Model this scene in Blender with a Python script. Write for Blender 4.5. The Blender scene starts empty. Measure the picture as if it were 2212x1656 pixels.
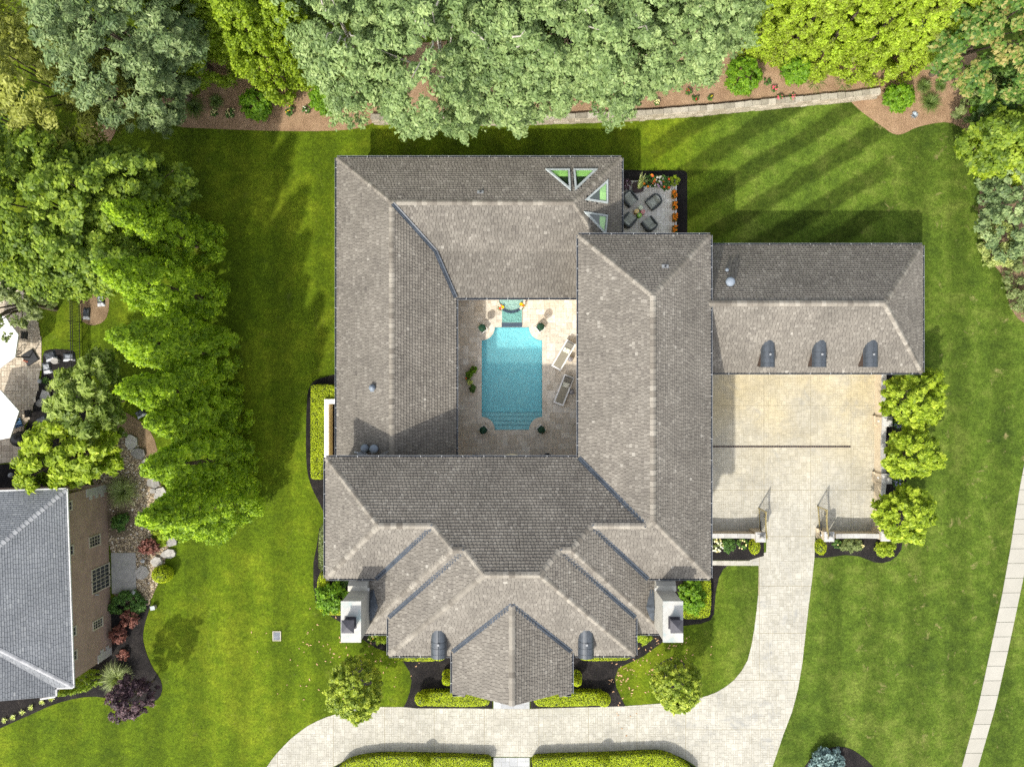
import bpy, math, random
import numpy as np
from mathutils import Vector, Matrix
from mathutils.geometry import tessellate_polygon

random.seed(7)
RNG = np.random.default_rng(11)
SC = bpy.context.scene
COL = SC.collection
R = math.radians

# ------------------------------------------------------------------ camera, sky, sun, exposure
H = 54.0            # height of the drone above the lawn (m)
S = 0.0339          # metres on the ground per picture unit (picture = 2212 x 1656 units)
cam = bpy.data.cameras.new('camera')
cam.sensor_width = 36.0
cam.lens = 36.0 * H / (2212 * S)
cam.clip_start = 0.5
cam.clip_end = 3000
cam_ob = bpy.data.objects.new('camera', cam)
COL.objects.link(cam_ob)
cam_ob.location = (0, 0, H)
SC.camera = cam_ob

SUN_EL, SUN_TO = 44.7, (0.507, 0.862)          # elevation, compass direction the light travels to
world = bpy.data.worlds.new('World')
SC.world = world
world.use_nodes = True
wn = world.node_tree.nodes
sky = wn.new('ShaderNodeTexSky')
sky.sky_type = 'NISHITA'
sky.sun_disc = False
sky.sun_elevation = R(SUN_EL)
sky.sun_rotation = math.atan2(-SUN_TO[0], -SUN_TO[1])
sky.air_density = 1.0
sky.dust_density = 2.5
sky.ozone_density = 0.7
wn['Background'].inputs['Strength'].default_value = 0.15
hs = wn.new('ShaderNodeHueSaturation')                # thin bright haze: the sky is paler than a clear one
hs.inputs['Saturation'].default_value = 0.35
world.node_tree.links.new(sky.outputs[0], hs.inputs['Color'])
world.node_tree.links.new(hs.outputs[0], wn['Background'].inputs['Color'])
sun = bpy.data.lights.new('sun', 'SUN')
sun.energy = 2.35
sun.angle = R(1.3)
sun.color = (1.0, 0.945, 0.84)
sun_ob = bpy.data.objects.new('sun', sun)
COL.objects.link(sun_ob)
sun_ob.location = (-30, -50, 60)
_c = math.cos(R(SUN_EL))
sun_ob.rotation_euler = Vector((SUN_TO[0] * _c, SUN_TO[1] * _c, -math.sin(R(SUN_EL)))).to_track_quat('-Z', 'Y').to_euler()
SC.view_settings.view_transform = 'Standard'
SC.view_settings.look = 'None'
SC.view_settings.exposure = 1.10
SC.view_settings.gamma = 1.0
SC.view_settings.use_curve_mapping = False
SC.render.engine = 'CYCLES'
SC.cycles.use_denoising = False
SC.cycles.max_bounces = 6
SC.cycles.transparent_max_bounces = 8

# ------------------------------------------------------------------ coordinates
def U(ux, uy, z=0.0):                    # plan units (x right, y down) -> metres
    return Vector((ux * S, -uy * S, z))
def P(dx, dy, z=0.0):                    # picture position of a point that stands z metres high
    k = 1 - z / H
    return U((dx - 1106) * k, (dy - 828) * k, z)
def onplane(dx, dy, pl):                 # picture position of a point on plane z = a + b*ux + c*uy
    a, b, c = pl
    ox, oy = dx - 1106, dy - 828
    z = (a + b * ox + c * oy) / (1 + (b * ox + c * oy) / H)
    return P(dx, dy, z)

# ------------------------------------------------------------------ materials
def srgb(r, g, b):
    f = lambda v: (v / 255) / 12.92 if v / 255 <= 0.04045 else ((v / 255 + 0.055) / 1.055) ** 2.4
    return (f(r), f(g), f(b), 1.0)
class NT:
    def __init__(s, name):
        s.m = bpy.data.materials.new(name)
        s.m.use_nodes = True
        s.t = s.m.node_tree
        s.b = s.t.nodes['Principled BSDF']
        s.out = s.t.nodes['Material Output']
    def n(s, typ, **kw):
        nd = s.t.nodes.new(typ)
        for k, v in kw.items():
            if k.startswith('i_'):
                nd.inputs[k[2:].replace('_', ' ')].default_value = v
            else:
                setattr(nd, k, v)
        return nd
    def l(s, a, b):
        s.t.links.new(a, b)
    def pos(s):
        return s.n('ShaderNodeNewGeometry').outputs['Position']
    def noise(s, scale, detail=3.0, rough=0.55, vec=None, dist=0.0):
        nd = s.n('ShaderNodeTexNoise')
        nd.inputs['Scale'].default_value = scale
        nd.inputs['Detail'].default_value = detail
        nd.inputs['Roughness'].default_value = rough
        nd.inputs['Distortion'].default_value = dist
        s.l(vec if vec is not None else s.pos(), nd.inputs['Vector'])
        return nd.outputs['Fac']
    def ramp(s, fac, stops, interp='LINEAR'):
        nd = s.n('ShaderNodeValToRGB')
        cr = nd.color_ramp
        cr.interpolation = interp
        while len(cr.elements) < len(stops):
            cr.elements.new(0.5)
        for e, (p, c) in zip(cr.elements, stops):
            e.position = p
            e.color = c if len(c) == 4 else (*c, 1)
        s.l(fac, nd.inputs['Fac'])
        return nd.outputs['Color']
    def mapr(s, v, a, b, c, d, smooth=False):
        nd = s.n('ShaderNodeMapRange')
        if smooth:
            nd.interpolation_type = 'SMOOTHSTEP'
        for i, x in zip(('From Min', 'From Max', 'To Min', 'To Max'), (a, b, c, d)):
            nd.inputs[i].default_value = x
        s.l(v, nd.inputs['Value'])
        return nd.outputs['Result']
    def math(s, op, a, b=None):
        nd = s.n('ShaderNodeMath', operation=op)
        for i, x in enumerate((a, b)):
            if x is None:
                continue
            if isinstance(x, (int, float)):
                nd.inputs[i].default_value = x
            else:
                s.l(x, nd.inputs[i])
        return nd.outputs[0]
    def mix(s, fac, a, b, blend='MIX'):
        nd = s.n('ShaderNodeMix', data_type='RGBA', blend_type=blend)
        if isinstance(fac, (int, float)):
            nd.inputs[0].default_value = fac
        else:
            s.l(fac, nd.inputs[0])
        for i, x in ((6, a), (7, b)):
            if isinstance(x, tuple):
                nd.inputs[i].default_value = x if len(x) == 4 else (*x, 1)
            else:
                s.l(x, nd.inputs[i])
        return nd.outputs[2]
    def scale_col(s, col, f):            # colour * scalar
        cc = s.n('ShaderNodeCombineColor')
        for i in range(3):
            s.l(f, cc.inputs[i])
        return s.mix(1.0, col, cc.outputs[0], 'MULTIPLY')
    def tone(s):
        return s.n('ShaderNodeAttribute', attribute_name='tone').outputs['Fac']
    def bump(s, h, strength=0.3, dist=0.02):
        nd = s.n('ShaderNodeBump')
        nd.inputs['Strength'].default_value = strength
        nd.inputs['Distance'].default_value = dist
        s.l(h, nd.inputs['Height'])
        s.l(nd.outputs[0], s.b.inputs['Normal'])

def surf(name, stops, rough=0.8, spec=0.3, fine=(6.0, 0.15), coarse=(0.5, 0.12), metal=0.0, bump=(40.0, 0.15)):
    """general surface: 'tone' attribute picks the colour, two noises add wear"""
    t = NT(name)
    if isinstance(stops, tuple):
        stops = [(0.0, stops), (1.0, stops)]
    col = t.ramp(t.tone(), stops)
    f = None
    for sc_, am in (fine, coarse):
        if am:
            v = t.mapr(t.noise(sc_, 4.0), 0.3, 0.7, 1 - am, 1 + am)
            f = v if f is None else t.math('MULTIPLY', f, v)
    if f is not None:
        col = t.scale_col(col, f)
    t.l(col, t.b.inputs['Base Color'])
    t.b.inputs['Roughness'].default_value = rough
    t.b.inputs['Specular IOR Level'].default_value = spec
    t.b.inputs['Metallic'].default_value = metal
    if bump:
        t.bump(t.noise(bump[0], 4.0), bump[1], 0.02)
    return t.m

def foliage(name, dark, mid, light, trans=0.42, tcol=None, gain=1.5):
    dark, mid, light = [tuple(v * gain for v in c) for c in (dark, mid, light)]
    t = NT(name)
    col = t.ramp(t.tone(), [(0.0, dark), (0.5, mid), (1.0, light)])
    t.l(col, t.b.inputs['Base Color'])
    t.b.inputs['Roughness'].default_value = 0.55
    t.b.inputs['Specular IOR Level'].default_value = 0.35
    tr = t.n('ShaderNodeBsdfTranslucent')
    c2 = t.mix(1.0, col, tcol or (1.5, 1.5, 0.5, 1), 'MULTIPLY')
    t.l(c2, tr.inputs['Color'])
    mx = t.n('ShaderNodeMixShader')
    mx.inputs[0].default_value = trans
    t.l(t.b.outputs[0], mx.inputs[1])
    t.l(tr.outputs[0], mx.inputs[2])
    t.l(mx.outputs[0], t.out.inputs['Surface'])
    return t.m

M = {}
# --- lawn: blotchy turf with mowing stripes and dry spots
t = NT('turf')
geo = t.pos()
sep = t.n('ShaderNodeSeparateXYZ'); t.l(geo, sep.inputs[0])
X, Y = sep.outputs[0], sep.outputs[1]
big = t.noise(0.13, 3.0)
medn = t.noise(0.9, 4.0, 0.6)
wv = t.noise(0.35, 2.0)
col = t.ramp(t.math('ADD', t.math('MULTIPLY', big, 0.55), t.math('MULTIPLY', medn, 0.45)),
             [(0.32, (0.044, 0.076, 0.004)), (0.5, (0.080, 0.122, 0.005)), (0.68, (0.148, 0.186, 0.010))])
cool = t.ramp(t.math('ADD', t.math('MULTIPLY', big, 0.4), t.math('MULTIPLY', medn, 0.6)),
              [(0.34, (0.036, 0.062, 0.009)), (0.5, (0.066, 0.106, 0.013)), (0.68, (0.124, 0.158, 0.032))])
col = t.mix(t.mapr(X, 10, 19, 0, 0.85, True), col, cool)
def wave(expr, period):
    return t.math('SINE', t.math('MULTIPLY', expr, 2 * math.pi / period))
diag = t.math('ADD', t.math('MULTIPLY', X, -0.53), t.math('MULTIPLY', Y, 0.85))
diag = t.math('ADD', diag, t.math('MULTIPLY', wv, 0.8))
vert = t.math('ADD', X, t.math('MULTIPLY', wv, 1.2))
mk = t.math('MULTIPLY', t.math('MULTIPLY', t.mapr(X, 8, 12, 0, 1, True), t.mapr(X, 26, 29, 1, 0, True)), t.mapr(Y, 9, 11, 0, 1, True))
s1 = t.math('MULTIPLY', t.math('MULTIPLY', t.mapr(wave(diag, 2.5), -0.5, 0.5, -1, 1, True), mk), 0.34)
mk2 = t.math('SUBTRACT', 1.0, mk)
s2 = t.math('MULTIPLY', t.math('MULTIPLY', t.mapr(wave(vert, 3.1), -0.6, 0.6, -1, 1, True), mk2), 0.11)
fine = t.mapr(t.noise(6.0, 6.0, 0.85), 0.36, 0.64, 0.55, 1.45)
grain = t.mapr(t.noise(30.0, 3.0, 0.8), 0.25, 0.75, 0.62, 1.38)
tuft = t.mapr(t.noise(2.7, 5.0, 0.75), 0.3, 0.7, 0.70, 1.30)
f = t.math('ADD', 1.0, t.math('ADD', s1, s2))
f = t.math('MULTIPLY', t.math('MULTIPLY', f, fine), t.math('MULTIPLY', grain, tuft))
col = t.scale_col(col, f)
dry = t.mapr(t.noise(0.75, 6.0, 0.75, dist=0.6), 0.60, 0.70, 0, 0.75)
dry = t.math('MULTIPLY', dry, t.mapr(X, 20, 28, 0.12, 1, True))
col = t.mix(dry, col, (0.30, 0.25, 0.11, 1))
fleck = t.mapr(t.noise(5.0, 3.0, 0.6), 0.66, 0.74, 0, 0.5)
col = t.mix(t.math('MULTIPLY', fleck, t.mapr(t.noise(0.4, 3.0), 0.42, 0.6, 0.1, 1.0)), col, (0.23, 0.225, 0.09, 1))
t.l(col, t.b.inputs['Base Color'])
t.b.inputs['Roughness'].default_value = 0.9
t.b.inputs['Specular IOR Level'].default_value = 0.1
t.bump(t.noise(26.0, 4.0, 0.8), 0.9, 0.05)
M['turf'] = t.m

def mulch(name, a, b, c):
    t = NT(name)
    n1 = t.noise(24.0, 5.0, 0.8)
    n2 = t.noise(1.1, 3.0)
    col = t.ramp(t.math('ADD', t.math('MULTIPLY', n1, 0.75), t.math('MULTIPLY', n2, 0.25)), [(0.32, a), (0.52, b), (0.72, c)])
    t.l(col, t.b.inputs['Base Color'])
    t.b.inputs['Roughness'].default_value = 0.95
    t.b.inputs['Specular IOR Level'].default_value = 0.1
    t.bump(n1, 1.0, 0.05)
    return t.m
M['mulch_brown'] = mulch('brown_mulch', (0.13, 0.076, 0.042), (0.33, 0.215, 0.130), (0.56, 0.41, 0.27))
M['mulch_black'] = mulch('black_mulch', (0.007, 0.007, 0.008), (0.020, 0.018, 0.018), (0.105, 0.090, 0.078))
M['mulch_tan'] = mulch('tan_mulch', (0.09, 0.06, 0.035), (0.24, 0.165, 0.10), (0.45, 0.34, 0.23))

# --- stamped concrete
t = NT('stamped_concrete')
base = t.ramp(t.tone(), [(0.0, (0.33, 0.315, 0.265)), (0.5, (0.375, 0.36, 0.308)), (1.0, (0.42, 0.403, 0.35))])
sep = t.n('ShaderNodeSeparateXYZ'); t.l(t.pos(), sep.inputs[0])
yel = t.math('MULTIPLY', t.mapr(sep.outputs[1], -11, 0.5, 0, 1, True), t.mapr(sep.outputs[0], 13, 15, 0, 1))
base = t.mix(t.math('MULTIPLY', yel, t.mapr(t.noise(0.22, 4.0, 0.6), 0.35, 0.65, 0.35, 1.0)), base, (0.41, 0.35, 0.215, 1))
cloud = t.mapr(t.noise(0.35, 5.0, 0.65, dist=0.4), 0.3, 0.72, 0.84, 1.18)
mott = t.mapr(t.noise(2.6, 5.0, 0.7), 0.3, 0.7, 0.86, 1.14)
grit = t.mapr(t.noise(24.0, 3.0, 0.7), 0.3, 0.7, 0.93, 1.07)
col = t.scale_col(base, t.math('MULTIPLY', t.math('MULTIPLY', cloud, mott), grit))
st = t.mapr(t.noise(0.5, 7.0, 0.78, dist=1.0), 0.52, 0.68, 0, 1)
st = t.math('MULTIPLY', st, t.mapr(sep.outputs[0], 8, 16, 0.35, 1.0, True))
st = t.math('MULTIPLY', st, t.mapr(sep.outputs[1], -17, -10, 1.0, 0.5, True))
col = t.mix(st, col, (0.26, 0.26, 0.245, 1))
t.l(col, t.b.inputs['Base Color'])
t.b.inputs['Roughness'].default_value = 0.7
t.b.inputs['Specular IOR Level'].default_value = 0.3
t.bump(t.noise(16.0, 5.0), 0.25, 0.01)
M['stamped'] = t.m

M['joint'] = surf('stamp_joint', (0.26, 0.23, 0.155), fine=(3, 0.25))
M['travertine'] = surf('travertine', [(0, (0.46, 0.405, 0.325)), (0.35, (0.52, 0.465, 0.385)), (0.7, (0.56, 0.51, 0.43)), (1, (0.61, 0.57, 0.50))],
                       rough=0.55, fine=(5.0, 0.16), coarse=(0.9, 0.10))
M['grout'] = surf('travertine_grout', (0.34, 0.28, 0.205), bump=None)
M['tumbled'] = surf('tumbled_paver', [(0, (0.66, 0.64, 0.57)), (0.5, (0.74, 0.72, 0.65)), (1, (0.80, 0.78, 0.72))], fine=(12, 0.15))
M['patio'] = surf('patio_paver', [(0, (0.36, 0.30, 0.23)), (0.5, (0.46, 0.39, 0.30)), (1, (0.55, 0.48, 0.38))], fine=(7, 0.18))
M['walkstone'] = surf('entry_paver', [(0, (0.30, 0.31, 0.32)), (1, (0.39, 0.40, 0.405))], fine=(7, 0.08))
M['sidewalk'] = surf('sidewalk_concrete', [(0, (0.33, 0.315, 0.27)), (1, (0.37, 0.355, 0.31))], fine=(14, 0.07), coarse=(0.8, 0.06))
M['conc_grey'] = surf('grey_concrete', [(0, (0.26, 0.255, 0.24)), (1, (0.31, 0.30, 0.28))], fine=(3, 0.15))
M['tile'] = surf('slate_tile', [(0, (0.098, 0.087, 0.076)), (0.45, (0.160, 0.145, 0.123)), (0.8, (0.225, 0.207, 0.178)), (1, (0.33, 0.31, 0.27))],
                 rough=0.75, spec=0.35, fine=(11, 0.16), coarse=(0.38, 0.16), bump=(60, 0.2))
M['cap'] = surf('ridge_tile', [(0, (0.135, 0.120, 0.100)), (0.5, (0.198, 0.179, 0.150)), (1, (0.265, 0.243, 0.206))], rough=0.75, fine=(9, 0.12))
M['deck'] = surf('underlay_row_shade', (0.035, 0.031, 0.030), bump=None)  # roof deck underlay, and the painted shadow line on tile edges
M['shingle'] = surf('asphalt_shingle', [(0, (0.125, 0.135, 0.15)), (0.5, (0.18, 0.19, 0.205)), (1, (0.25, 0.26, 0.27))], rough=0.85, fine=(20, 0.15), coarse=(0.5, 0.12))
M['offgutter'] = surf('white_gutter', (0.50, 0.50, 0.50), bump=None)
M['shedge'] = surf('shingle_edge', (0.05, 0.053, 0.06), bump=None)
M['gutter'] = surf('slate_metal', (0.055, 0.064, 0.080), rough=0.4, spec=0.5, fine=(2, 0.15), bump=None)
M['valley'] = surf('valley_metal', [(0, (0.045, 0.055, 0.072)), (1, (0.15, 0.18, 0.215))], rough=0.4, fine=(3, 0.25), bump=None)
M['dormer'] = surf('dormer_metal', (0.055, 0.065, 0.078), rough=0.38, spec=0.5, fine=(5, 0.15), bump=None)
M['cheek'] = surf('dormer_cheek', (0.085, 0.058, 0.045), rough=0.7)
M['bracket'] = surf('galvanised', (0.27, 0.28, 0.29), rough=0.4, fine=(3, 0.1), bump=None)
M['white'] = surf('white_paint', (0.70, 0.70, 0.69), rough=0.45, fine=(3, 0.03), bump=None)
M['offwhite'] = surf('canvas', (0.80, 0.79, 0.77), rough=0.85, fine=(3, 0.04))
M['cast'] = surf('cast_stone', [(0, (0.36, 0.35, 0.33)), (1, (0.45, 0.44, 0.415))], fine=(6, 0.10))
M['bark'] = surf('bark', (0.11, 0.085, 0.06), rough=0.95, fine=(9, 0.35))
M['palebark'] = surf('pale_bark', (0.40, 0.37, 0.32), rough=0.9, fine=(9, 0.3))
M['black'] = surf('black_iron', (0.012, 0.012, 0.014), rough=0.45, spec=0.5, fine=(3, 0.1), bump=None)
M['olive_metal'] = surf('bronze_gold_paint', (0.25, 0.205, 0.085), rough=0.45, fine=(6, 0.25), bump=None)
M['capstone'] = surf('wall_cap_stone', [(0, (0.22, 0.195, 0.15)), (0.5, (0.30, 0.27, 0.21)), (1, (0.38, 0.345, 0.28))], fine=(9, 0.22), coarse=(1.5, 0.14), bump=(18, 0.6))
M['limestone'] = surf('limestone', [(0, (0.24, 0.20, 0.145)), (0.5, (0.33, 0.285, 0.215)), (1, (0.43, 0.385, 0.31))], fine=(9, 0.22), coarse=(1.5, 0.12), bump=(18, 0.6))
M['fieldstone'] = surf('fieldstone', [(0, (0.21, 0.20, 0.185)), (0.5, (0.30, 0.285, 0.26)), (1, (0.42, 0.40, 0.37))], fine=(6, 0.25), coarse=(1.5, 0.2), bump=(14, 0.5))
M['pebble'] = surf('river_pebble', [(0, (0.16, 0.13, 0.10)), (0.4, (0.33, 0.26, 0.17)), (0.75, (0.46, 0.36, 0.22)), (1, (0.60, 0.56, 0.50))], rough=0.6, fine=(9, 0.15), bump=None)
M['gravelbed'] = mulch('gravel_soil', (0.06, 0.045, 0.03), (0.16, 0.125, 0.085), (0.30, 0.24, 0.165))
M['wicker'] = surf('charcoal_wicker', [(0, (0.035, 0.040, 0.045)), (1, (0.075, 0.085, 0.09))], rough=0.6, fine=(40, 0.4), bump=(70, 0.6))
M['cushion'] = surf('sage_cushion', [(0, (0.27, 0.285, 0.25)), (1, (0.40, 0.42, 0.37))], rough=0.95, fine=(7, 0.28), coarse=(2, 0.2))
M['sling'] = surf('taupe_sling', (0.255, 0.235, 0.185), rough=0.85, fine=(30, 0.1))
M['slingdark'] = surf('taupe_sling_back', (0.155, 0.145, 0.12), rough=0.85, fine=(30, 0.1))
M['greystone'] = surf('grey_stool', (0.24, 0.225, 0.23), rough=0.6, fine=(15, 0.2))
M['terracotta'] = surf('terracotta', (0.20, 0.085, 0.045), rough=0.8)
M['brownplast'] = surf('brown_resin', (0.075, 0.052, 0.050), rough=0.7)
M['wood'] = surf('cedar', (0.50, 0.27, 0.10), rough=0.7, fine=(12, 0.2))
M['darkglass'] = surf('window_glass', (0.015, 0.02, 0.024), rough=0.06, spec=0.7, fine=(2, 0.2), bump=None)
M['frame_tan'] = surf('tan_window_frame', (0.42, 0.38, 0.30), rough=0.5)
M['lead'] = surf('lead_flashing', (0.085, 0.10, 0.12), rough=0.45, fine=(4, 0.35))
M['sky_frame'] = surf('skylight_frame', (0.42, 0.46, 0.46), rough=0.4, fine=(6, 0.15), bump=None)
M['lime'] = surf('lime_panel_paint', [(0, (0.14, 0.33, 0.11)), (1, (0.50, 0.78, 0.24))], rough=0.8, fine=(2, 0.05), bump=None)
M['room_shade'] = surf('painted_room_shade', (0.02, 0.035, 0.015), rough=0.9, fine=(3, 0.5), bump=None)  # flat dark colour standing in for the unlit room under the skylights
M['bag'] = surf('plastic_bag', [(0, (0.02, 0.022, 0.026)), (0.5, (0.10, 0.115, 0.135)), (1, (0.45, 0.46, 0.48))], rough=0.25, spec=0.6, fine=(4, 0.35), coarse=(1, 0.2))
M['rubber'] = surf('black_base', (0.035, 0.036, 0.040), rough=0.5, fine=(6, 0.15))
M['redring'] = surf('red_vinyl', (0.30, 0.085, 0.045), rough=0.35)
M['bluevinyl'] = surf('blue_vinyl', [(0, (0.025, 0.075, 0.17)), (1, (0.06, 0.20, 0.42))], rough=0.35)
M['tilenavy'] = surf('navy_glass_tile', [(0, (0.020, 0.033, 0.055)), (1, (0.055, 0.085, 0.125))], rough=0.25, fine=(12, 0.3), bump=None)
M['shelf'] = surf('pale_pebble_plaster', (0.52, 0.56, 0.51), rough=0.6, fine=(6, 0.1))
M['purpleleaf'] = None
def flat(name, c, rough=0.6):
    M[name] = surf(name, c, rough=rough, fine=(8, 0.08), coarse=(1, 0), bump=None)
for nm_, c_ in dict(petal_orange=(0.80, 0.24, 0.008), petal_coral=(0.75, 0.13, 0.035), petal_yellow=(0.85, 0.58, 0.01), petal_white=(0.82, 0.80, 0.66),
                    petal_pink=(0.70, 0.13, 0.17), petal_mauve=(0.40, 0.25, 0.36), petal_red=(0.55, 0.02, 0.03), petal_cream=(0.82, 0.74, 0.36), petal_lilac=(0.32, 0.30, 0.52),
                    rind_orange=(0.75, 0.36, 0.01), rind_green=(0.16, 0.40, 0.03), rind_pink=(0.52, 0.02, 0.06), rind_pale=(0.46, 0.60, 0.37),
                    pulp_pale=(0.64, 0.74, 0.50), pulp_green=(0.33, 0.62, 0.10), pulp_orange=(0.85, 0.48, 0.02), pulp_pink=(0.62, 0.06, 0.12),
                    pith=(0.80, 0.80, 0.66), awning=(0.70, 0.60, 0.38), fabric_print=(0.70, 0.68, 0.58), print_ink=(0.14, 0.16, 0.06),
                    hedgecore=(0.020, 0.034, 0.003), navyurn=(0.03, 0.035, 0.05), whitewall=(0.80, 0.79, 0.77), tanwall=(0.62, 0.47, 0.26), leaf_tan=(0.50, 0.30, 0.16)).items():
    flat(nm_, c_)

# stucco with faint ashlar coursing, brick wall
def coursed(name, c1, c2, mortar, sx, sy, msize):
    t = NT(name)
    br = t.n('ShaderNodeTexBrick')
    sp = t.n('ShaderNodeSeparateXYZ'); t.l(t.pos(), sp.inputs[0])
    cb = t.n('ShaderNodeCombineXYZ')
    t.l(t.math('ADD', sp.outputs[0], sp.outputs[1]), cb.inputs[0])
    t.l(sp.outputs[2], cb.inputs[1])
    t.l(cb.outputs[0], br.inputs['Vector'])
    br.inputs['Color1'].default_value = (*c1, 1)
    br.inputs['Color2'].default_value = (*c2, 1)
    br.inputs['Mortar'].default_value = (*mortar, 1)
    br.inputs['Scale'].default_value = 1.0
    br.inputs['Brick Width'].default_value = sx
    br.inputs['Row Height'].default_value = sy
    br.inputs['Mortar Size'].default_value = msize
    col = t.scale_col(br.outputs['Color'], t.mapr(t.noise(1.2, 4.0), 0.3, 0.7, 0.88, 1.12))
    t.l(col, t.b.inputs['Base Color'])
    t.b.inputs['Roughness'].default_value = 0.85
    t.bump(br.outputs['Fac'], -0.3, 0.01)
    return t.m
M['stucco'] = coursed('cream_brick', (0.56, 0.47, 0.33), (0.60, 0.51, 0.37), (0.46, 0.38, 0.27), 0.22, 0.075, 0.008)
M['brick'] = coursed('red_brown_brick', (0.25, 0.150, 0.112), (0.315, 0.195, 0.148), (0.37, 0.31, 0.265), 0.22, 0.078, 0.011)
M['chimstone'] = coursed('grey_cream_brick', (0.42, 0.405, 0.35), (0.46, 0.445, 0.39), (0.35, 0.335, 0.29), 0.22, 0.075, 0.007)
# stained chimney cap
t = NT('weathered_cap')
v = t.noise(1.6, 4.0, 0.6, dist=0.4)
col = t.ramp(v, [(0.3, (0.25, 0.32, 0.315)), (0.46, (0.36, 0.36, 0.335)), (0.7, (0.46, 0.45, 0.425))])
t.l(col, t.b.inputs['Base Color']); t.b.inputs['Roughness'].default_value = 0.6
M['chimcap'] = t.m
M['nosing'] = surf('step_nosing_tile', (0.10, 0.30, 0.36), bump=None)
M['stepplaster'] = surf('step_plaster', (0.50, 0.76, 0.76), fine=(6, 0.08), bump=None)
# pool water: tinted see-through surface with ripples
def water(name, tint, alpha, scale):
    t = NT(name)
    tr = t.n('ShaderNodeBsdfTransparent'); tr.inputs['Color'].default_value = (*tint, 1)
    gl = t.n('ShaderNodeBsdfGlossy'); gl.inputs['Roughness'].default_value = 0.06
    df = t.n('ShaderNodeBsdfDiffuse'); df.inputs['Color'].default_value = (0.26, 0.56, 0.60, 1)
    bm = t.n('ShaderNodeBump'); bm.inputs['Strength'].default_value = 0.5; bm.inputs['Distance'].default_value = 0.05
    t.l(t.noise(scale, 3.0, 0.5, dist=1.2), bm.inputs['Height'])
    t.l(bm.outputs[0], gl.inputs['Normal'])
    fr = t.n('ShaderNodeFresnel'); fr.inputs['IOR'].default_value = 1.33
    t.l(bm.outputs[0], fr.inputs['Normal'])
    m1 = t.n('ShaderNodeMixShader'); m1.inputs[0].default_value = alpha
    t.l(tr.outputs[0], m1.inputs[1]); t.l(df.outputs[0], m1.inputs[2])
    m2 = t.n('ShaderNodeMixShader')
    t.l(fr.outputs[0], m2.inputs[0]); t.l(m1.outputs[0], m2.inputs[1]); t.l(gl.outputs[0], m2.inputs[2])
    t.l(m2.outputs[0], t.out.inputs['Surface'])
    return t.m
M['water'] = water('pool_water', (0.85, 0.97, 0.98), 0.20, 4.5)
M['spawater'] = water('spa_water', (0.80, 0.95, 0.93), 0.10, 5.0)
t = NT('pool_plaster')
caustic = t.noise(2.2, 4.0, 0.6, dist=1.6)
col = t.ramp(caustic, [(0.35, (0.26, 0.66, 0.72)), (0.55, (0.33, 0.71, 0.75)), (0.7, (0.46, 0.78, 0.79))])  # rippling light pattern painted into the plaster colour
t.l(col, t.b.inputs['Base Color'])
M['plaster'] = t.m
t = NT('skylight_glass')
tr = t.n('ShaderNodeBsdfTransparent'); tr.inputs['Color'].default_value = (0.86, 0.95, 0.88, 1)
gl = t.n('ShaderNodeBsdfGlossy'); gl.inputs['Roughness'].default_value = 0.03
m1 = t.n('ShaderNodeMixShader'); m1.inputs[0].default_value = 0.16
t.l(tr.outputs[0], m1.inputs[1]); t.l(gl.outputs[0], m1.inputs[2]); t.l(m1.outputs[0], t.out.inputs['Surface'])
M['skyglass'] = t.m

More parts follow.
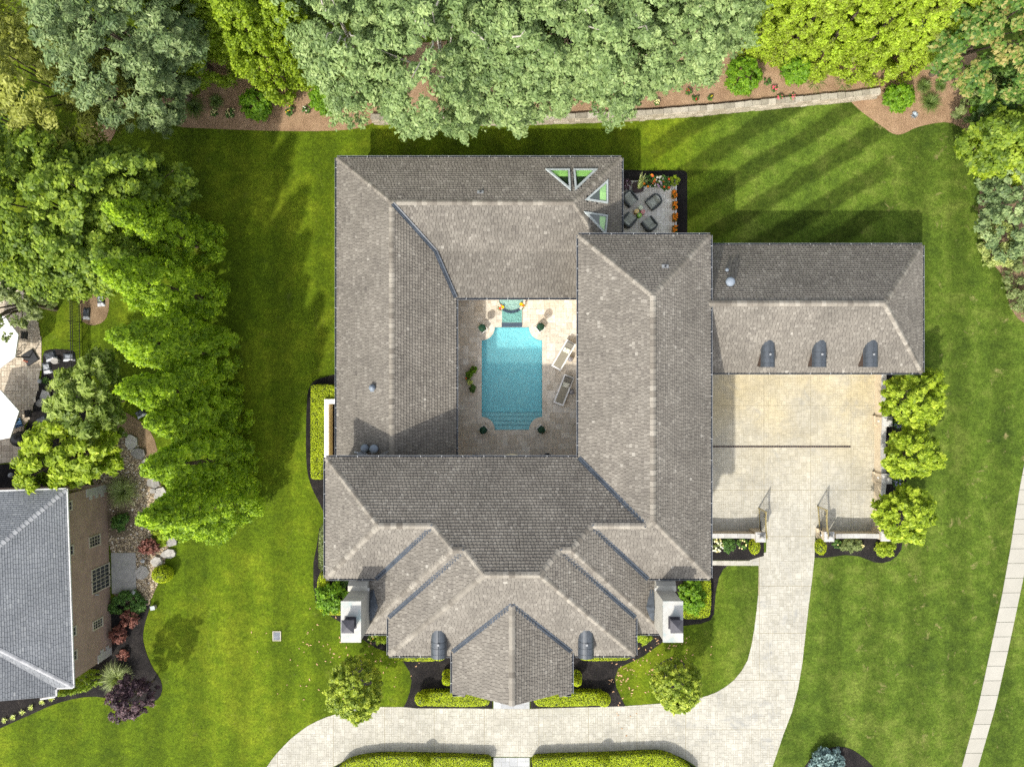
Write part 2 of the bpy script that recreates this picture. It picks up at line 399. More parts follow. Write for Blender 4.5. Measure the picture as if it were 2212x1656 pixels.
FOL = dict(
    thuja=foliage('thuja_green', (0.034, 0.06, 0.003), (0.08, 0.122, 0.005), (0.15, 0.2, 0.01), gain=3.3),
    thuja_lime=foliage('thuja_lime', (0.066, 0.1, 0.006), (0.128, 0.182, 0.01), (0.2, 0.252, 0.018), gain=2.0),
    hedge_lime=foliage('lime_conifer', (0.095, 0.115, 0.014), (0.165, 0.225, 0.014), (0.25, 0.325, 0.03), gain=1.9),
    maple=foliage('maple_green', (0.04, 0.07, 0.006), (0.095, 0.142, 0.012), (0.19, 0.24, 0.028), gain=1.9),
    sage=foliage('sage_green', (0.06, 0.096, 0.03), (0.122, 0.176, 0.06), (0.2, 0.255, 0.1), 0.28, gain=1.65),
    bluegreen=foliage('blue_green', (0.044, 0.074, 0.026), (0.098, 0.14, 0.05), (0.168, 0.212, 0.088), 0.22, gain=1.7),
    olive=foliage('olive_green', (0.070, 0.085, 0.012), (0.150, 0.165, 0.028), (0.245, 0.255, 0.060), gain=1.8),
    darkshrub=foliage('dark_shrub', (0.014, 0.034, 0.006), (0.036, 0.07, 0.012), (0.085, 0.14, 0.025), gain=2.1),
    lightgreen=foliage('light_green', (0.07, 0.108, 0.016), (0.148, 0.198, 0.034), (0.26, 0.315, 0.085), gain=1.6),
    yellowgreen=foliage('yellow_green', (0.085, 0.13, 0.004), (0.175, 0.235, 0.012), (0.3, 0.35, 0.034), gain=1.7),
    brightshrub=foliage('bright_shrub', (0.045, 0.100, 0.003), (0.085, 0.170, 0.006), (0.160, 0.255, 0.014), gain=1.7),
    boxhedge=foliage('clipped_hedge', (0.09, 0.112, 0.003), (0.15, 0.182, 0.006), (0.23, 0.258, 0.012), gain=2.8),
    topiary=foliage('topiary_green', (0.006, 0.028, 0.016), (0.016, 0.060, 0.036), (0.04, 0.12, 0.07), 0.15, gain=1.5),
    variegated=foliage('variegated', (0.10, 0.14, 0.03), (0.22, 0.26, 0.08), (0.38, 0.40, 0.16)),
    greygreen=foliage('grey_green', (0.060, 0.080, 0.026), (0.115, 0.145, 0.050), (0.185, 0.215, 0.085), gain=1.8),
    orange_tip=foliage('orange_tipped', (0.03, 0.075, 0.012), (0.085, 0.15, 0.024), (0.24, 0.2, 0.07), gain=1.7),
    purple=foliage('purple_leaf', (0.014, 0.007, 0.011), (0.042, 0.022, 0.028), (0.125, 0.075, 0.080), 0.2, (1.3, 0.6, 0.7, 1), gain=1.6),
    redleaf=foliage('red_leaf', (0.05, 0.016, 0.012), (0.125, 0.045, 0.032), (0.24, 0.11, 0.075), 0.2, (1.4, 0.6, 0.5, 1), gain=1.6),
    spruce_blue=foliage('blue_spruce', (0.050, 0.085, 0.082), (0.115, 0.175, 0.165), (0.22, 0.31, 0.30), 0.15, (1, 1, 1, 1)),
    grass=foliage('ornamental_grass', (0.045, 0.080, 0.015), (0.095, 0.145, 0.032), (0.18, 0.23, 0.075)),
    palegrass=foliage('pale_grass', (0.085, 0.115, 0.030), (0.170, 0.210, 0.075), (0.30, 0.34, 0.16)),
    cornleaf=foliage('pale_strappy', (0.22, 0.27, 0.06), (0.40, 0.46, 0.16), (0.60, 0.63, 0.34)),
    lawntree=foliage('lawn_tree_leaf', (0.056, 0.085, 0.006), (0.125, 0.160, 0.014), (0.240, 0.265, 0.040), gain=2.3),
    agave=foliage('agave', (0.12, 0.15, 0.17), (0.20, 0.24, 0.27), (0.32, 0.36, 0.40), 0.1, (1, 1, 1, 1)),
    ivy=foliage('creeping_juniper', (0.020, 0.050, 0.010), (0.052, 0.110, 0.020), (0.105, 0.185, 0.040), gain=1.8),
)

# ------------------------------------------------------------------ object helpers
def props(o, label=None, cat=None, group=None, kind=None):
    if label: o['label'] = label
    if cat: o['category'] = cat
    if group: o['group'] = group
    if kind: o['kind'] = kind
    return o
def thing(name, label, cat, loc=(0, 0, 0), rz=0.0, group=None):
    o = bpy.data.objects.new(name, None)
    o.empty_display_size = 0.3
    COL.objects.link(o)
    o.location = loc
    o.rotation_euler = (0, 0, rz)
    return props(o, label, cat, group)
def link(name, me, parent=None):
    o = bpy.data.objects.new(name, me)
    COL.objects.link(o)
    if parent is not None:
        o.parent = parent
    return o
def dup(root, loc, rz=0.0, label=None, sc=None):
    def cp(o, par):
        c = o.copy(); COL.objects.link(c)
        if par is not None: c.parent = par
        for ch in KIDS.get(o.name, []):
            cp2 = cp(ch, c)
        KIDS[c.name] = []
        return c
    c = cp(root, None)
    c.location = loc
    c.rotation_euler = (0, 0, rz)
    if label: c['label'] = label
    if sc: c.scale = (sc, sc, sc)
    return c
KIDS = {}
def kid(o):
    if o.parent is not None:
        KIDS.setdefault(o.parent.name, []).append(o)
    return o

class MB:
    def __init__(s):
        s.v, s.f, s.mi, s.tn, s.sm = [], [], [], [], []
    def face(s, pts, mi=0, tone=0.5, smooth=False):
        b = len(s.v)
        s.v.extend([tuple(p) for p in pts])
        s.f.append(tuple(range(b, b + len(pts))))
        s.mi.append(mi); s.tn.append(tone); s.sm.append(smooth)
    def faces(s, verts, faces, mi=0, tone=0.5, smooth=False):
        b = len(s.v)
        s.v.extend([tuple(p) for p in verts])
        for f in faces:
            s.f.append(tuple(i + b for i in f))
            s.mi.append(mi); s.tn.append(tone); s.sm.append(smooth)
    def box(s, c, size, rz=0.0, mi=0, tone=0.5, mat=None, taper=1.0):
        x, y, z = (d / 2 for d in size)
        vs = []
        for sz, k in ((-1, 1.0), (1, taper)):
            for sx, sy in ((-1, -1), (1, -1), (1, 1), (-1, 1)):
                vs.append(Vector((sx * x * k, sy * y * k, sz * z)))
        rot = mat if mat is not None else Matrix.Rotation(rz, 3, 'Z')
        vs = [rot @ v + Vector(c) for v in vs]
        s.faces(vs, [(3, 2, 1, 0), (4, 5, 6, 7), (0, 1, 5, 4), (1, 2, 6, 5), (2, 3, 7, 6), (3, 0, 4, 7)], mi, tone)
    def prism(s, poly, z0, z1, mi=0, tone=0.5, side_mi=None, topz=None):
        """poly: list of (x, y) in metres; concave allowed"""
        n = len(poly)
        ar = sum(poly[i][0] * poly[(i + 1) % n][1] - poly[(i + 1) % n][0] * poly[i][1] for i in range(n))
        if ar < 0: poly = poly[::-1]
        top = [Vector((p[0], p[1], z1 if topz is None else topz(p[0], p[1]))) for p in poly]
        tris = tessellate_polygon([[Vector((p[0], p[1], 0)) for p in poly]])
        fs = []
        for a, b, c in tris:
            A, B, C_ = poly[a], poly[b], poly[c]
            if (B[0] - A[0]) * (C_[1] - A[1]) - (B[1] - A[1]) * (C_[0] - A[0]) < 0:
                b, c = c, b
            fs.append((a, b, c))
        s.faces(top, fs, mi, tone)
        smi = mi if side_mi is None else side_mi
        for i in range(n):
            j = (i + 1) % n
            a, b = poly[i], poly[j]
            s.face([(a[0], a[1], z0), (b[0], b[1], z0), top[j], top[i]], smi, tone)
    def tube(s, path, radii, n=7, mi=0, tone=0.5, smooth=True, cap=True):
        path = [Vector(p) for p in path]
        if not hasattr(radii, '__len__'): radii = [radii] * len(path)
        rings = []
        up = Vector((0.31, 0.17, 0.94)).normalized()
        for i, p in enumerate(path):
            d = (path[min(i + 1, len(path) - 1)] - path[max(i - 1, 0)])
            d = d.normalized() if d.length > 1e-9 else Vector((0, 0, 1))
            a = d.cross(up)
            if a.length < 1e-3: a = d.cross(Vector((1, 0, 0)))
            a.normalize(); b = d.cross(a)
            rings.append([p + (a * math.cos(2 * math.pi * k / n) + b * math.sin(2 * math.pi * k / n)) * radii[i] for k in range(n)])
        vs = [q for r_ in rings for q in r_]
        fs = []
        for i in range(len(path) - 1):
            for k in range(n):
                fs.append((i * n + k, i * n + (k + 1) % n, (i + 1) * n + (k + 1) % n, (i + 1) * n + k))
        s.faces(vs, fs, mi, tone, smooth)
        if cap:
            s.face(rings[0], mi, tone); s.face(rings[-1][::-1], mi, tone)
    def lathe(s, prof, n=16, c=(0, 0, 0), mi=0, tone=0.5, smooth=True):
        vs, fs = [], []
        for r_, z in prof:
            for k in range(n):
                a = 2 * math.pi * k / n
                vs.append((c[0] + r_ * math.cos(a), c[1] + r_ * math.sin(a), c[2] + z))
        for i in range(len(prof) - 1):
            for k in range(n):
                fs.append((i * n + k, i * n + (k + 1) % n, (i + 1) * n + (k + 1) % n, (i + 1) * n + k))
        s.faces(vs, fs, mi, tone, smooth)
        if prof[-1][0] > 1e-4: s.face(vs[-n:], mi, tone)
    def ball(s, c, r, n=10, m=6, mi=0, tone=0.5, sz=1.0):
        s.lathe([(max(r * math.sin(math.pi * i / m), 1e-5), -r * sz * math.cos(math.pi * i / m)) for i in range(m + 1)], n, c, mi, tone)
    def build(s, name, mats, parent=None):
        me = bpy.data.meshes.new(name)
        me.from_pydata(s.v, [], s.f)
        if not isinstance(mats, (list, tuple)): mats = [mats]
        for m_ in mats: me.materials.append(m_)
        me.polygons.foreach_set('material_index', s.mi)
        me.polygons.foreach_set('use_smooth', s.sm)
        at = me.attributes.new('tone', 'FLOAT', 'FACE')
        at.data.foreach_set('value', s.tn)
        me.update()
        return kid(link(name, me, parent))

def quads_mesh(name, V, tone, mats, mi=None, extra=None):
    """V: (n,4,3) array of quads, tone: (n,)"""
    n = len(V)
    me = bpy.data.meshes.new(name)
    ev, ef, et, em = ([], [], [], []) if extra is None else (extra.v, extra.f, extra.tn, extra.mi)
    nv = n * 4
    co = V.reshape(-1, 3)
    lo = np.arange(nv, dtype=np.int32)
    ls = np.arange(0, nv, 4, dtype=np.int32)
    tn = tone
    mis = np.zeros(n, np.int32) if mi is None else mi
    if ev:
        co = np.concatenate([co, np.array(ev, float)])
        el = np.concatenate([np.array(f) for f in ef]) + nv
        cnt = np.array([len(f) for f in ef])
        ls = np.concatenate([ls, nv + np.concatenate([[0], np.cumsum(cnt)[:-1]])])
        lo = np.concatenate([lo, el])
        tn = np.concatenate([tn, np.array(et)])
        mis = np.concatenate([mis, np.array(em)])
    me.vertices.add(len(co)); me.vertices.foreach_set('co', co.astype(np.float32).ravel())
    me.loops.add(len(lo)); me.loops.foreach_set('vertex_index', lo.astype(np.int32))
    me.polygons.add(len(ls)); me.polygons.foreach_set('loop_start', ls.astype(np.int32))
    for m_ in (mats if isinstance(mats, (list, tuple)) else [mats]): me.materials.append(m_)
    me.polygons.foreach_set('material_index', mis.astype(np.int32))
    at = me.attributes.new('tone', 'FLOAT', 'FACE')
    at.data.foreach_set('value', np.clip(tn, 0, 1).astype(np.float32))
    me.update(calc_edges=True)
    return me

# ------------------------------------------------------------------ foliage
def unit(a):
    return a / np.maximum(np.linalg.norm(a, axis=-1, keepdims=True), 1e-9)
def leaf_quads(p, nrm, size, elong=1.7, along=None):
    n = len(p)
    r = RNG.normal(size=(n, 3)) if along is None else along + RNG.normal(size=(n, 3)) * 0.35
    tg = unit(r - nrm * np.sum(r * nrm, axis=1, keepdims=True))
    bt = np.cross(nrm, tg)
    sz = (size * RNG.uniform(0.65, 1.35, n))[:, None]
    L = tg * sz * elong * 0.5
    Wd = bt * sz * 0.5
    q = np.stack([p - L, p + Wd - nrm * sz * 0.08, p + L - nrm * sz * 0.18, p - Wd - nrm * sz * 0.08], axis=1)
    return q
def clump_leaves(centers, radii, per, size, tones, flat=1.0, up=0.35, out=None, elong=1.7, shell=0.55, tonej=0.22, minz=-0.35):
    """leaves round a set of clumps; out: outward unit vectors of the clumps"""
    n = len(centers)
    idx = np.repeat(np.arange(n), per)
    m = len(idx)
    d = unit(RNG.normal(size=(m, 3)))
    if out is not None:
        d = unit(d + 0.75 * out[idx])
    lo = d[:, 2] < minz
    d[lo, 2] *= -0.6
    rad = radii[idx][:, None] * (shell + (1 - shell) * RNG.random((m, 1)) ** 0.6)
    off = d * rad
    off[:, 2] *= flat
    if out is not None:                      # sprays reach outward
        al = np.sum(off * out[idx], axis=1, keepdims=True)
        off = off + out[idx] * al * RNG.uniform(-0.2, 0.9, (m, 1))
    p = centers[idx] + off
    nr = unit(d * np.array([1, 1, 1.0 / max(flat, 0.4)]) + RNG.normal(size=(m, 3)) * 0.5 + np.array([-0.12, -0.2, up + 0.35]))
    tn = tones[idx] + RNG.normal(size=m) * tonej
    return leaf_quads(p, nr, size, elong), tn
def ell_shell(n, rx, ry, rz, zmin=-0.5, rmin=0.6, lump=0.18, seed=0):
    """points spread over the outer part of a lumpy ellipsoid"""
    g = np.random.default_rng(seed)
    d = unit(g.normal(size=(n * 3, 3)))
    d = d[d[:, 2] > zmin][:n]
    ph = g.uniform(0, 6.28, 6)
    az = np.arctan2(d[:, 1], d[:, 0])
    wob = 1 + lump * (np.sin(2 * az + ph[0]) * 0.5 + np.sin(3 * az + ph[1]) * 0.6 + np.sin(5 * az + ph[2] + 2 * d[:, 2]) * 0.5 + np.sin(7 * az + ph[3]) * 0.35)
    r = (rmin + (1 - rmin) * g.random(len(d)) ** 0.45) * wob
    p = d * r[:, None] * np.array([rx, ry, rz])
    return p, unit(d / np.array([rx, ry, rz])), d

def limb_mesh(base, tips, r0, mat_name='bark', name='trunk', parent=None, crown_z=0):
    mb = MB()
    zt = max(t_[2] for t_ in tips)
    top = Vector((0, 0, crown_z))
    mb.tube([(0, 0, -0.05), (r0 * 0.4, 0, crown_z * 0.45), (0, r0 * 0.3, crown_z), (0.1, 0.1, zt * 0.92)], [r0, r0 * 0.75, r0 * 0.55, r0 * 0.12], 8)
    for t_ in tips:
        st = Vector((0, 0, crown_z * random.uniform(0.55, 1.0)))
        e = Vector(t_)
        midp = st.lerp(e, 0.5) + Vector((0, 0, 0.12 * (e - st).length))
        mb.tube([st, midp, e], [r0 * 0.4, r0 * 0.24, r0 * 0.06], 5)
    return mb.build(name, M[mat_name], parent)

def tree(name, label, cat, dx, dy, zc, rpx, rz, fol, ncl=160, cr=(0.45, 0.9), per=70, leaf=0.17, flat=0.7, lump=0.2, seed=0, group=None,
         rpy=None, up=0.35, elong=1.7, bark='bark', trunk_r=0.22, zmin=-0.45, rmin=0.6, ntips=10, tonej=0.22, extra_pale=0):
    c = P(dx, dy, zc)
    k = (1 - zc / H) * S
    rx = rpx * k
    ry = (rpy or rpx) * k
    root = thing(name, label, cat, (c.x, c.y, 0), 0, group)
    p, o, d = ell_shell(ncl, rx, ry, rz, zmin, rmin, lump, seed)
    p[:, 2] += zc
    rr = RNG.uniform(cr[0], cr[1], len(p))
    tn = 0.45 + RNG.normal(size=len(p)) * 0.20
    Q, T = clump_leaves(p, rr, per, leaf, tn, flat, up, o, elong, tonej=tonej)
    me = quads_mesh('crown', Q, T, FOL[fol])
    kid(link('crown', me, root))
    sel = RNG.choice(len(p), ntips, replace=False)
    limb_mesh(None, [tuple(p[i]) for i in sel], trunk_r, bark, 'trunk', root, max(zc - rz * 0.5, 0.8))
    if extra_pale:
        mb = MB()
        top = p[np.argsort(-p[:, 2])][:extra_pale * 3:3]
        for q in top:
            e = Vector(q) + Vector((0, 0, 0.15))
            s0 = Vector((q[0] * 0.55, q[1] * 0.55, q[2] - 0.9))
            w_ = Vector((random.uniform(-.3, .3), random.uniform(-.3, .3), 0.35))
            mb.tube([s0, s0.lerp(e, 0.5) + w_, e + Vector((0, 0, 0.25))], [0.06, 0.045, 0.015], 5)
        mb.build('branch', M['palebark'], root)
    return root

def arborvitae_mesh(h, r, seed, ncl=520, per=62, leaf=0.115, wob=0.12, bulge=0.75, cl=1.0, shell=0.5, tj=0.2):
    g = np.random.default_rng(seed)
    tz = g.random(ncl) ** 0.85
    az = g.uniform(0, 2 * math.pi, ncl)
    prof = (1 - tz ** 1.7) ** 0.8 * bulge + (1 - tz) * (1 - bulge)
    prof = np.maximum(prof * np.minimum(1, 0.75 + tz * 2.5), 0.04)
    ph = g.uniform(0, 6.28, 5)
    w = 1 + wob * (np.sin(3 * az + ph[0] + 3 * tz) + 0.7 * np.sin(5 * az + ph[1] - 7 * tz) + 0.6 * np.sin(9 * tz + ph[2] + 2 * az))
    rad = r * prof * w * g.uniform(0.82, 1.0, ncl)
    p = np.stack([rad * np.cos(az), rad * np.sin(az), 0.15 + tz * h * 0.97], 1)
    o = unit(np.stack([np.cos(az), np.sin(az), 0.45 + 0.9 * tz], 1))
    rr = g.uniform(0.26, 0.50, ncl) * (0.55 + 0.45 * (1 - tz)) * cl
    tn = 0.42 + g.normal(size=ncl) * 0.16
    Q, T = clump_leaves(p, rr, per, leaf, tn, 1.25, 0.1, o, 1.5, shell=shell, tonej=tj)
    return Q, T
ARB = {}
def arborvitae(name, label, dx, dy, h, r, fol, variant=0, rz=0.0, lean=(0, 0), group=None, **kw):
    key = (fol, variant)
    if key not in ARB:
        Q, T = arborvitae_mesh(12.0, 2.0, 50 + variant + len(fol), **kw)
        mb = MB()
        mb.tube([(0, 0, -0.05), (0.05, 0, 5), (0, 0, 10.5)], [0.22, 0.15, 0.03], 7)
        ARB[key] = (quads_mesh('crown', Q, T, FOL[fol]), None, mb)
        tr_ = mb.build('trunk', M['bark'])
        ARB[key] = (ARB[key][0], tr_.data)
        bpy.data.objects.remove(tr_)
    c = P(dx, dy, 0)
    root = thing(name, label, 'tree', (c.x, c.y, 0), rz, group)
    root.scale = (r / 2.0, r / 2.0, h / 12.0)
    a = link('crown', ARB[key][0], root)
    b = link('trunk', ARB[key][1], root)
    if lean != (0, 0):
        root.rotation_mode = 'QUATERNION'
        q = Vector((0, 0, 1)).rotation_difference(Vector((lean[0], lean[1], h)).normalized())
        root.rotation_quaternion = q @ Matrix.Rotation(rz, 3, 'Z').to_quaternion()
    return root

def shrub(name, label, cat, dx, dy, z, rpx, h, fol, rpy=None, ncl=60, cr=(0.14, 0.26), per=45, leaf=0.09, seed=0, group=None, lump=0.12, flat=0.9, elong=1.6, base_z=0.0, core=0.78, tonej=0.22):
    """low plant: z = height of its widest part, h = total height"""
    c = P(dx, dy, z)
    k = (1 - z / H) * S
    rx, ry = rpx * k, (rpy or rpx) * k
    root = thing(name, label, cat, (c.x, c.y, base_z), 0, group)
    mr = min(rx, ry)
    f = min(1.0, mr / 0.5)
    p, o, d = ell_shell(ncl, max(rx - cr[0] * f, rx * 0.5), max(ry - cr[0] * f, ry * 0.5), h * 0.45, -0.55, 0.75, lump, seed)
    p[:, 2] += h * 0.52 - base_z * 0
    rr = RNG.uniform(cr[0], cr[1], len(p)) * f
    tn = 0.45 + RNG.normal(size=len(p)) * 0.14
    Q, T = clump_leaves(p, rr, per, leaf, tn, flat, 0.35, o, elong, tonej=tonej)
    kid(link('foliage', quads_mesh('foliage', Q, T, FOL[fol]), root))
    mb = MB()
    mb.tube([(0, 0, -0.02), (0.02, 0.01, h * 0.5)], [0.05 * f + 0.01, 0.02], 6)
    for i in range(5):
        a = i * 1.257 + 0.4
        mb.tube([(0, 0, 0.02), (rx * 0.3 * math.cos(a), ry * 0.3 * math.sin(a), h * 0.35), (rx * 0.6 * math.cos(a), ry * 0.6 * math.sin(a), h * 0.6)], [0.03 * f + 0.006, 0.02 * f + 0.005, 0.006], 5)
    mb.build('stem', M['bark'], root)
    return root

def ballshrub(name, label, dx, dy, z, rpx, fol, leaf=0.05, dens=420, sz=1.0, group=None, rpy=None, lobes=None, base_z=0.0, cat='shrub', core='hedgecore'):
    """tightly clipped form: a ball or several stacked ones (lobes: (ox,oy,oz,r) in m)"""
    c = P(dx, dy, z)
    k = (1 - z / H) * S
    r = rpx * k
    fy = (rpy or rpx) / rpx
    root = thing(name, label, cat, (c.x, c.y, base_z), 0, group)
    L = lobes or [(0, 0, z - base_z, r)]
    Qs, Ts = [], []
    mb = MB()
    for ox, oy, oz, rr in L:
        n = int(dens * 4 * math.pi * rr * rr) + 150
        d = unit(RNG.normal(size=(n, 3)))
        d = d[d[:, 2] > -0.6]
        p = d * (rr * RNG.uniform(0.93, 1.03, (len(d), 1))) * np.array([1, fy, sz]) + np.array([ox, oy, oz])
        nr = unit(d + RNG.normal(size=d.shape) * 0.5)
        Qs.append(leaf_quads(p, nr, leaf, 1.4)); Ts.append(0.5 + RNG.normal(size=len(d)) * 0.22)
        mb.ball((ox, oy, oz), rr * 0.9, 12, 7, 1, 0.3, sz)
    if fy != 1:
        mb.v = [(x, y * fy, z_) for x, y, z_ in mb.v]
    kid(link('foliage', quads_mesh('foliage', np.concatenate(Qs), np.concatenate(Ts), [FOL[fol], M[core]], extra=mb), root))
    st = MB()
    st.tube([(0, 0, -0.02), (0, 0, max(z - base_z, 0.1))], [0.035, 0.03], 6)
    st.build('stem', M['bark'], root)
    return root

def pts_in_poly(pts, poly):
    x, y = pts[:, 0], pts[:, 1]
    ins = np.zeros(len(pts), bool)
    n = len(poly)
    for i in range(n):
        x1, y1 = poly[i]; x2, y2 = poly[(i + 1) % n]
        cond = ((y1 > y) != (y2 > y))
        with np.errstate(divide='ignore', invalid='ignore'):
            xi = (x2 - x1) * (y - y1) / (y2 - y1 + 1e-12) + x1
        ins ^= cond & (x < xi)
    return ins
def edge_dist(pts, poly):
    dm = np.full(len(pts), 1e9)
    nn = np.zeros((len(pts), 2))
    for i in range(len(poly)):
        a = np.array(poly[i]); b = np.array(poly[(i + 1) % len(poly)])
        ab = b - a
        tt = np.clip(((pts - a) @ ab) / max(ab @ ab, 1e-9), 0, 1)
        q = a + tt[:, None] * ab
        dd = np.linalg.norm(pts - q, axis=1)
        m_ = dd < dm
        dm[m_] = dd[m_]
        nn[m_] = (pts - q)[m_]
    return dm, nn
def smooth_poly(pts, it=2):
    for _ in range(it):
        out = []
        for i in range(len(pts)):
            a, b = pts[i], pts[(i + 1) % len(pts)]
            out.append((a[0] * 0.75 + b[0] * 0.25, a[1] * 0.75 + b[1] * 0.25))
            out.append((a[0] * 0.25 + b[0] * 0.75, a[1] * 0.25 + b[1] * 0.75))
        pts = out
    return pts
def ground_poly(dpts, z=0.0, smooth=0):
    q = smooth_poly(dpts, smooth) if smooth else dpts
    return [tuple(P(x, y, z)[:2]) for x, y in q]

def hedge(label, dpts, h, fol='boxhedge', leaf=0.055, dens=560, group=None, smooth=1, name='hedge', rnd=0.2, wav=0.04):
    poly = ground_poly(dpts, h, smooth)
    cx = sum(p[0] for p in poly) / len(poly); cy = sum(p[1] for p in poly) / len(poly)
    poly = [(p[0] - cx, p[1] - cy) for p in poly]
    root = thing(name, label, 'hedge', (cx, cy, 0), 0, group)
    xs = [p[0] for p in poly]; ys = [p[1] for p in poly]
    n = int((max(xs) - min(xs)) * (max(ys) - min(ys)) * dens)
    pts = np.stack([RNG.uniform(min(xs), max(xs), n), RNG.uniform(min(ys), max(ys), n)], 1)
    pts = pts[pts_in_poly(pts, poly)]
    dd, nn = edge_dist(pts, poly)
    e = np.clip(1 - dd / rnd, 0, 1)
    z = h - rnd * (1 - np.sqrt(np.maximum(1 - e ** 2, 0))) * 0.9 + wav * np.sin(pts[:, 0] * 2.1 + pts[:, 1] * 1.3 + h) + RNG.normal(size=len(pts)) * 0.02
    outw = -nn / np.maximum(dd[:, None], 1e-6)
    nr = unit(np.concatenate([outw * e[:, None] * 0.9, np.ones((len(pts), 1))], 1) + RNG.normal(size=(len(pts), 3)) * 0.45)
    A = leaf_quads(np.concatenate([pts, z[:, None]], 1), nr, leaf, 1.5)
    # sides
    sp, sn = [], []
    for i in range(len(poly)):
        a = np.array(poly[i]); b = np.array(poly[(i + 1) % len(poly)])
        ln = np.linalg.norm(b - a)
        m_ = int(ln * h * dens * 0.7) + 1
        tt = RNG.random(m_)[:, None]
        q = a + tt * (b - a)
        nrm2 = np.array([(b - a)[1], -(b - a)[0]]) / max(ln, 1e-9)
        sp.append(np.concatenate([q, RNG.uniform(0.05, h - rnd * 0.5, (m_, 1))], 1))
        sn.append(np.tile([nrm2[0], nrm2[1], 0.2], (m_, 1)))
    sp = np.concatenate(sp); sn = np.concatenate(sn)
    B = leaf_quads(sp, unit(sn + RNG.normal(size=sn.shape) * 0.5), leaf, 1.5)
    Q = np.concatenate([A, B])
    low = 0.5 + 0.12 * np.sin(Q[:, 0, 0] * 1.7 + 1) * np.sin(Q[:, 0, 1] * 2.3)
    T = low + RNG.normal(size=len(Q)) * 0.24
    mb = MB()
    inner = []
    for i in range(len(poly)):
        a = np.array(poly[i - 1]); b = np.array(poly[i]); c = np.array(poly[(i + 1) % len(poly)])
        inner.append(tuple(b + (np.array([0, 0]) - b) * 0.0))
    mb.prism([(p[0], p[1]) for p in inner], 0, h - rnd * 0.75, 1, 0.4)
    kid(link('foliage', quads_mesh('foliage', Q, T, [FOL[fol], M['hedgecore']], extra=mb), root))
    return root

def grass_clump(label, dx, dy, rpx, h, fol='grass', n=420, name='ornamental_grass', group=None, w=0.022, cat='grass plant'):
    c = P(dx, dy, h * 0.5)
    r = rpx * S * (1 - h * 0.5 / H)
    root = thing(name, label, cat, (c.x, c.y, 0), 0, group)
    az = RNG.uniform(0, 2 * math.pi, n)
    rr = r * RNG.uniform(0.35, 1.05, n)
    hh = h * RNG.uniform(0.6, 1.05, n)
    Q = []
    dirs = np.stack([np.cos(az), np.sin(az)], 1)
    side = np.stack([-np.sin(az), np.cos(az), np.zeros(n)], 1)
    ts = np.linspace(0, 1, 5)
    prev = None
    st = dirs * RNG.uniform(0, 0.22 * r, (n, 1))
    for t0, t1 in zip(ts[:-1], ts[1:]):
        seg = []
        for tt in (t0, t1):
            xy = st + dirs * (rr * (tt ** 1.5))[:, None]
            zz = hh * (1.55 * tt - 0.95 * tt ** 2.4)
            ww = w * (1 - 0.85 * tt)
            pc = np.concatenate([xy, zz[:, None]], 1)
            seg.append((pc - side * ww, pc + side * ww))
        Q.append(np.stack([seg[0][0], seg[0][1], seg[1][1], seg[1][0]], 1))
    T = np.tile(0.5 + RNG.normal(size=n) * 0.25, 4)
    me = quads_mesh('blades', np.concatenate(Q), T, FOL[fol])
    kid(link('blades', me, root))
    mb = MB(); mb.lathe([(r * 0.28, -0.02), (r * 0.22, 0.08), (0.01, 0.12)], 9, (0, 0, 0), 0, 0.2)
    mb.build('crown_base', M['bark'], root)
    return root

def petals(mb, c, r, mi, n=6, tilt=0.25, tone=0.5, rz=0.0):
    c = Vector(c)
    for i in range(n):
        a = rz + i * 2 * math.pi / n
        d = Vector((math.cos(a), math.sin(a), tilt)); sd = Vector((-math.sin(a), math.cos(a), 0)) * 0.45
        mb.face([c, c + (d * 0.6 + sd) * r, c + d * r, c + (d * 0.6 - sd) * r], mi, tone)

def flower_plant(name, label, dx, dy, rpx, h, fol, pet, nfl=10, fr=0.05, cat='flowering plant', group=None, base_z=0.0, leaf=0.08, seed=1, pot=None, pot_r=0.16, pot_h=0.3, ncl=26, pots='terracotta'):
    z = base_z + (pot_h if pot else 0)
    root = shrub(name, label, cat, dx, dy, z + h * 0.5, rpx, h, fol, ncl=ncl, cr=(0.07, 0.14), per=34, leaf=leaf, seed=seed, group=group, base_z=base_z)
    if pot:
        for o in KIDS[root.name]:
            o.location.z += pot_h - 0.03
        mb = MB()
        if pot == 'round':
            mb.lathe([(pot_r * 0.7, 0), (pot_r, pot_h * 0.9), (pot_r * 1.08, pot_h), (pot_r * 0.9, pot_h), (pot_r * 0.85, pot_h - 0.05), (0.01, pot_h - 0.05)], 16)
        else:
            for sx, sy, lx, ly in ((1, 0, 0.03, 2), (-1, 0, 0.03, 2), (0, 1, 2, 0.03), (0, -1, 2, 0.03)):
                mb.box((sx * (pot_r - 0.015), sy * (pot_r - 0.015), pot_h / 2), (lx if lx < 1 else pot_r * 2 - 0.001 * ly, ly if ly < 1 else pot_r * 2 - 0.062, pot_h))
            mb.box((0, 0, pot_h - 0.06), (pot_r * 2 - 0.07, pot_r * 2 - 0.07, 0.06))
        mb.build('pot', M[pots], root)
    k = S * rpx
    if pet:
        pl = pet if isinstance(pet, list) else [pet]
        for i in range(nfl):
            a, rr = random.uniform(0, 6.28), k * math.sqrt(random.random()) * 0.95
            zz = (pot_h if pot else 0) + h * (0.62 + 0.42 * math.sqrt(max(0, 1 - (rr / k) ** 2)))
            mb = MB()
            petals(mb, (0, 0, 0), fr, 0, 7, 0.3, random.random(), random.random())
            petals(mb, (0, 0, 0.012), fr * 0.6, 0, 5, 0.6, random.random(), random.random())
            o = mb.build('flower', M[random.choice(pl)], root)
            o.location = (rr * math.cos(a), rr * math.sin(a), zz)
    return root

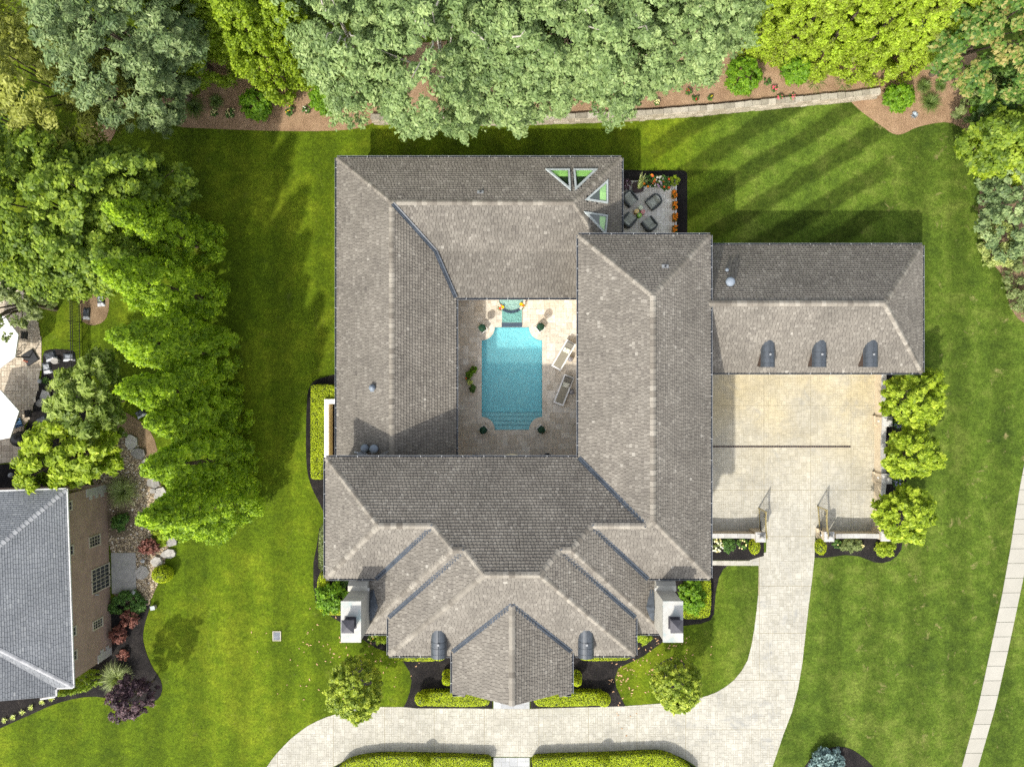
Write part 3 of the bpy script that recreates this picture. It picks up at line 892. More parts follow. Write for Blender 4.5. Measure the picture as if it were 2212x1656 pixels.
# ------------------------------------------------------------------ polygon tools
def sh_clip(subj, clip):
    """clip polygon subj (any simple polygon) against the convex polygon clip (counter-clockwise)"""
    out = list(subj)
    for i in range(len(clip)):
        a, b = clip[i], clip[(i + 1) % len(clip)]
        ex, ey = b[0] - a[0], b[1] - a[1]
        inp, out = out, []
        if not inp: break
        s_ = inp[-1]
        ds = ex * (s_[1] - a[1]) - ey * (s_[0] - a[0])
        for p in inp:
            dp = ex * (p[1] - a[1]) - ey * (p[0] - a[0])
            if (dp >= 0) != (ds >= 0):
                t_ = ds / (ds - dp)
                out.append((s_[0] + (p[0] - s_[0]) * t_, s_[1] + (p[1] - s_[1]) * t_))
            if dp >= 0: out.append(p)
            s_, ds = p, dp
    res = []
    for p in out:
        if not res or abs(p[0] - res[-1][0]) + abs(p[1] - res[-1][1]) > 1e-4: res.append(p)
    if len(res) > 1 and abs(res[0][0] - res[-1][0]) + abs(res[0][1] - res[-1][1]) < 1e-4: res.pop()
    return res
def area(p):
    return 0.5 * sum(p[i][0] * p[(i + 1) % len(p)][1] - p[(i + 1) % len(p)][0] * p[i][1] for i in range(len(p)))
def pip(x, y, poly):
    ins = False
    j = len(poly) - 1
    for i in range(len(poly)):
        xi, yi = poly[i]; xj, yj = poly[j]
        if (yi > y) != (yj > y) and x < (xj - xi) * (y - yi) / (yj - yi) + xi: ins = not ins
        j = i
    return ins
def ashlar(x0, y0, nx, ny, u, sizes, mask=None, rnd=random):
    """random ashlar layout on an nx x ny grid of u-sized cells -> (x, y, w, h)"""
    used = np.zeros((nx, ny), bool)
    if mask is not None: used |= ~mask
    out = []
    for j in range(ny):
        for i in range(nx):
            if used[i, j]: continue
            opts = sizes[:]
            rnd.shuffle(opts)
            opts.append((1, 1))
            for w, h in opts:
                if i + w <= nx and j + h <= ny and not used[i:i + w, j:j + h].any():
                    used[i:i + w, j:j + h] = True
                    out.append((x0 + i * u, y0 + j * u, w * u, h * u))
                    break
    return out
def slab_obj(name, dpts, z0, z1, mat, label=None, cat=None, smooth=0, tone=0.5, parent=None):
    mb = MB()
    mb.prism(ground_poly(dpts, 0.0, smooth), z0, z1, 0, tone)
    o = mb.build(name, mat, parent)
    if parent is None: props(o, label, cat, kind='structure')
    return o

# ------------------------------------------------------------------ the ground
mb = MB()
pool_d = [(1041, 706), (1171, 706), (1171, 928), (1041, 928)]
g = 700
hx0, hy0, hx1, hy1 = P(1030, 0)[0], P(0, 945)[1], P(1182, 0)[0], P(0, 640)[1]
for q in ([(-g, -g), (g, -g), (g, hy0), (-g, hy0)], [(-g, hy1), (g, hy1), (g, g), (-g, g)], [(-g, hy0), (hx0, hy0), (hx0, hy1), (-g, hy1)], [(hx1, hy0), (g, hy0), (g, hy1), (hx1, hy1)]):
    mb.face([(x, y, 0.0) for x, y in q])
props(mb.build('lawn', M['turf']), 'mown green lawn round the house with faint mowing stripes', 'lawn', kind='structure')

slab_obj('mulch_bed', [(205, 150), (330, 130), (330, 215), (300, 235), (262, 248), (245, 300), (215, 330), (180, 300)], -0.1, 0.018, M['mulch_brown'], 'dark brown mulch under the trees in the top left corner', 'mulch bed', 2)
slab_obj('mulch_bed', [(345, 120), (350, 215), (354, 240), (362, 262), (385, 275), (430, 277), (520, 281), (594, 283), (665, 284), (737, 282), (773, 278), (806, 266), (850, 250), (880, 120)], -0.1, 0.018, M['mulch_brown'],
         'brown mulch bed under the cypress trees behind the back lawn', 'mulch bed', 1)
slab_obj('mulch_bed', [(800, 110), (800, 256), (920, 258), (1234, 252), (1310, 246), (1475, 235), (1618, 222), (1780, 208), (1894, 197), (1900, 60), (1400, 60)], -0.1, 0.55, M['mulch_brown'],
         'raised brown mulch terrace held by the stone retaining wall', 'mulch bed', 0)
slab_obj('mulch_bed', [(1833, 214), (1850, 232), (1869, 248), (1905, 273), (1925, 288), (1940, 292), (1955, 288), (1977, 276), (2013, 267), (2049, 263), (2081, 277), (2100, 300), (2130, 260), (2110, 80), (2000, 60), (1900, 150), (1896, 208)], -0.1, 0.020, M['mulch_brown'],
         'pointed bed of brown mulch at the far right end of the retaining wall', 'mulch bed', 1)
slab_obj('mulch_bed', [(2085, 270), (2093, 330), (2120, 400), (2110, 470), (2135, 560), (2172, 600), (2178, 660), (2212, 705), (2300, 700), (2300, 200), (2110, 200)], -0.1, 0.016, M['mulch_tan'],
         'dry tan soil under the shrubs along the right edge', 'mulch bed', 2)
slab_obj('mulch_bed', [(735, 806), (712, 811), (690, 817), (676, 824), (667, 838), (663, 860), (661, 920), (661, 985), (664, 1022), (674, 1055), (690, 1085), (700, 1108), (704, 1135), (735, 1140)], -0.1, 0.020, M['mulch_black'],
         'black mulch bed round the L shaped hedge on the left side of the house', 'mulch bed', 1)
slab_obj('mulch_bed', [(715, 1130), (690, 1140), (684, 1180), (677, 1215), (677, 1265), (683, 1300), (697, 1319), (735, 1343), (775, 1375), (815, 1400), (850, 1412), (872, 1430), (885, 1450), (889, 1470), (885, 1495), (878, 1515), (872, 1526), (900, 1529), (1064, 1529), (1064, 1440), (1010, 1200), (720, 1130)], -0.1, 0.020, M['mulch_black'],
         'curving black mulch bed left of the front entrance', 'mulch bed', 0)
slab_obj('mulch_bed', [(1146, 1529), (1351, 1524.5), (1341, 1505), (1331, 1484), (1328, 1464), (1336, 1442), (1389, 1417), (1430, 1387), (1475, 1351), (1514, 1346), (1534, 1339), (1542, 1326), (1546, 1278), (1553, 1247), (1562, 1229), (1573, 1221), (1500, 1219), (1400, 1219), (1146, 1420)], -0.1, 0.020, M['mulch_black'],
         'curving black mulch bed right of the front entrance', 'mulch bed', 0)
slab_obj('mulch_bed', [(1335, 366), (1335, 392), (1461, 392), (1461, 512), (1484.5, 512), (1484.5, 378), (1482, 371), (1475, 368.5), (1440, 368), (1400, 369)], -0.1, 0.020, M['mulch_black'], 'black mulch edging round the small chair terrace', 'mulch bed')
slab_obj('mulch_bed', [(1500, 1158), (1650, 1158), (1650, 1200), (1618, 1209.5), (1500, 1209.5)], -0.1, 0.020, M['mulch_black'], 'small black mulch bed left of the driveway gate', 'mulch bed')
slab_obj('mulch_bed', [(1762, 1160), (1760, 1203.5), (1780, 1204), (1797, 1202), (1826, 1198), (1855, 1201), (1874, 1208), (1890, 1214), (1906, 1215.5), (1923, 1211), (1938, 1199.5), (1947, 1186), (1951, 1150), (1958, 1040), (1951, 900), (1925, 800), (1905, 800), (1904, 1157)], -0.1, 0.020, M['mulch_black'],
         'black mulch bed right of the gate running behind the court wall', 'mulch bed', 0)
slab_obj('mulch_bed', [(1735, 1660), (1748, 1640), (1769, 1622), (1795, 1613), (1820, 1611), (1842, 1618), (1862, 1632), (1880, 1648), (1894, 1665), (1880, 1710), (1750, 1710)], -0.1, 0.020, M['mulch_black'], 'round black mulch bed with the blue spruce at the bottom edge', 'mulch bed', 1)
for lb, cx, cy, r_ in (('dark mulch ring round the lone tree on the left front lawn', 772, 1457, 36), ('dark mulch ring round the lone tree on the right front lawn', 1452, 1457, 37)):
    slab_obj('mulch_ring', [(cx + r_ * math.cos(i * 0.3142), cy + r_ * 0.98 * math.sin(i * 0.3142)) for i in range(20)], -0.1, 0.019, M['mulch_black'], lb, 'mulch ring')
slab_obj('mulch_bed', [(690, 1690), (716, 1659), (741, 1645.5), (799, 1631), (849, 1630.5), (1064, 1635), (1064, 1720), (700, 1720)], -0.1, 0.020, M['mulch_black'], 'dark soil strip under the left hedge at the bottom edge', 'mulch bed')
slab_obj('mulch_bed', [(1146, 1635.5), (1331, 1629), (1425, 1624.8), (1467, 1635), (1505, 1658), (1535, 1720), (1146, 1720)], -0.1, 0.020, M['mulch_black'], 'dark soil strip under the right hedge at the bottom edge', 'mulch bed')
# the neighbour's side
slab_obj('mulch_bed', [(172, 612), (190, 606), (228, 616), (237, 640), (234, 680), (222, 697), (200, 704), (183, 698), (174, 690)], -0.1, 0.018, M['mulch_tan'], 'oval tan mulch patch beside the neighbour black fence', 'mulch bed', 1)
slab_obj('mulch_bed', [(92, 760), (110, 753), (150, 755), (163, 760), (165, 800), (185, 850), (190, 925), (120, 1000), (60, 1010), (40, 960), (66, 900), (80, 850), (92, 800)], -0.1, 0.014, M['mulch_black'], 'dark planting bed along the neighbour patio edge', 'mulch bed', 1)
slab_obj('mulch_bed', [(230, 870), (300, 905), (330, 935), (345, 990), (330, 1010), (300, 960), (245, 930)], -0.1, 0.016, M['mulch_tan'], 'worn soil patch under the row of cypress trees', 'mulch bed', 1)
gravel = [(196, 1030), (212, 1060), (225, 1120), (238, 1180), (243, 1215), (246, 1300), (300, 1300), (322, 1310), (327, 1290), (340, 1265), (349, 1235), (362, 1195), (366, 1150), (358, 1100), (350, 1050), (330, 1000), (300, 965), (275, 930), (245, 940), (215, 985)]
slab_obj('gravel_bed', gravel, -0.1, 0.020, M['gravelbed'], 'river pebble bed between the brick house and the flagstone steps', 'gravel bed', 1)
slab_obj('mulch_bed', [(0, 1572), (72, 1540), (118, 1519), (172, 1505), (215, 1503), (258, 1514), (323, 1519), (345, 1507), (352, 1486), (346, 1464), (330, 1442), (316, 1410), (308, 1378), (312, 1349), (322, 1318), (326, 1300), (240, 1290), (228, 1380), (150, 1470), (0, 1500), (-60, 1520), (-60, 1600)], -0.1, 0.022, M['mulch_black'], 'long black mulch bed wrapping the corner of the brick house', 'mulch bed', 1)
mb = MB()
gp = ground_poly(gravel, 0, 1)
dark_patches = [(250, 1075, 30, 42), (255, 1135, 34, 26), (258, 1115, 36, 24)]
tries = 0
npb = 0
gx = [p[0] for p in gp]; gy = [p[1] for p in gp]
pb = np.stack([RNG.uniform(min(gx), max(gx), 9500), RNG.uniform(min(gy), max(gy), 9500)], 1)
pb = pb[pts_in_poly(pb, gp)]
for x, y in pb:
    dx_, dy_ = x / S + 1106, 828 - y / S
    if any(((dx_ - a) / c_) ** 2 + ((dy_ - b) / d_) ** 2 < 1 for a, b, c_, d_ in dark_patches) and random.random() < 0.85: continue
    r_ = random.uniform(0.035, 0.085)
    tn = min(1, max(0, random.gauss(0.55, 0.25)))
    a0 = random.random() * 6.28
    vs = []
    for k_ in range(5):
        a = a0 + k_ * 1.2566
        rr = r_ * random.uniform(0.75, 1.1)
        vs.append((x + rr * math.cos(a), y + rr * 0.8 * math.sin(a), 0.025))
    ctr = (x, y, 0.03 + r_ * 0.55)
    vs.append(ctr)
    mb.faces(vs, [(i, (i + 1) % 5, 5) for i in range(5)], 0, tn, True)
props(mb.build('river_pebbles', M['pebble']), 'rounded tan and white river pebbles spread over the gravel bed', 'pebbles', kind='stuff')

# ------------------------------------------------------------------ driveway of stamped concrete slabs
drive_d = [(1500, 800), (1892, 800), (1892, 1152), (1762, 1152), (1761, 1159), (1759, 1206), (1754, 1252), (1747, 1306), (1740, 1367), (1733, 1432), (1724, 1486), (1711, 1536), (1693, 1583), (1675, 1636), (1662, 1675), (1635, 1750), (1545, 1750),
           (1507, 1657), (1490, 1645), (1468, 1633), (1447, 1626), (1425, 1623), (1331, 1627), (1146, 1633.6), (1064, 1633), (849, 1628.6), (799, 1629), (770, 1634), (741, 1643.6), (716, 1657), (685, 1690), (660, 1750), (530, 1750), (550, 1700), (576, 1656),
           (587, 1640), (599, 1625), (612, 1611), (629, 1594), (648, 1579), (665, 1567), (684, 1557), (705, 1548), (727, 1541), (750, 1534.5), (778, 1529), (806, 1526), (876, 1526), (1064, 1530), (1146, 1530), (1351, 1524), (1434, 1518), (1470, 1514), (1507, 1507), (1527, 1502),
           (1547, 1494.6), (1568, 1482), (1586, 1467.6), (1602, 1448), (1615, 1425), (1623, 1394), (1629, 1360), (1634, 1320), (1637.5, 1285), (1638.8, 1221), (1500, 1221), (1500, 1210.5), (1619, 1210.5), (1631, 1198), (1655, 1192), (1656, 1152), (1500, 1152)]
drive = slab_obj('driveway', drive_d, -0.1, 0.012, M['joint'], 'cream stamped concrete driveway sweeping past the entrance to the garage court', 'driveway')
drive_w = ground_poly(drive_d)
def dcell(xa, xb, ya, yb):
    a = P(xa, ya); b = P(xb, yb)
    return (a.x, b.y, b.x, a.y)
cells = []
cx_ = [1500, 1650, 1751, 1838, 1892]; cy_ = [800, 875.5, 964, 1058, 1158]
for i in range(4):
    for j in range(4):
        cells.append(dcell(cx_[i], cx_[i + 1], cy_[j], cy_[j + 1]))
ry = [1158, 1265, 1367, 1468, 1575, 1660, 1750]
for j in range(6):
    cells.append(dcell(1640 if j < 3 else 1481, 1770, ry[j], ry[j + 1]))
cells.append(dcell(1500, 1640, 1158, 1265))
cells.append(dcell(1481, 1640, 1265, 1468))
hx = [520, 600, 720, 831, 938, 1046, 1164, 1271, 1376, 1481]
for i in range(9):
    cells.append(dcell(hx[i], hx[i + 1], 1468, 1750))
cell_u = 0.165
SZ = [(2, 1), (1, 2), (2, 2), (3, 2), (2, 3), (3, 3), (1, 3), (3, 1), (2, 1), (1, 2), (1, 1), (1, 1)]
for x0, y0, x1, y1 in cells:
    mbs = MB()
    x0 += 0.012; y0 += 0.012; x1 -= 0.012; y1 -= 0.012
    nx, ny = max(1, round((x1 - x0) / cell_u)), max(1, round((y1 - y0) / cell_u))
    base_t = random.gauss(0.5, 0.05)
    ux_, uy_ = (x1 - x0) / nx, (y1 - y0) / ny
    ctr_ = pts_in_poly(np.array([(x0 + (i + .5) * ux_, y0 + (j + .5) * uy_) for i in range(nx) for j in range(ny)]), drive_w).reshape(nx, ny)
    grow = ctr_.copy()
    grow[1:] |= ctr_[:-1]; grow[:-1] |= ctr_[1:]; grow[:, 1:] |= grow[:, :-1].copy(); grow[:, :-1] |= grow[:, 1:].copy()
    full = ctr_
    for (i, j, w, h) in [(round(a), round(b), round(c), round(d)) for a, b, c, d in ashlar(0, 0, nx, ny, 1, SZ, grow)]:
        gx_, gy_ = random.uniform(0.003, 0.010), random.uniform(0.003, 0.010)
        xa, ya, xb, yb = x0 + i * ux_ + gx_, y0 + j * uy_ + gy_, x0 + (i + w) * ux_ - gx_, y0 + (j + h) * uy_ - gy_
        poly = [(xa, ya), (xb, ya), (xb, yb), (xa, yb)]
        if not full[max(0, i - 1):i + w + 1, max(0, j - 1):j + h + 1].all():
            poly = sh_clip(drive_w, poly)
            if len(poly) < 3 or abs(area(poly)) < 0.002: continue
        tz = 0.017 + random.uniform(0, 0.003)
        tn = base_t + random.gauss(0, 0.20)
        if len(poly) == 4:
            mbs.face([(x, y, tz) for x, y in poly], 0, tn)
        else:
            mbs.prism(poly, 0.013, tz, 0, tn)
    if mbs.f:
        mbs.build('slab', M['stamped'], drive)
# trench drain
mb = MB(); a = P(1536, 962); b = P(1837, 966)
mb.box(((a.x + b.x) / 2, (a.y + b.y) / 2, 0.015), (b.x - a.x, a.y - b.y, 0.02), 0, 0)
td = props(mb.build('trench_drain', M['cheek']), 'long dark trench drain across the garage court', 'drain', kind='structure')
mb = MB()
nb = 60
for i in range(nb):
    x = a.x + (b.x - a.x) * (i + 0.5) / nb
    mb.box((x, (a.y + b.y) / 2, 0.028), (0.09, a.y - b.y - 0.03, 0.008))
mb.build('grate', M['black'], td)

# sidewalk slabs
sw = props(bpy.data.objects.new('sidewalk', None), 'pale concrete sidewalk curving down the right edge of the picture', 'sidewalk', kind='structure')
COL.objects.link(sw)
Lp = [(2238, 900), (2212, 1003), (2201, 1062), (2183, 1180.7), (2163, 1292), (2138, 1410), (2113, 1525), (2078, 1654), (2052, 1750)]
Rp = [(2286, 900), (2258, 1003), (2245, 1062), (2224, 1180.7), (2201, 1292), (2176, 1410), (2150, 1525), (2113, 1654), (2087, 1750)]
def along(poly, t_):
    ls = [math.dist(poly[i], poly[i + 1]) for i in range(len(poly) - 1)]
    d_ = t_ * sum(ls)
    for i, l_ in enumerate(ls):
        if d_ <= l_ or i == len(ls) - 1:
            k_ = d_ / l_
            return (poly[i][0] + (poly[i + 1][0] - poly[i][0]) * k_, poly[i][1] + (poly[i + 1][1] - poly[i][1]) * k_)
        d_ -= l_
ns = 27
for i in range(ns):
    a, b = i / ns + 0.0005, (i + 1) / ns - 0.0005
    mb = MB()
    mb.prism([tuple(P(*q)[:2]) for q in (along(Lp, a), along(Lp, b), along(Rp, b), along(Rp, a))], -0.08, 0.03, 0, random.uniform(0.1, 0.9))
    mb.build('slab', M['sidewalk'], sw)

# entrance walk
for lb, (xa, ya, xb, yb) in (('grey blue paved landing in front of the entrance porch', (1066, 1440, 1144, 1530)), ('grey blue paved walk between the two bottom hedges', (1066, 1635, 1144, 1700))):
    w_ = slab_obj('entry_walk', [(xa, ya), (xb, ya), (xb, yb), (xa, yb)], -0.1, 0.013, M['joint'], lb, 'walkway')
    a = P(xa, yb); b = P(xb, ya)
    nx, ny = 9, max(2, round((b.y - a.y) / 0.3))
    for (x, y, w, h) in ashlar(0, 0, nx, ny, 1, [(2, 1), (2, 2), (3, 1)]):
        mb = MB()
        sx, sy = (b.x - a.x) / nx, (b.y - a.y) / ny
        mb.box((a.x + (x + w / 2) * sx, a.y + (y + h / 2) * sy, 0.015), (w * sx - 0.012, h * sy - 0.012, 0.02), 0, 0, random.random())
        mb.build('paver', M['walkstone'], w_)

# ------------------------------------------------------------------ courtyard, pool, spa
def arc_pts(cx, cy, r_, a0, a1, n=10):
    return [(cx + r_ * math.cos(R(a0 + (a1 - a0) * i / n)), cy + r_ * math.sin(R(a0 + (a1 - a0) * i / n))) for i in range(n + 1)]
def pool_outline(g_=0.0):
    x0, x1, y0, y1 = 1040.7 - g_, 1171 + g_, 706.6 - g_, 928 + g_
    r_ = 28.2 - g_ * 1.0
    c0 = 0.0
    pts = []
    pts += arc_pts(1040.7, 706.6, 28.2 - g_ if g_ else 28.2, 90, 0) if False else []
    ins = 28.2
    pts += [(p[0], p[1]) for p in arc_pts(1040.7, 706.6, ins - g_, 90, 0)]
    pts += [(p[0], p[1]) for p in arc_pts(1171, 706.6, ins - g_, 180, 90)]
    pts += [(p[0], p[1]) for p in arc_pts(1171, 928, ins - g_, 270, 180)]
    pts += [(p[0], p[1]) for p in arc_pts(1040.7, 928, ins - g_, 0, -90)]
    # push the straight sides out
    out = []
    for x, y in pts:
        if g_:
            if abs(y - 706.6) < 0.01: y = y0
            if abs(y - 928) < 0.01: y = y1
            if abs(x - 1040.7) < 0.01: x = x0
            if abs(x - 1171) < 0.01: x = x1
        out.append((x, y))
    return out
pool_in = pool_outline()
CO = 10.0
cop_out = pool_outline(CO)
court = bpy.data.objects.new('courtyard', None); COL.objects.link(court)
props(court, 'cream travertine courtyard paving round the swimming pool', 'courtyard', kind='structure')
# sub-base as a ring of slabs round the pool so the basin stays open
mb = MB()
ax0, ay0 = P(970, 1012)[:2]; ax1, ay1 = P(1275, 632)[:2]
pa, pb2 = P(1040.7, 928), P(1171, 706.6)
for q in ((ax0, ay0, ax1, pa.y), (ax0, pb2.y, ax1, ay1), (ax0, pa.y, pa.x, pb2.y), (pb2.x, pa.y, ax1, pb2.y)):
    mb.prism([(q[0], q[1]), (q[2], q[1]), (q[2], q[3]), (q[0], q[3])], -0.1, 0.018)
mb.build('paving_bed', M['grout'], court)
u_ = 0.205
nx, ny = int((ax1 - ax0) / u_), int((ay1 - ay0) / u_)
mid_out = [tuple(P(*q)[:2]) for q in pool_outline(CO * 0.55)]
cpts = np.array([(ax0 + (i + .5) * u_, ay0 + (j + .5) * u_) for i in range(nx) for j in range(ny)])
mask = ~pts_in_poly(cpts, mid_out)
spa_rect = [tuple(P(*q)[:2]) for q in ((1083.8, 700), (1127.6, 700), (1127.6, 640), (1083.8, 640))]
mask &= ~pts_in_poly(cpts, spa_rect)
mask = mask.reshape(nx, ny)
TONES = [0.05, 0.25, 0.4, 0.5, 0.6, 0.75, 0.95]
cache = {}
stuff = MB()
lay = ashlar(0, 0, nx, ny, 1, [(3, 2), (2, 3), (3, 3), (2, 2), (4, 3), (2, 2), (3, 2), (4, 2)], mask)
lay.sort(key=lambda q: -q[2] * q[3])
for n_, (i, j, w, h) in enumerate(lay):
    i, j, w, h = round(i), round(j), round(w), round(h)
    tn = random.choice(TONES)
    c = (ax0 + (i + w / 2) * u_, ay0 + (j + h / 2) * u_, 0.022)
    if n_ < 300:
        key = (w, h, tn)
        if key not in cache:
            mb = MB(); mb.box((0, 0, 0), (w * u_ - 0.012, h * u_ - 0.012, 0.018), 0, 0, tn)
            o = mb.build('paver', M['travertine'], court); cache[key] = o.data
        else:
            o = link('paver', cache[key], court)
        o.location = c
    else:
        stuff.box(c, (w * u_ - 0.012, h * u_ - 0.012, 0.018), 0, 0, tn)
if stuff.f:
    props(stuff.build('pavers', M['travertine'], court), kind='stuff')
pool = thing('swimming_pool', 'turquoise swimming pool with scooped corners in the courtyard', 'swimming pool', (0, 0, 0))
# coping pieces between the two outlines
inn = [P(*q) for q in pool_in]; outr = [P(*q) for q in cop_out]
def coping(qs):
    mb = MB(); mb.prism([(p.x, p.y) for p in qs], -0.03, 0.042, 0, random.uniform(0.2, 0.9)); mb.build('coping_stone', M['travertine'], pool)
for arc in range(4):
    b_ = arc * 11
    for k0, k1 in ((0, 3), (3, 7), (7, 10)):
        a0 = inn[b_ + k0:b_ + k1 + 1]; b0 = outr[b_ + k0:b_ + k1 + 1]
        coping(a0 + b0[::-1])
    i, j = b_ + 10, (b_ + 11) % 44
    L_ = (inn[j] - inn[i]).length
    k_ = max(1, round(L_ / 0.62))
    for m_ in range(k_):
        e = 0.005 / L_
        t0, t1 = m_ / k_ + e, (m_ + 1) / k_ - e
        coping([inn[i].lerp(inn[j], t0), inn[i].lerp(inn[j], t1), outr[i].lerp(outr[j], t1), outr[i].lerp(outr[j], t0)])
# basin: walls, floor, steps
mb = MB()
pin = [(p.x, p.y) for p in inn]
wall_poly = [((p[0] - 1106) * 1.0 + 1106, p[1]) for p in pool_in]
nI = len(pin)
for i in range(nI):
    a, b = pin[i], pin[(i + 1) % nI]
    mb.face([(a[0], a[1], 0.03), (b[0], b[1], 0.03), (b[0], b[1], -1.45), (a[0], a[1], -1.45)], 0)
mb.prism(pin, -1.6, -1.45)
mb.build('basin', M['plaster'], pool)
ys_ = [891, 899.6, 908.5, 917.6]
for n_, y in enumerate(ys_):
    poly = sh_clip(pin, [tuple(P(1030, 945)[:2]), tuple(P(1182, 945)[:2]), tuple(P(1182, y)[:2]), tuple(P(1030, y)[:2])])
    mb = MB(); mb.prism([(p[0] * 1.0, p[1]) for p in poly], -1.44, -1.0 + 0.22 * n_, 0, 0.5)
    sp_ = mb.build('step', M['stepplaster'], pool)
    ys2 = [p[1] for p in poly]; yt = max(ys2); xs2 = [p[0] for p in poly if p[1] > yt - 0.02]
    mb = MB(); mb.box(((min(xs2) + max(xs2)) / 2, yt - 0.03, -0.995 + 0.22 * n_), (max(xs2) - min(xs2), 0.05, 0.012)); mb.build('nosing', M['nosing'], sp_)
mb = MB(); mb.prism(pin, -0.085, -0.08); mb.build('water', M['water'], pool)
# spa and spillway
spa = thing('spa', 'raised teal spa with a navy tiled lip at the head of the pool', 'spa', (0, 0, 0))
arcs = [(1079.5, 640)] + arc_pts(1104.3, 645, 27.5, 165, 15, 12) + [(1129, 640)]
sp_o = [P(*q) for q in arcs]
mb = MB(); mb.prism([(p.x, p.y) for p in sp_o], -0.05, 0.33); mb.build('spa_floor', M['shelf'], spa)
mb = MB()
lip_t = MB(); lip_u = MB()
for ii, (a, b) in enumerate(zip(sp_o[:-1], sp_o[1:])):
    d_ = (b - a).normalized(); n2 = Vector((d_.y, -d_.x, 0))
    if n2.dot(Vector((0, 1, 0))) > 0: pass
    q = [a, b, b + n2 * 0.0, a]
    (mb if 4 <= ii <= 9 else lip_t if ii < 4 else lip_u).prism([(a.x, a.y), (b.x, b.y), (b.x * 1.0 + n2.x * 0.16, b.y + n2.y * 0.16), (a.x + n2.x * 0.16, a.y + n2.y * 0.16)], 0.0, 0.44)
lip = mb.build('lip', M['tilenavy'], spa)
lip_t.build('rim', M['travertine'], spa); lip_u.build('rim', M['travertine'], spa)

mb = MB(); mb.prism([(p.x, p.y) for p in sp_o], 0.40, 0.405); mb.build('spa_water', M['spawater'], spa)
mb = MB(); a = P(1083.8, 697); b = P(1127.6, 655)
mb.box(((a.x + b.x) / 2, (a.y + b.y) / 2, 0.06), (b.x - a.x, b.y - a.y, 0.12)); mb.build('shelf', M['shelf'], spa)
mb = MB(); mb.box(((a.x + b.x) / 2, (a.y + b.y) / 2, 0.135), (b.x - a.x - 0.04, b.y - a.y - 0.02, 0.006)); mb.build('shelf_water', M['spawater'], spa)
mb = MB(); c = P(1105.7, 701.8); mb.prism([(a.x, P(0, 706.4).y), (b.x, P(0, 706.4).y), (b.x, P(0, 697).y), (a.x, P(0, 697).y)], -0.08, 0.1, topz=lambda x, y: 0.05 + 0.08 * (y - P(0, 706.4).y) / 0.32)
mb.build('spillway', M['tilenavy'], spa)

# ------------------------------------------------------------------ small terrace
terr = slab_obj('terrace', [(1330, 390), (1461, 390), (1461, 512), (1330, 512)], -0.1, 0.022, M['grout'], 'small paved terrace with four lounge chairs and fruit stools', 'terrace')
a = P(1330, 512); b = P(1461, 390)
u_ = 0.165
nx, ny = int((b.x - a.x) / u_), int((b.y - a.y) / u_)
cache = {}
stuff = MB()
lay = ashlar(0, 0, nx, ny, 1, [(2, 1), (1, 2), (2, 2), (2, 2), (2, 1), (1, 2)])
lay.sort(key=lambda q: -q[2] * q[3])
for n_, (i, j, w, h) in enumerate(lay):
    w, h = round(w), round(h)
    tn = random.choice(TONES)
    c = (a.x + (i + w / 2) * u_, a.y + (j + h / 2) * u_, 0.024)
    if n_ < 300:
        if (w, h, tn) not in cache:
            mb = MB(); mb.box((0, 0, 0), (w * u_ - 0.014, h * u_ - 0.014, 0.02), 0, 0, tn)
            o = mb.build('paver', M['tumbled'], terr); cache[(w, h, tn)] = o.data
        else: o = link('paver', cache[(w, h, tn)], terr)
        o.location = c
    else: stuff.box(c, (w * u_ - 0.014, h * u_ - 0.014, 0.02), 0, 0, tn)
if stuff.f: props(stuff.build('pavers', M['tumbled'], terr), kind='stuff')
mb = MB(); a2 = P(1458.5, 512); b2 = P(1461.5, 390)
mb.box(((a2.x + b2.x) / 2, (a2.y + b2.y) / 2, 0.025), (b2.x - a2.x, b2.y - a2.y, 0.045)); mb.build('edging', M['white'], terr)

# neighbour's patio
pat_d = [(-40, 610), (40, 612), (64.6, 648), (77, 684), (85, 708), (88.5, 735), (89.7, 755), (89, 775), (87, 798), (80.7, 845), (76, 865), (70, 881), (64, 902), (60, 910), (50, 922), (48, 985), (45, 996), (-40, 1005)]
patio = slab_obj('patio', pat_d, -0.1, 0.014, M['gravelbed'], 'curved paver patio of the neighbour at the left edge', 'patio')
pw = ground_poly(pat_d)
px = [p[0] for p in pw]; py = [p[1] for p in pw]
u_ = 0.21
nx, ny = int((max(px) - min(px)) / u_) + 1, int((max(py) - min(py)) / u_) + 1
pm = pts_in_poly(np.array([(min(px) + (i + .5) * u_, min(py) + (j + .5) * u_) for i in range(nx) for j in range(ny)]), pw).reshape(nx, ny)
lay = ashlar(0, 0, nx, ny, 1, [(2, 1), (2, 2), (3, 2), (2, 2), (2, 1), (1, 2)], pm)
vis, hid = [], []
for q in lay:
    dx_ = (min(px) + (q[0] + q[2] / 2) * u_) / S + 1106
    (vis if dx_ > -4 else hid).append(q)
vis.sort(key=lambda q: -q[2] * q[3])
stuff = MB(); cache = {}
for n_, (i, j, w, h) in enumerate(vis + hid):
    w, h = round(w), round(h)
    tn = random.choice(TONES)
    c = (min(px) + (i + w / 2) * u_, min(py) + (j + h / 2) * u_, 0.018)
    if n_ < 300 and n_ < len(vis):
        if (w, h, tn) not in cache:
            mb = MB(); mb.box((0, 0, 0), (w * u_ - 0.02, h * u_ - 0.02, 0.025), 0, 0, tn)
            o = mb.build('paver', M['patio'], patio); cache[(w, h, tn)] = o.data
        else: o = link('paver', cache[(w, h, tn)], patio)
        o.location = c
    else: stuff.box(c, (w * u_ - 0.02, h * u_ - 0.02, 0.025), 0, 0, tn)
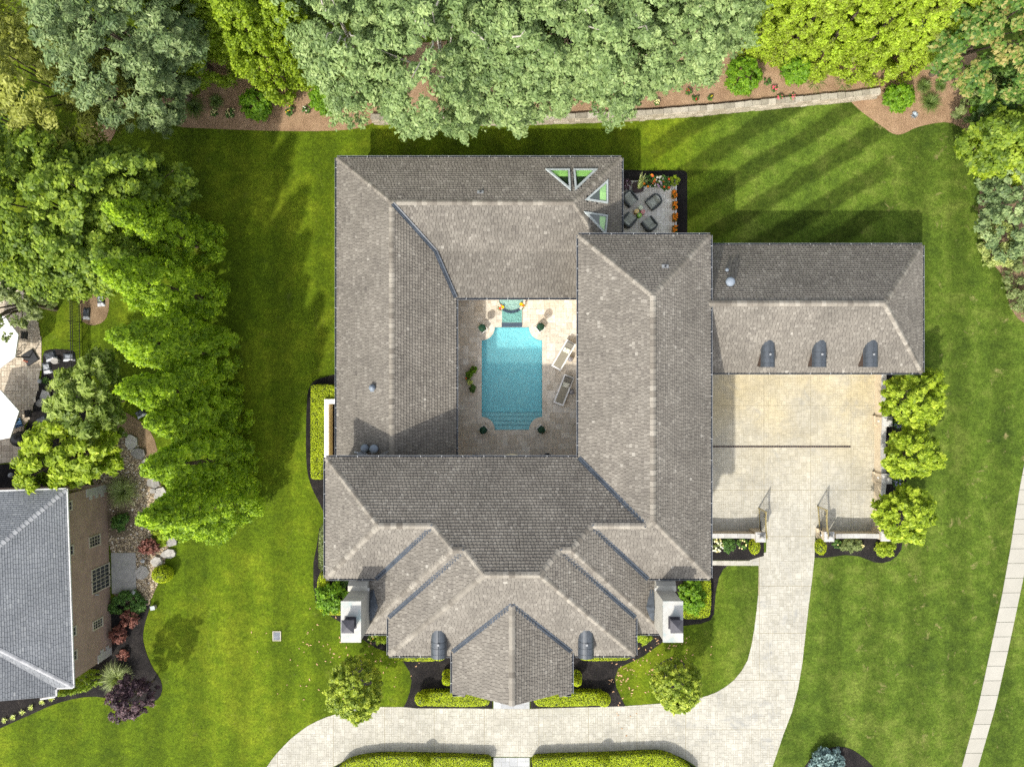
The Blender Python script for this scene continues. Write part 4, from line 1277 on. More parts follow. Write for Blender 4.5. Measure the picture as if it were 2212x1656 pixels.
for i in range(nx):
    for j in range(ny):
        if pm[i, j]: continue
        xa, ya = min(px) + i * u_, min(py) + j * u_
        q = sh_clip(pw, [(xa, ya), (xa + u_ - .01, ya), (xa + u_ - .01, ya + u_ - .01), (xa, ya + u_ - .01)])
        if len(q) >= 3 and abs(area(q)) > 0.003: stuff.prism(q, 0.0, 0.0305, 0, random.choice(TONES))
if stuff.f: props(stuff.build('pavers', M['patio'], patio), kind='stuff')

slab_obj('door_pad', [(241, 1193), (294, 1193), (295, 1281), (243, 1281)], -0.1, 0.08, M['conc_grey'], 'plain grey concrete pad outside the neighbour double door', 'concrete pad')

# ------------------------------------------------------------------ the big house
house = thing('house', 'large cream house with brown grey slate roofs wrapped round the pool courtyard', 'house', (0, 0, 0))
T7 = 0.02373
# roof faces: plane (a, b, c) meaning z = a + b*ux + c*uy ; polygon in plan units
def mirror(poly): return [(-x, y) for x, y in poly][::-1]
def pl_up_x(z0, x0, s_): return (z0 - s_ * x0, s_, 0.0)
def pl_up_y(z0, y0, s_): return (z0 - s_ * y0, 0.0, s_)
ROOF = []
ROOF.append((pl_up_y(6.9, 139.5, T7), [(-350.6, 139.5), (125.6, 139.5), (239, 252.9), (140.7, 252.9), (103.2, 290), (82.7, 290), (47.4, 326.7), (-47.4, 326.7), (-82.7, 290), (-103.2, 290), (-140.7, 252.9), (-237.2, 252.9)]))
ROOF.append((pl_up_x(6.9, -350.6, T7), [(-350.6, 139.5), (-237.2, 252.9), (-350.6, 366.3)]))
ROOF.append((pl_up_y(6.9, 366.3, -T7), [(-350.6, 366.3), (-237.2, 252.9), (-140.7, 252.9), (-254.1, 366.3)]))
ROOF.append((pl_up_y(6.9, 366.3, -T7), [(254.1, 366.3), (140.7, 252.9), (239, 252.9), (249.4, 242.5), (373.3, 366.3)]))
mw = [(-292, 358), (-263, 358), (-254.1, 366.3), (-140.7, 252.9), (-103.2, 290), (-292, 478.8)]
ROOF.append((pl_up_x(6.0, -292, T7), mw))
ROOF.append((pl_up_x(6.0, 292, -T7), mirror(mw)))
ms = [(-292, 478.8), (-103.2, 290), (-82.7, 290), (-231.5, 438.8), (-231.5, 478.8)]
ROOF.append((pl_up_y(6.0, 478.8, -T7), ms)); ROOF.append((pl_up_y(6.0, 478.8, -T7), mirror(ms)))
cw = [(-231.5, 438.8), (-82.7, 290), (-47.4, 326.7), (-231.5, 511)]
ROOF.append((pl_up_x(6.95, -231.5, T7), cw)); ROOF.append((pl_up_x(6.95, 231.5, -T7), mirror(cw)))
ROOF.append((pl_up_y(6.95, 511, -T7), [(-231.5, 511), (-47.4, 326.7), (47.4, 326.7), (231.5, 511), (111, 511), (111, 500.4), (0, 388.8), (-111, 500.4), (-111, 511)]))
TG = 0.02387
gw = [(0, 388.8), (0, 569), (-85, 573), (-88, 580), (-111, 580), (-111, 500.4)]
ROOF.append(((9.85, TG, 0.0), gw)); ROOF.append(((9.85, -TG, 0.0), mirror(gw)))
ROOF.append((pl_up_x(6.9, 125.6, T7), [(125.6, -279), (249.4, -155.2), (249.4, 242.5), (239, 252.9), (125.6, 139.5)]))
ROOF.append((pl_up_x(6.9, 373.3, -T7), [(373.3, -279), (373.3, 366.3), (249.4, 242.5), (249.4, -155.2)]))
ROOF.append((pl_up_y(6.9, -279, T7), [(125.6, -279), (373.3, -279), (249.4, -155.2)]))
WS = 2.04 / 120.2
PWW = pl_up_x(3.5, -353.5, WS)
ROOF.append((PWW, [(-353.5, -455.4), (-233.3, -350.9), (-233.3, 155), (-353.5, 155)]))
PWE = pl_up_x(5.54, -233.3, -WS)
ROOF.append((PWE, [(-233.3, -350.9), (-152, -263), (-113.2, -173), (-113.2, 155), (-233.3, 155)]))
PNN = pl_up_y(3.5, -455.4, 2.04 / 104.5)
PNE = pl_up_x(3.5, 220.7, -2.04 / 102.2)
tri_d = [[(160, 205), (668, 205), (690, 650)], [(740, 205), (1243, 205), (775, 650)], [(1440, 405), (1440, 910), (960, 830)], [(945, 1070), (1440, 1140), (1400, 1560)]]
TRI = [[(0.54004 * (2150 + x / 5.174), 0.54004 * (640 + y / 5.174)) for x, y in q] for q in tri_d]
ROOF.append((PNN, [(-353.5, -455.4), (220.7, -455.4), (118.5, -350.9), (-233.3, -350.9)]))
ROOF.append((pl_up_y(5.54, -350.9, -0.0157), [(-233.3, -350.9), (118.5, -350.9), (181, -271), (140, -271), (140, -263), (-152, -263)]))
ROOF.append((pl_up_y(4.16, -263, -0.00733), [(-152, -263), (140, -263), (140, -173), (-113.2, -173)]))
ROOF.append((PNE, [(220.7, -455.4), (118.5, -350.9), (181, -271), (220.7, -271)]))
GS = 3.5 / 128.1
PGS = pl_up_y(3.5, -22.4, -GS)
ROOF.append((pl_up_y(3.5, -278.7, GS), [(362, -278.7), (828.6, -278.7), (701, -150.6), (362, -150.6)]))
ROOF.append((PGS, [(362, -150.6), (701, -150.6), (828.6, -22.4), (362, -22.4)]))
ROOF.append((pl_up_x(3.5, 828.6, -GS), [(828.6, -278.7), (828.6, -22.4), (701, -150.6)]))

def zat(pl, x, y): return pl[0] + pl[1] * x + pl[2] * y
def tri_uv(tri, frame):
    pass
TILE_W = [0.20, 0.23, 0.27]
TILE_T = [0.02, 0.22, 0.38, 0.5, 0.62, 0.78, 0.98]
tile_cache = {}
def tile_shape(w, ex, tn, ch):
    """one slate: exposed face with a raised, eased butt edge (local x along the eave, y up the slope)"""
    h = w / 2
    lo, hi = 0.062, 0.006
    c = 0.045 if ch else 0.008
    pts = [(-h + c, 0), (h - c, 0), (h, c), (h, ex + 0.02), (-h, ex + 0.02), (-h, c)]
    return pts, lo, hi
def add_tile(mb, fr, pts2, v0, ex, lo, hi, tn):
    o, eu, ev, en = fr
    tops, bots = [], []
    for u, v in pts2:
        hgt = lo - (lo - hi) * (v - v0) / (ex + 0.02)
        b = o + eu * u + ev * v
        tops.append(b + en * hgt); bots.append(b)
    mb.face(tops, 0, tn)
    n = len(tops)
    for i in range(n):
        j = (i + 1) % n
        if pts2[i][1] > v0 + ex * 0.9 and pts2[j][1] > v0 + ex * 0.9: continue
        mb.face([bots[i], bots[j], tops[j], tops[i]], 1, tn * 0.5)  # butt and side faces coloured dark to draw each row's shadow line
candidates = []
clipped = MB()
decks = MB()
def roof_face(pl, poly, ex=0.198, widths=TILE_W, holes=(), store=None, clip_mb=None, deck=None, chamfer=True, lohi=None, seed=None):
    """lay slates on one roof plane"""
    rnd = random.Random(seed if seed is not None else len(poly) * 7 + int(poly[0][0]))
    gx, gy = pl[1] / S, -pl[2] / S                      # dz/dX, dz/dY
    gl = math.hypot(gx, gy)
    up = Vector((gx / gl, gy / gl, gl)).normalized()
    eu = Vector((up.y, -up.x, 0)).normalized()
    en = eu.cross(up)
    if en.z < 0: eu = -eu; en = eu.cross(up)
    W3 = [U(x, y, zat(pl, x, y)) for x, y in poly]
    low = min(W3, key=lambda p: p.z)
    o = Vector(low)
    uv = [((p - o).dot(eu), (p - o).dot(up)) for p in W3]
    if area(uv) < 0: uv = uv[::-1]
    hu = [[((p - o).dot(eu), (p - o).dot(up)) for p in h_] for h_ in holes]
    us = [p[0] for p in uv]; vs = [p[1] for p in uv]
    fr = (o, eu, up, en)
    d_ = [o + eu * u + up * v - en * 0.012 for u, v in uv]
    tris = tessellate_polygon([[Vector((u, v, 0)) for u, v in uv]])
    if not holes:
        for t_ in tris: deck.face([d_[i] for i in t_])
    else:
        for t_ in tris: deck.face([d_[i] - en * 0.0 for i in t_])
    nrow = int((max(vs) - min(vs)) / ex) + 1
    ev_arr = np.array(uv)
    for r_ in range(nrow):
        v0 = min(vs) + r_ * ex
        # u range of the polygon in this row
        seg = sh_clip(uv, [(min(us) - 1, v0), (max(us) + 1, v0), (max(us) + 1, v0 + ex), (min(us) - 1, v0 + ex)])
        if len(seg) < 3: continue
        ua, ub = min(p[0] for p in seg), max(p[0] for p in seg)
        u = ua - rnd.uniform(0, 0.25)
        while u < ub:
            w = rnd.choice(widths)
            gap = 0.018
            pts, lo, hi = tile_shape(w - gap, ex, 0, chamfer and rnd.random() < 0.6)
            if lohi: lo, hi = lohi
            vo = v0 + rnd.uniform(-0.004, 0.004)
            cu = u + w / 2
            p2 = [(cu + a, vo + b) for a, b in pts]
            tn = min(1, max(0, rnd.gauss(0.44, 0.10) + (0.30 * rnd.random() if rnd.random() < 0.10 else 0) - (0.10 if rnd.random() < 0.08 else 0)))
            u += w
            ins = [pip(a, b, uv) for a, b in p2]
            if any(pip(cu, vo + ex / 2, h_) for h_ in hu): continue
            if all(ins):
                store.append((fr, p2, vo, ex, lo, hi, tn, cu, w, o.z + up.z * vo, pts))
            elif any(ins) or pip(cu, vo + ex / 2, uv):
                q = sh_clip(uv, p2)
                if len(q) >= 3 and abs(area(q)) > 0.002:
                    add_tile(clip_mb, fr, q, vo, ex, lo, hi, tn)
    return fr
def lift(p, pl, dz):
    gx, gy = pl[1] / S, -pl[2] / S
    return p + Vector((-gx, -gy, 1)).normalized() * dz
for i_, (pl, poly) in enumerate(ROOF):
    holes = []
    if pl is PNN: holes = [[onplane(x, y, pl) for x, y in TRI[0]], [onplane(x, y, pl) for x, y in TRI[1]]]
    if pl is PNE: holes = [[onplane(x, y, pl) for x, y in TRI[2]], [onplane(x, y, pl) for x, y in TRI[3]]]
    roof_face(pl, poly, store=candidates, clip_mb=clipped, deck=decks, holes=holes, seed=100 + i_)
decks.build('roof_deck', M['deck'], house)
candidates.sort(key=lambda c_: -c_[9])
for n_, c_ in enumerate(candidates):
    fr, p2, vo, ex, lo, hi, tn, cu, w, z_, pts = c_
    if n_ < 300:
        tq = min(TILE_T, key=lambda t_: abs(t_ - tn))
        key = (w, tq, round(pts[0][0], 3))
        if key not in tile_cache:
            mb = MB()
            add_tile(mb, (Vector((0, 0, 0)), Vector((1, 0, 0)), Vector((0, 1, 0)), Vector((0, 0, 1))), pts, 0, ex, lo, hi, tq)
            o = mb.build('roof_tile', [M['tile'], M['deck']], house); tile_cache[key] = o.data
        else:
            o = link('roof_tile', tile_cache[key], house)
        b = fr[0] + fr[1] * cu + fr[2] * vo
        m3 = Matrix((fr[1], fr[2], fr[3])).transposed().to_4x4()
        m3.translation = b
        o.matrix_basis = m3
    else:
        add_tile(clipped, fr, p2, vo, ex, lo, hi, tn)
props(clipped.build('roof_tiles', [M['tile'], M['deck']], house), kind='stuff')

# ridge and hip caps
cap_cache = {}
cap_stuff = MB()
caps_left = [300]
def cap_mesh(mb, L_, w, drop, tn):
    prof = [(-w, -drop), (-w * 0.45, -drop * 0.32), (0, 0), (w * 0.45, -drop * 0.32), (w, -drop)]
    vs = []
    for (x, lift_, k_) in ((0.0, 0.032, 1.05), (L_, 0.006, 0.95)):
        for a, b in prof: vs.append((x, a * k_, b + lift_))
    for (x, k_) in ((0.0, 1.05),):
        for a, b in prof: vs.append((x, a * k_, b - 0.01))
    fs = [(i, i + 5, i + 6, i + 1) for i in range(4)] + [(10 + i, i, i + 1, 11 + i) for i in range(4)]
    mb.faces(vs, fs, 0, tn)
def caps(parent, pts, w=0.19, drop=0.10, L_=0.33, mat='cap', stuff=None, budget=caps_left, cache=cap_cache, lift_=0.045):
    for a, b in zip(pts[:-1], pts[1:]):
        a, b = (a, b) if a.z <= b.z else (b, a)
        D = (b - a); n_ = max(1, int(D.length / L_)); L2 = D.length / n_
        ex_ = D.normalized(); ey = Vector((-ex_.y, ex_.x, 0)).normalized(); ez = ex_.cross(ey)
        for i in range(n_):
            p = a + ex_ * (i * L2) + Vector((0, 0, lift_))
            tn = random.choice(TILE_T)
            m4 = Matrix((ex_, ey, ez)).transposed().to_4x4(); m4.translation = p
            if budget[0] > 0:
                budget[0] -= 1
                key = (round(L2, 3), tn, w, drop)
                if key not in cache:
                    mb = MB(); cap_mesh(mb, L2 + 0.03, w, drop, tn); o = mb.build('ridge_cap', M[mat], parent); cache[key] = o.data
                else: o = link('ridge_cap', cache[key], parent)
                o.matrix_basis = m4
            else:
                mb = MB(); cap_mesh(mb, L2 + 0.03, w, drop, tn)
                stuff.faces([m4 @ Vector(v) for v in mb.v], mb.f, 0, tn)
def Z(x, y, z): return U(x, y, z)
zr = 9.591; zm = 10.47; zc_ = 11.33; ze = 9.84
lines = [
    [Z(-47.4, 326.7, zc_), Z(47.4, 326.7, zc_)], [Z(-231.5, 511, 6.95), Z(-47.4, 326.7, zc_)], [Z(231.5, 511, 6.95), Z(47.4, 326.7, zc_)],
    [Z(-82.7, 290, zm), Z(-47.4, 326.7, zc_)], [Z(82.7, 290, zm), Z(47.4, 326.7, zc_)],
    [Z(-103.2, 290, zm), Z(-82.7, 290, zm)], [Z(103.2, 290, zm), Z(82.7, 290, zm)],
    [Z(-140.7, 252.9, zr), Z(-103.2, 290, zm)], [Z(140.7, 252.9, zr), Z(103.2, 290, zm)],
    [Z(-292, 478.8, 6.0), Z(-103.2, 290, zm)], [Z(292, 478.8, 6.0), Z(103.2, 290, zm)],
    [Z(-237.2, 252.9, zr), Z(-140.7, 252.9, zr)], [Z(239, 252.9, zr), Z(140.7, 252.9, zr)], [Z(239, 252.9, zr), Z(249.4, 242.5, ze)],
    [Z(-350.6, 139.5, 6.9), Z(-237.2, 252.9, zr)], [Z(-350.6, 366.3, 6.9), Z(-237.2, 252.9, zr)],
    [Z(249.4, -155.2, ze), Z(249.4, 242.5, ze)], [Z(373.3, 366.3, 6.9), Z(249.4, 242.5, ze)], [Z(125.6, -279, 6.9), Z(249.4, -155.2, ze)], [Z(373.3, -279, 6.9), Z(249.4, -155.2, ze)],
    [Z(0, 569, 9.85), Z(0, 389.5, 9.85)],
    [Z(-353.5, -455.4, 3.5), Z(-233.3, -350.9, 5.54)], [Z(-233.3, -350.9, 5.54), Z(-233.3, 148, 5.54)], [Z(-233.3, -350.9, 5.54), Z(118.5, -350.9, 5.54)],
    [Z(220.7, -455.4, 3.5), Z(118.5, -350.9, 5.54)], [Z(183, -268, 4.25), Z(118.5, -350.9, 5.54)],
    [Z(363, -150.6, 7.0), Z(701, -150.6, 7.0)], [Z(828.6, -278.7, 3.5), Z(701, -150.6, 7.0)], [Z(828.6, -22.4, 3.5), Z(701, -150.6, 7.0)],
]
for ln in lines: caps(house, ln, stuff=cap_stuff)
if cap_stuff.f: props(cap_stuff.build('ridge_caps', M['cap'], house), kind='stuff')

# valleys: dark metal troughs with two bright ribs
def valley(pts, w=0.135):
    mb = MB()
    for a, b in zip(pts[:-1], pts[1:]):
        D = (b - a).normalized(); n2 = Vector((-D.y, D.x, 0)).normalized()
        up = Vector((0, 0, 0.045))
        sl = 0.5
        offs = [(-w, 0.10), (-0.055, 0.095), (-0.035, 0.135), (-0.015, 0.085), (0.015, 0.085), (0.035, 0.135), (0.055, 0.095), (w, 0.10)]
        A = [a + n2 * o_ + Vector((0, 0, h_ + abs(o_) * 0.46)) for o_, h_ in offs]
        B = [b + n2 * o_ + Vector((0, 0, h_ + abs(o_) * 0.46)) for o_, h_ in offs]
        for i in range(7):
            mb.face([A[i], A[i + 1], B[i + 1], B[i]], 0, 0.40 if i in (1, 2, 4, 5) else 0.08)
    mb.build('valley_flashing', M['valley'], house)
for sx in (-1, 1):
    valley([Z(sx * 256, 368, 6.87), Z(sx * 140.7, 252.9, zr - 0.05)])
    valley([Z(sx * 231.5, 438.8, 6.95), Z(sx * 82.7, 290, zm - 0.05)])
    valley([Z(sx * 111, 500.4, 7.2), Z(0, 389.5, 9.8)])
valley([Z(125.6, 139.5, 6.9), Z(239, 252.9, zr - 0.04)])
valley([Z(-231, -348, 5.49), Z(-152, -263, 4.16), Z(-113.2, -173, 3.5)])

# gutters with small bright straps
def gutter(a, b, w=0.13, hgt=0.12, out=None):
    D = b - a; d_ = D.normalized(); L_ = D.length
    mb = MB()
    c = (a + b) / 2 + out * (w / 2 + 0.005) - Vector((0, 0, hgt / 2 - 0.02))
    rot = Matrix((d_, Vector((0, 0, 1)).cross(d_), Vector((0, 0, 1)))).transposed()
    s_ = 1 if (rot @ Vector((0, 1, 0))).dot(out) > 0 else -1
    mb.box(c - Vector((0, 0, hgt / 2 - 0.01)), (L_, w, 0.015), mat=rot)
    mb.box(c + rot @ Vector((0, s_ * (w / 2 - 0.008), 0)), (L_, 0.016, hgt), mat=rot)
    mb.box(c + rot @ Vector((0, -s_ * (w / 2 - 0.008), -0.01)), (L_, 0.014, hgt - 0.02), mat=rot)
    mb.box(c + rot @ Vector((0, s_ * (w / 2 + 0.004), hgt / 2 - 0.006)), (L_, 0.012, 0.024), mi=1, mat=rot)
    n_ = max(1, int(L_ / 1.3))
    for i in range(n_):
        x = -L_ / 2 + (i + 0.5) * L_ / n_
        mb.box(c + rot @ Vector((x, 0, hgt / 2 + 0.004)), (0.045, w + 0.02, 0.012), mi=1, mat=rot)
    mb.build('gutter', [M['gutter'], M['bracket']], house)
E_, W_, N_, S_ = Vector((1, 0, 0)), Vector((-1, 0, 0)), Vector((0, 1, 0)), Vector((0, -1, 0))
for (x1, y1, x2, y2, z_, o_) in [
    (-350.6, 139.5, 125.6, 139.5, 6.9, N_), (-350.6, 139.5, -350.6, 366.3, 6.9, W_), (-350.6, 366.3, -258, 366.3, 6.9, S_), (258, 366.3, 373.3, 366.3, 6.9, S_),
    (-292, 478.8, -234, 478.8, 6.0, S_), (234, 478.8, 292, 478.8, 6.0, S_), (-292, 362, -292, 390, 6.0, W_), (292, 362, 292, 390, 6.0, E_),
    (-231.5, 440, -231.5, 511, 6.95, W_), (231.5, 440, 231.5, 511, 6.95, E_), (-231.5, 511, -113, 511, 6.95, S_), (113, 511, 231.5, 511, 6.95, S_),
    (-111, 502, -111, 580, 7.2, W_), (111, 502, 111, 580, 7.2, E_), (-111, 580, -88, 580, 7.25, S_), (88, 580, 111, 580, 7.25, S_),
    (125.6, -279, 125.6, 137, 6.9, W_), (373.3, -279, 373.3, 366.3, 6.9, E_), (125.6, -279, 373.3, -279, 6.9, N_),
    (-353.5, -455.4, -353.5, 150, 3.5, W_), (-353.5, -455.4, 220.7, -455.4, 3.5, N_), (220.7, -455.4, 220.7, -268, 3.5, E_), (-113.2, -173, 138, -173, 3.5, S_), (-113.2, -173, -113.2, 150, 3.5, E_),
    (376, -278.7, 828.6, -278.7, 3.5, N_), (376, -22.4, 828.6, -22.4, 3.5, S_), (828.6, -278.7, 828.6, -22.4, 3.5, E_)]:
    gutter(U(x1, y1, z_), U(x2, y2, z_), out=o_)

# walls (inset under the eaves), soffits are the roof decks
def wall_block(pts, z1, mat='stucco'):
    mb = MB()
    mb.prism([tuple(U(x, y)[:2]) for x, y in pts], -0.1, z1)
    return mb.build('wall', M[mat], house)
wall_block([(-338, 162), (146, 162), (146, -267), (361, -267), (361, 354), (-338, 354)], 6.72)
wall_block([(-280, 354.1), (280, 354.1), (280, 467), (-280, 467)], 5.9)
wall_block([(-219, 467.1), (219, 467.1), (219, 499), (-219, 499)], 6.85)
wall_block([(-341, -443), (208, -443), (208, -267.1), (145.9, -267.1), (145.9, -185.5), (-126, -185.5), (-126, 161.9), (-341, 161.9)], 3.42)
wall_block([(361.1, -266), (816, -266), (816, -35), (361.1, -35)], 3.42)
# porch columns and gable face
mb = MB()
mb.face([U(-98, 566, 7.42), U(98, 566, 7.42), U(0, 566, 9.7)]); mb.face([U(-98, 562, 7.42), U(0, 562, 9.7), U(98, 562, 7.42)])
for sx in (-1, 1):
    mb.box(U(sx * 92, 564, 3.7), (0.45, 0.45, 7.45)); mb.box(U(sx * 92, 520, 3.7), (0.45, 0.45, 7.45))
mb.box(U(0, 564, 7.3), (6.6, 0.3, 0.35))
mb.build('porch', M['cast'], house)
# windows and doors seen from beside the house
def opening(name, c, w, h, out, mat='darkglass', fr='white', panes=(2, 3)):
    d_ = Vector((-out.y, out.x, 0))
    rot = Matrix((d_, -out, Vector((0, 0, 1)))).transposed()
    mb = MB()
    t_ = 0.07
    mb.box(c + rot @ Vector((0, -0.02, h / 2)), (w, 0.1, t_), mat=rot); mb.box(c + rot @ Vector((0, -0.02, -h / 2)), (w, 0.1, t_), mat=rot)
    for s_ in (-1, 1): mb.box(c + rot @ Vector((s_ * w / 2, -0.02, 0)), (t_, 0.1, h + t_), mat=rot)
    for i in range(1, panes[0]): mb.box(c + rot @ Vector((-w / 2 + w * i / panes[0], -0.025, 0)), (0.035, 0.06, h), mat=rot)
    for i in range(1, panes[1]): mb.box(c + rot @ Vector((0, -0.024, -h / 2 + h * i / panes[1])), (w, 0.05, 0.035), mat=rot)
    f_ = mb.build(name, M[fr], house)
    mb = MB(); mb.box(c + rot @ Vector((0, -0.012, 0)), (w - 0.02, 0.03, h - 0.02), mat=rot)
    mb.build('pane', M[mat], f_)
for x in (420, 560, 700):
    opening('garage_door', U(x + 22, -35, 1.3), 3.3, 2.5, S_, 'cast', 'cast', (4, 4))
for x in (-320, -170, 170, 200): opening('window', U(x * 0.98, 467 if abs(x) < 280 else 354, 4.8), 1.1, 1.6, S_)
for x in (-165, 165): opening('window', U(x, 499, 2.0), 1.4, 2.0, S_)
opening('front_door', U(0, 499, 1.35), 1.9, 2.6, S_, 'cheek', 'white', (2, 1))
for y in (-230, -120, 0, 120, 240): opening('window', U(361, y, 5.3) if y > -20 else U(361, y, 5.6), 1.0, 1.3 if y > -20 else 0.9, E_)
for y in (-380, -250, -120): opening('window', U(-341, y, 1.9), 1.2, 1.5, W_)
for x in (-280, -150, -20, 110): opening('window', U(x, -443, 1.8), 1.3, 1.6, N_)
for y in (-150, -40, 70): opening('french_door', U(-126, y, 1.25), 1.6, 2.3, E_)
for y in (-110, 0, 100): opening('window', U(146, y, 1.6), 1.6, 1.8, W_)
for x in (-60, 0, 60): opening('french_door', U(x, 162, 1.25), 1.5, 2.3, N_)

# dormers
def dormer(cx, y_front, z_base, z_spring, hw, length, out_cheek='cheek', face='cast'):
    """barrel roofed dormer, ridge running north; cx,y_front in plan units"""
    r_ = hw
    base = U(cx, y_front, 0)
    root = MB()
    n_ = 12
    ring0, ring1 = [], []
    for i in range(n_ + 1):
        a = math.pi * i / n_
        ring0.append(Vector((base.x + r_ * math.cos(a) * 1.06, base.y - 0.08, z_spring + r_ * 0.92 * math.sin(a))))
        ring1.append(Vector((base.x + r_ * math.cos(a) * 1.06, base.y + length, z_spring + r_ * 0.92 * math.sin(a))))
    for i in range(n_):
        root.face([ring0[i], ring1[i], ring1[i + 1], ring0[i + 1]], 0, 0.5, True)
    for x in (1, -1):
        e = ring0[0 if x > 0 else -1]; f_ = ring1[0 if x > 0 else -1]
        root.face([e, e + Vector((x * 0.03, 0, -0.07)), f_ + Vector((x * 0.03, 0, -0.07)), f_])
    root.tube([ring0[n_ // 2] + Vector((0, 0, 0.012)), ring1[n_ // 2] + Vector((0, 0, 0.012))], 0.018, 5)
    for yy in (0.25, 0.62, 1.0): root.tube([r__ + Vector((0, yy, 0.006)) for r__ in ring0], 0.012, 5)
    d_ = root.build('dormer', M['dormer'], house)
    body = MB()
    zc0 = z_base - 0.3
    body.box((base.x, base.y + length / 2, (zc0 + z_spring) / 2 + 0.0), (r_ * 2 - 0.02, length - 0.02, z_spring - zc0 - 0.02))
    body.build('cheek', M[out_cheek], d_)
    fc = MB()
    fc.face([Vector((base.x + r_ * 0.95 * math.cos(math.pi * i / n_), base.y - 0.02, z_spring + r_ * 0.85 * math.sin(math.pi * i / n_))) for i in range(n_ + 1)])
    fc.box((base.x, base.y - 0.02, (z_base + z_spring) / 2 - 0.06), (r_ * 1.6, 0.05, z_spring - z_base - 0.1), mi=1)
    fc.build('dormer_window', [M[face], M['darkglass']], d_)
    lt = MB(); lt.box((base.x, base.y + length * 0.38, z_spring + r_ * 0.93 + 0.05), (0.13, 0.13, 0.05))
    lt.build('bracket', M['bracket'], d_)
for dxa, dxb in ((1646, 1674.5), (1757, 1786), (1868, 1897)):
    zt = 5.2
    cx = ((dxa + dxb) / 2 - 1106) * (1 - 4.95 / H)
    hw = (dxb - dxa) / 2 * S * (1 - 4.95 / H) / 1.06
    dormer(cx, -34.3, 3.85, 4.85, hw, 2.0)
for cx0 in (-158.5, 160.5):
    k_ = 1 - 8.2 / H
    dormer(cx0 * k_, 500.5, 7.0, 8.05, 16.3 * S * k_ / 1.06, 2.2)

# chimneys
def chimney(sx):
    mb = MB()
    xo, xi, ya, yb = 303.5 * sx, 270 * sx, 388.5, 459.5
    x0, x1 = min(xo, xi), max(xo, xi)
    a, b = U(x0, yb), U(x1, ya)
    shaft_z = 9.35
    mb.prism([(a.x, a.y), (b.x, a.y), (b.x, b.y), (a.x, b.y)], 5.0, shaft_z)
    # shouldered base
    c, d_ = U(x0 - (6 if sx < 0 else 0), yb + 3), U(x1 + (6 if sx > 0 else 0), ya - 33)
    mb.prism([(c.x, c.y), (d_.x, c.y), (d_.x, d_.y), (c.x, d_.y)], -0.1, 6.1)
    e = U(0, ya - 33).y
    mb.faces([(c.x + 0.001, d_.y - 0.001, 6.09), (d_.x - 0.001, d_.y - 0.001, 6.09), (d_.x - 0.05, b.y + 0.3, 7.1), (c.x + 0.05, b.y + 0.3, 7.1), (c.x + 0.05, b.y - 0.05, 7.1), (d_.x - 0.05, b.y - 0.05, 7.1), (c.x, b.y - 0.2, 6.09), (d_.x, b.y - 0.2, 6.09)],
             [(0, 1, 2, 3), (3, 2, 5, 4), (0, 3, 4, 6), (1, 7, 5, 2)])
    ch = mb.build('chimney', M['chimstone'], house)
    cp = MB()
    cp.prism([(a.x - 0.04, a.y - 0.04), (b.x + 0.04, a.y - 0.04), (b.x + 0.04, b.y + 0.04), (a.x - 0.04, b.y + 0.04)], shaft_z, 9.5)
    cp.build('chimney_cap', M['chimcap'], ch)
    led = MB(); led.box(((a.x + b.x) / 2, b.y + 0.08, 7.06), (b.x - a.x + 0.16, 0.2, 0.07)); led.build('ledge', M['cast'], ch)
    fl = MB()
    k_ = 1 - 9.5 / H
    px_, py_ = (-349 if sx < 0 else 350) * k_, 516 * k_
    q = U(px_, py_, 9.5)
    fl.box((q.x, q.y, 9.53), (0.70, 0.72, 0.06)); fl.box((q.x, q.y, 9.85), (0.56, 0.58, 0.62))
    for i in range(4): fl.box((q.x, q.y, 9.66 + i * 0.13), (0.60, 0.62, 0.035))
    for s2 in (-1, 1):
        for s3 in (-1, 1): fl.box((q.x + s2 * 0.28, q.y + s3 * 0.30, 10.2), (0.05, 0.05, 0.12))
    zt = 10.25
    fl.faces([(q.x - 0.38, q.y - 0.39, zt), (q.x + 0.38, q.y - 0.39, zt), (q.x + 0.38, q.y + 0.39, zt), (q.x - 0.38, q.y + 0.39, zt), (q.x, q.y, zt + 0.22)], [(0, 1, 4), (1, 2, 4), (2, 3, 4), (3, 0, 4), (3, 2, 1, 0)])
    fl.build('flue', M['flue'], ch)
    # lead saddle behind the stack
    sd = MB()
    def zroof(ax): return 6.0 + T7 * (292 - abs(ax)) + 0.06
    xs_ = [269.5 * sx, 258 * sx, 256 * sx]
    sd.face([U(269 * sx, 392, zroof(269)), U(261 * sx, 388, zroof(261)), U(252 * sx, 420, zroof(252) + 0.03), U(269 * sx, 424, zroof(269) + 0.22)][::sx])
    sd.face([U(269 * sx, 424, zroof(269) + 0.22), U(252 * sx, 420, zroof(252) + 0.03), U(262 * sx, 446, zroof(262)), U(269 * sx, 452, zroof(269))][::sx])
    sd.build('saddle', M['lead'], ch)
M['flue'] = surf('flue_metal', (0.05, 0.047, 0.055), rough=0.3, spec=0.6, fine=(4, 0.2), bump=None)
chimney(-1); chimney(1)

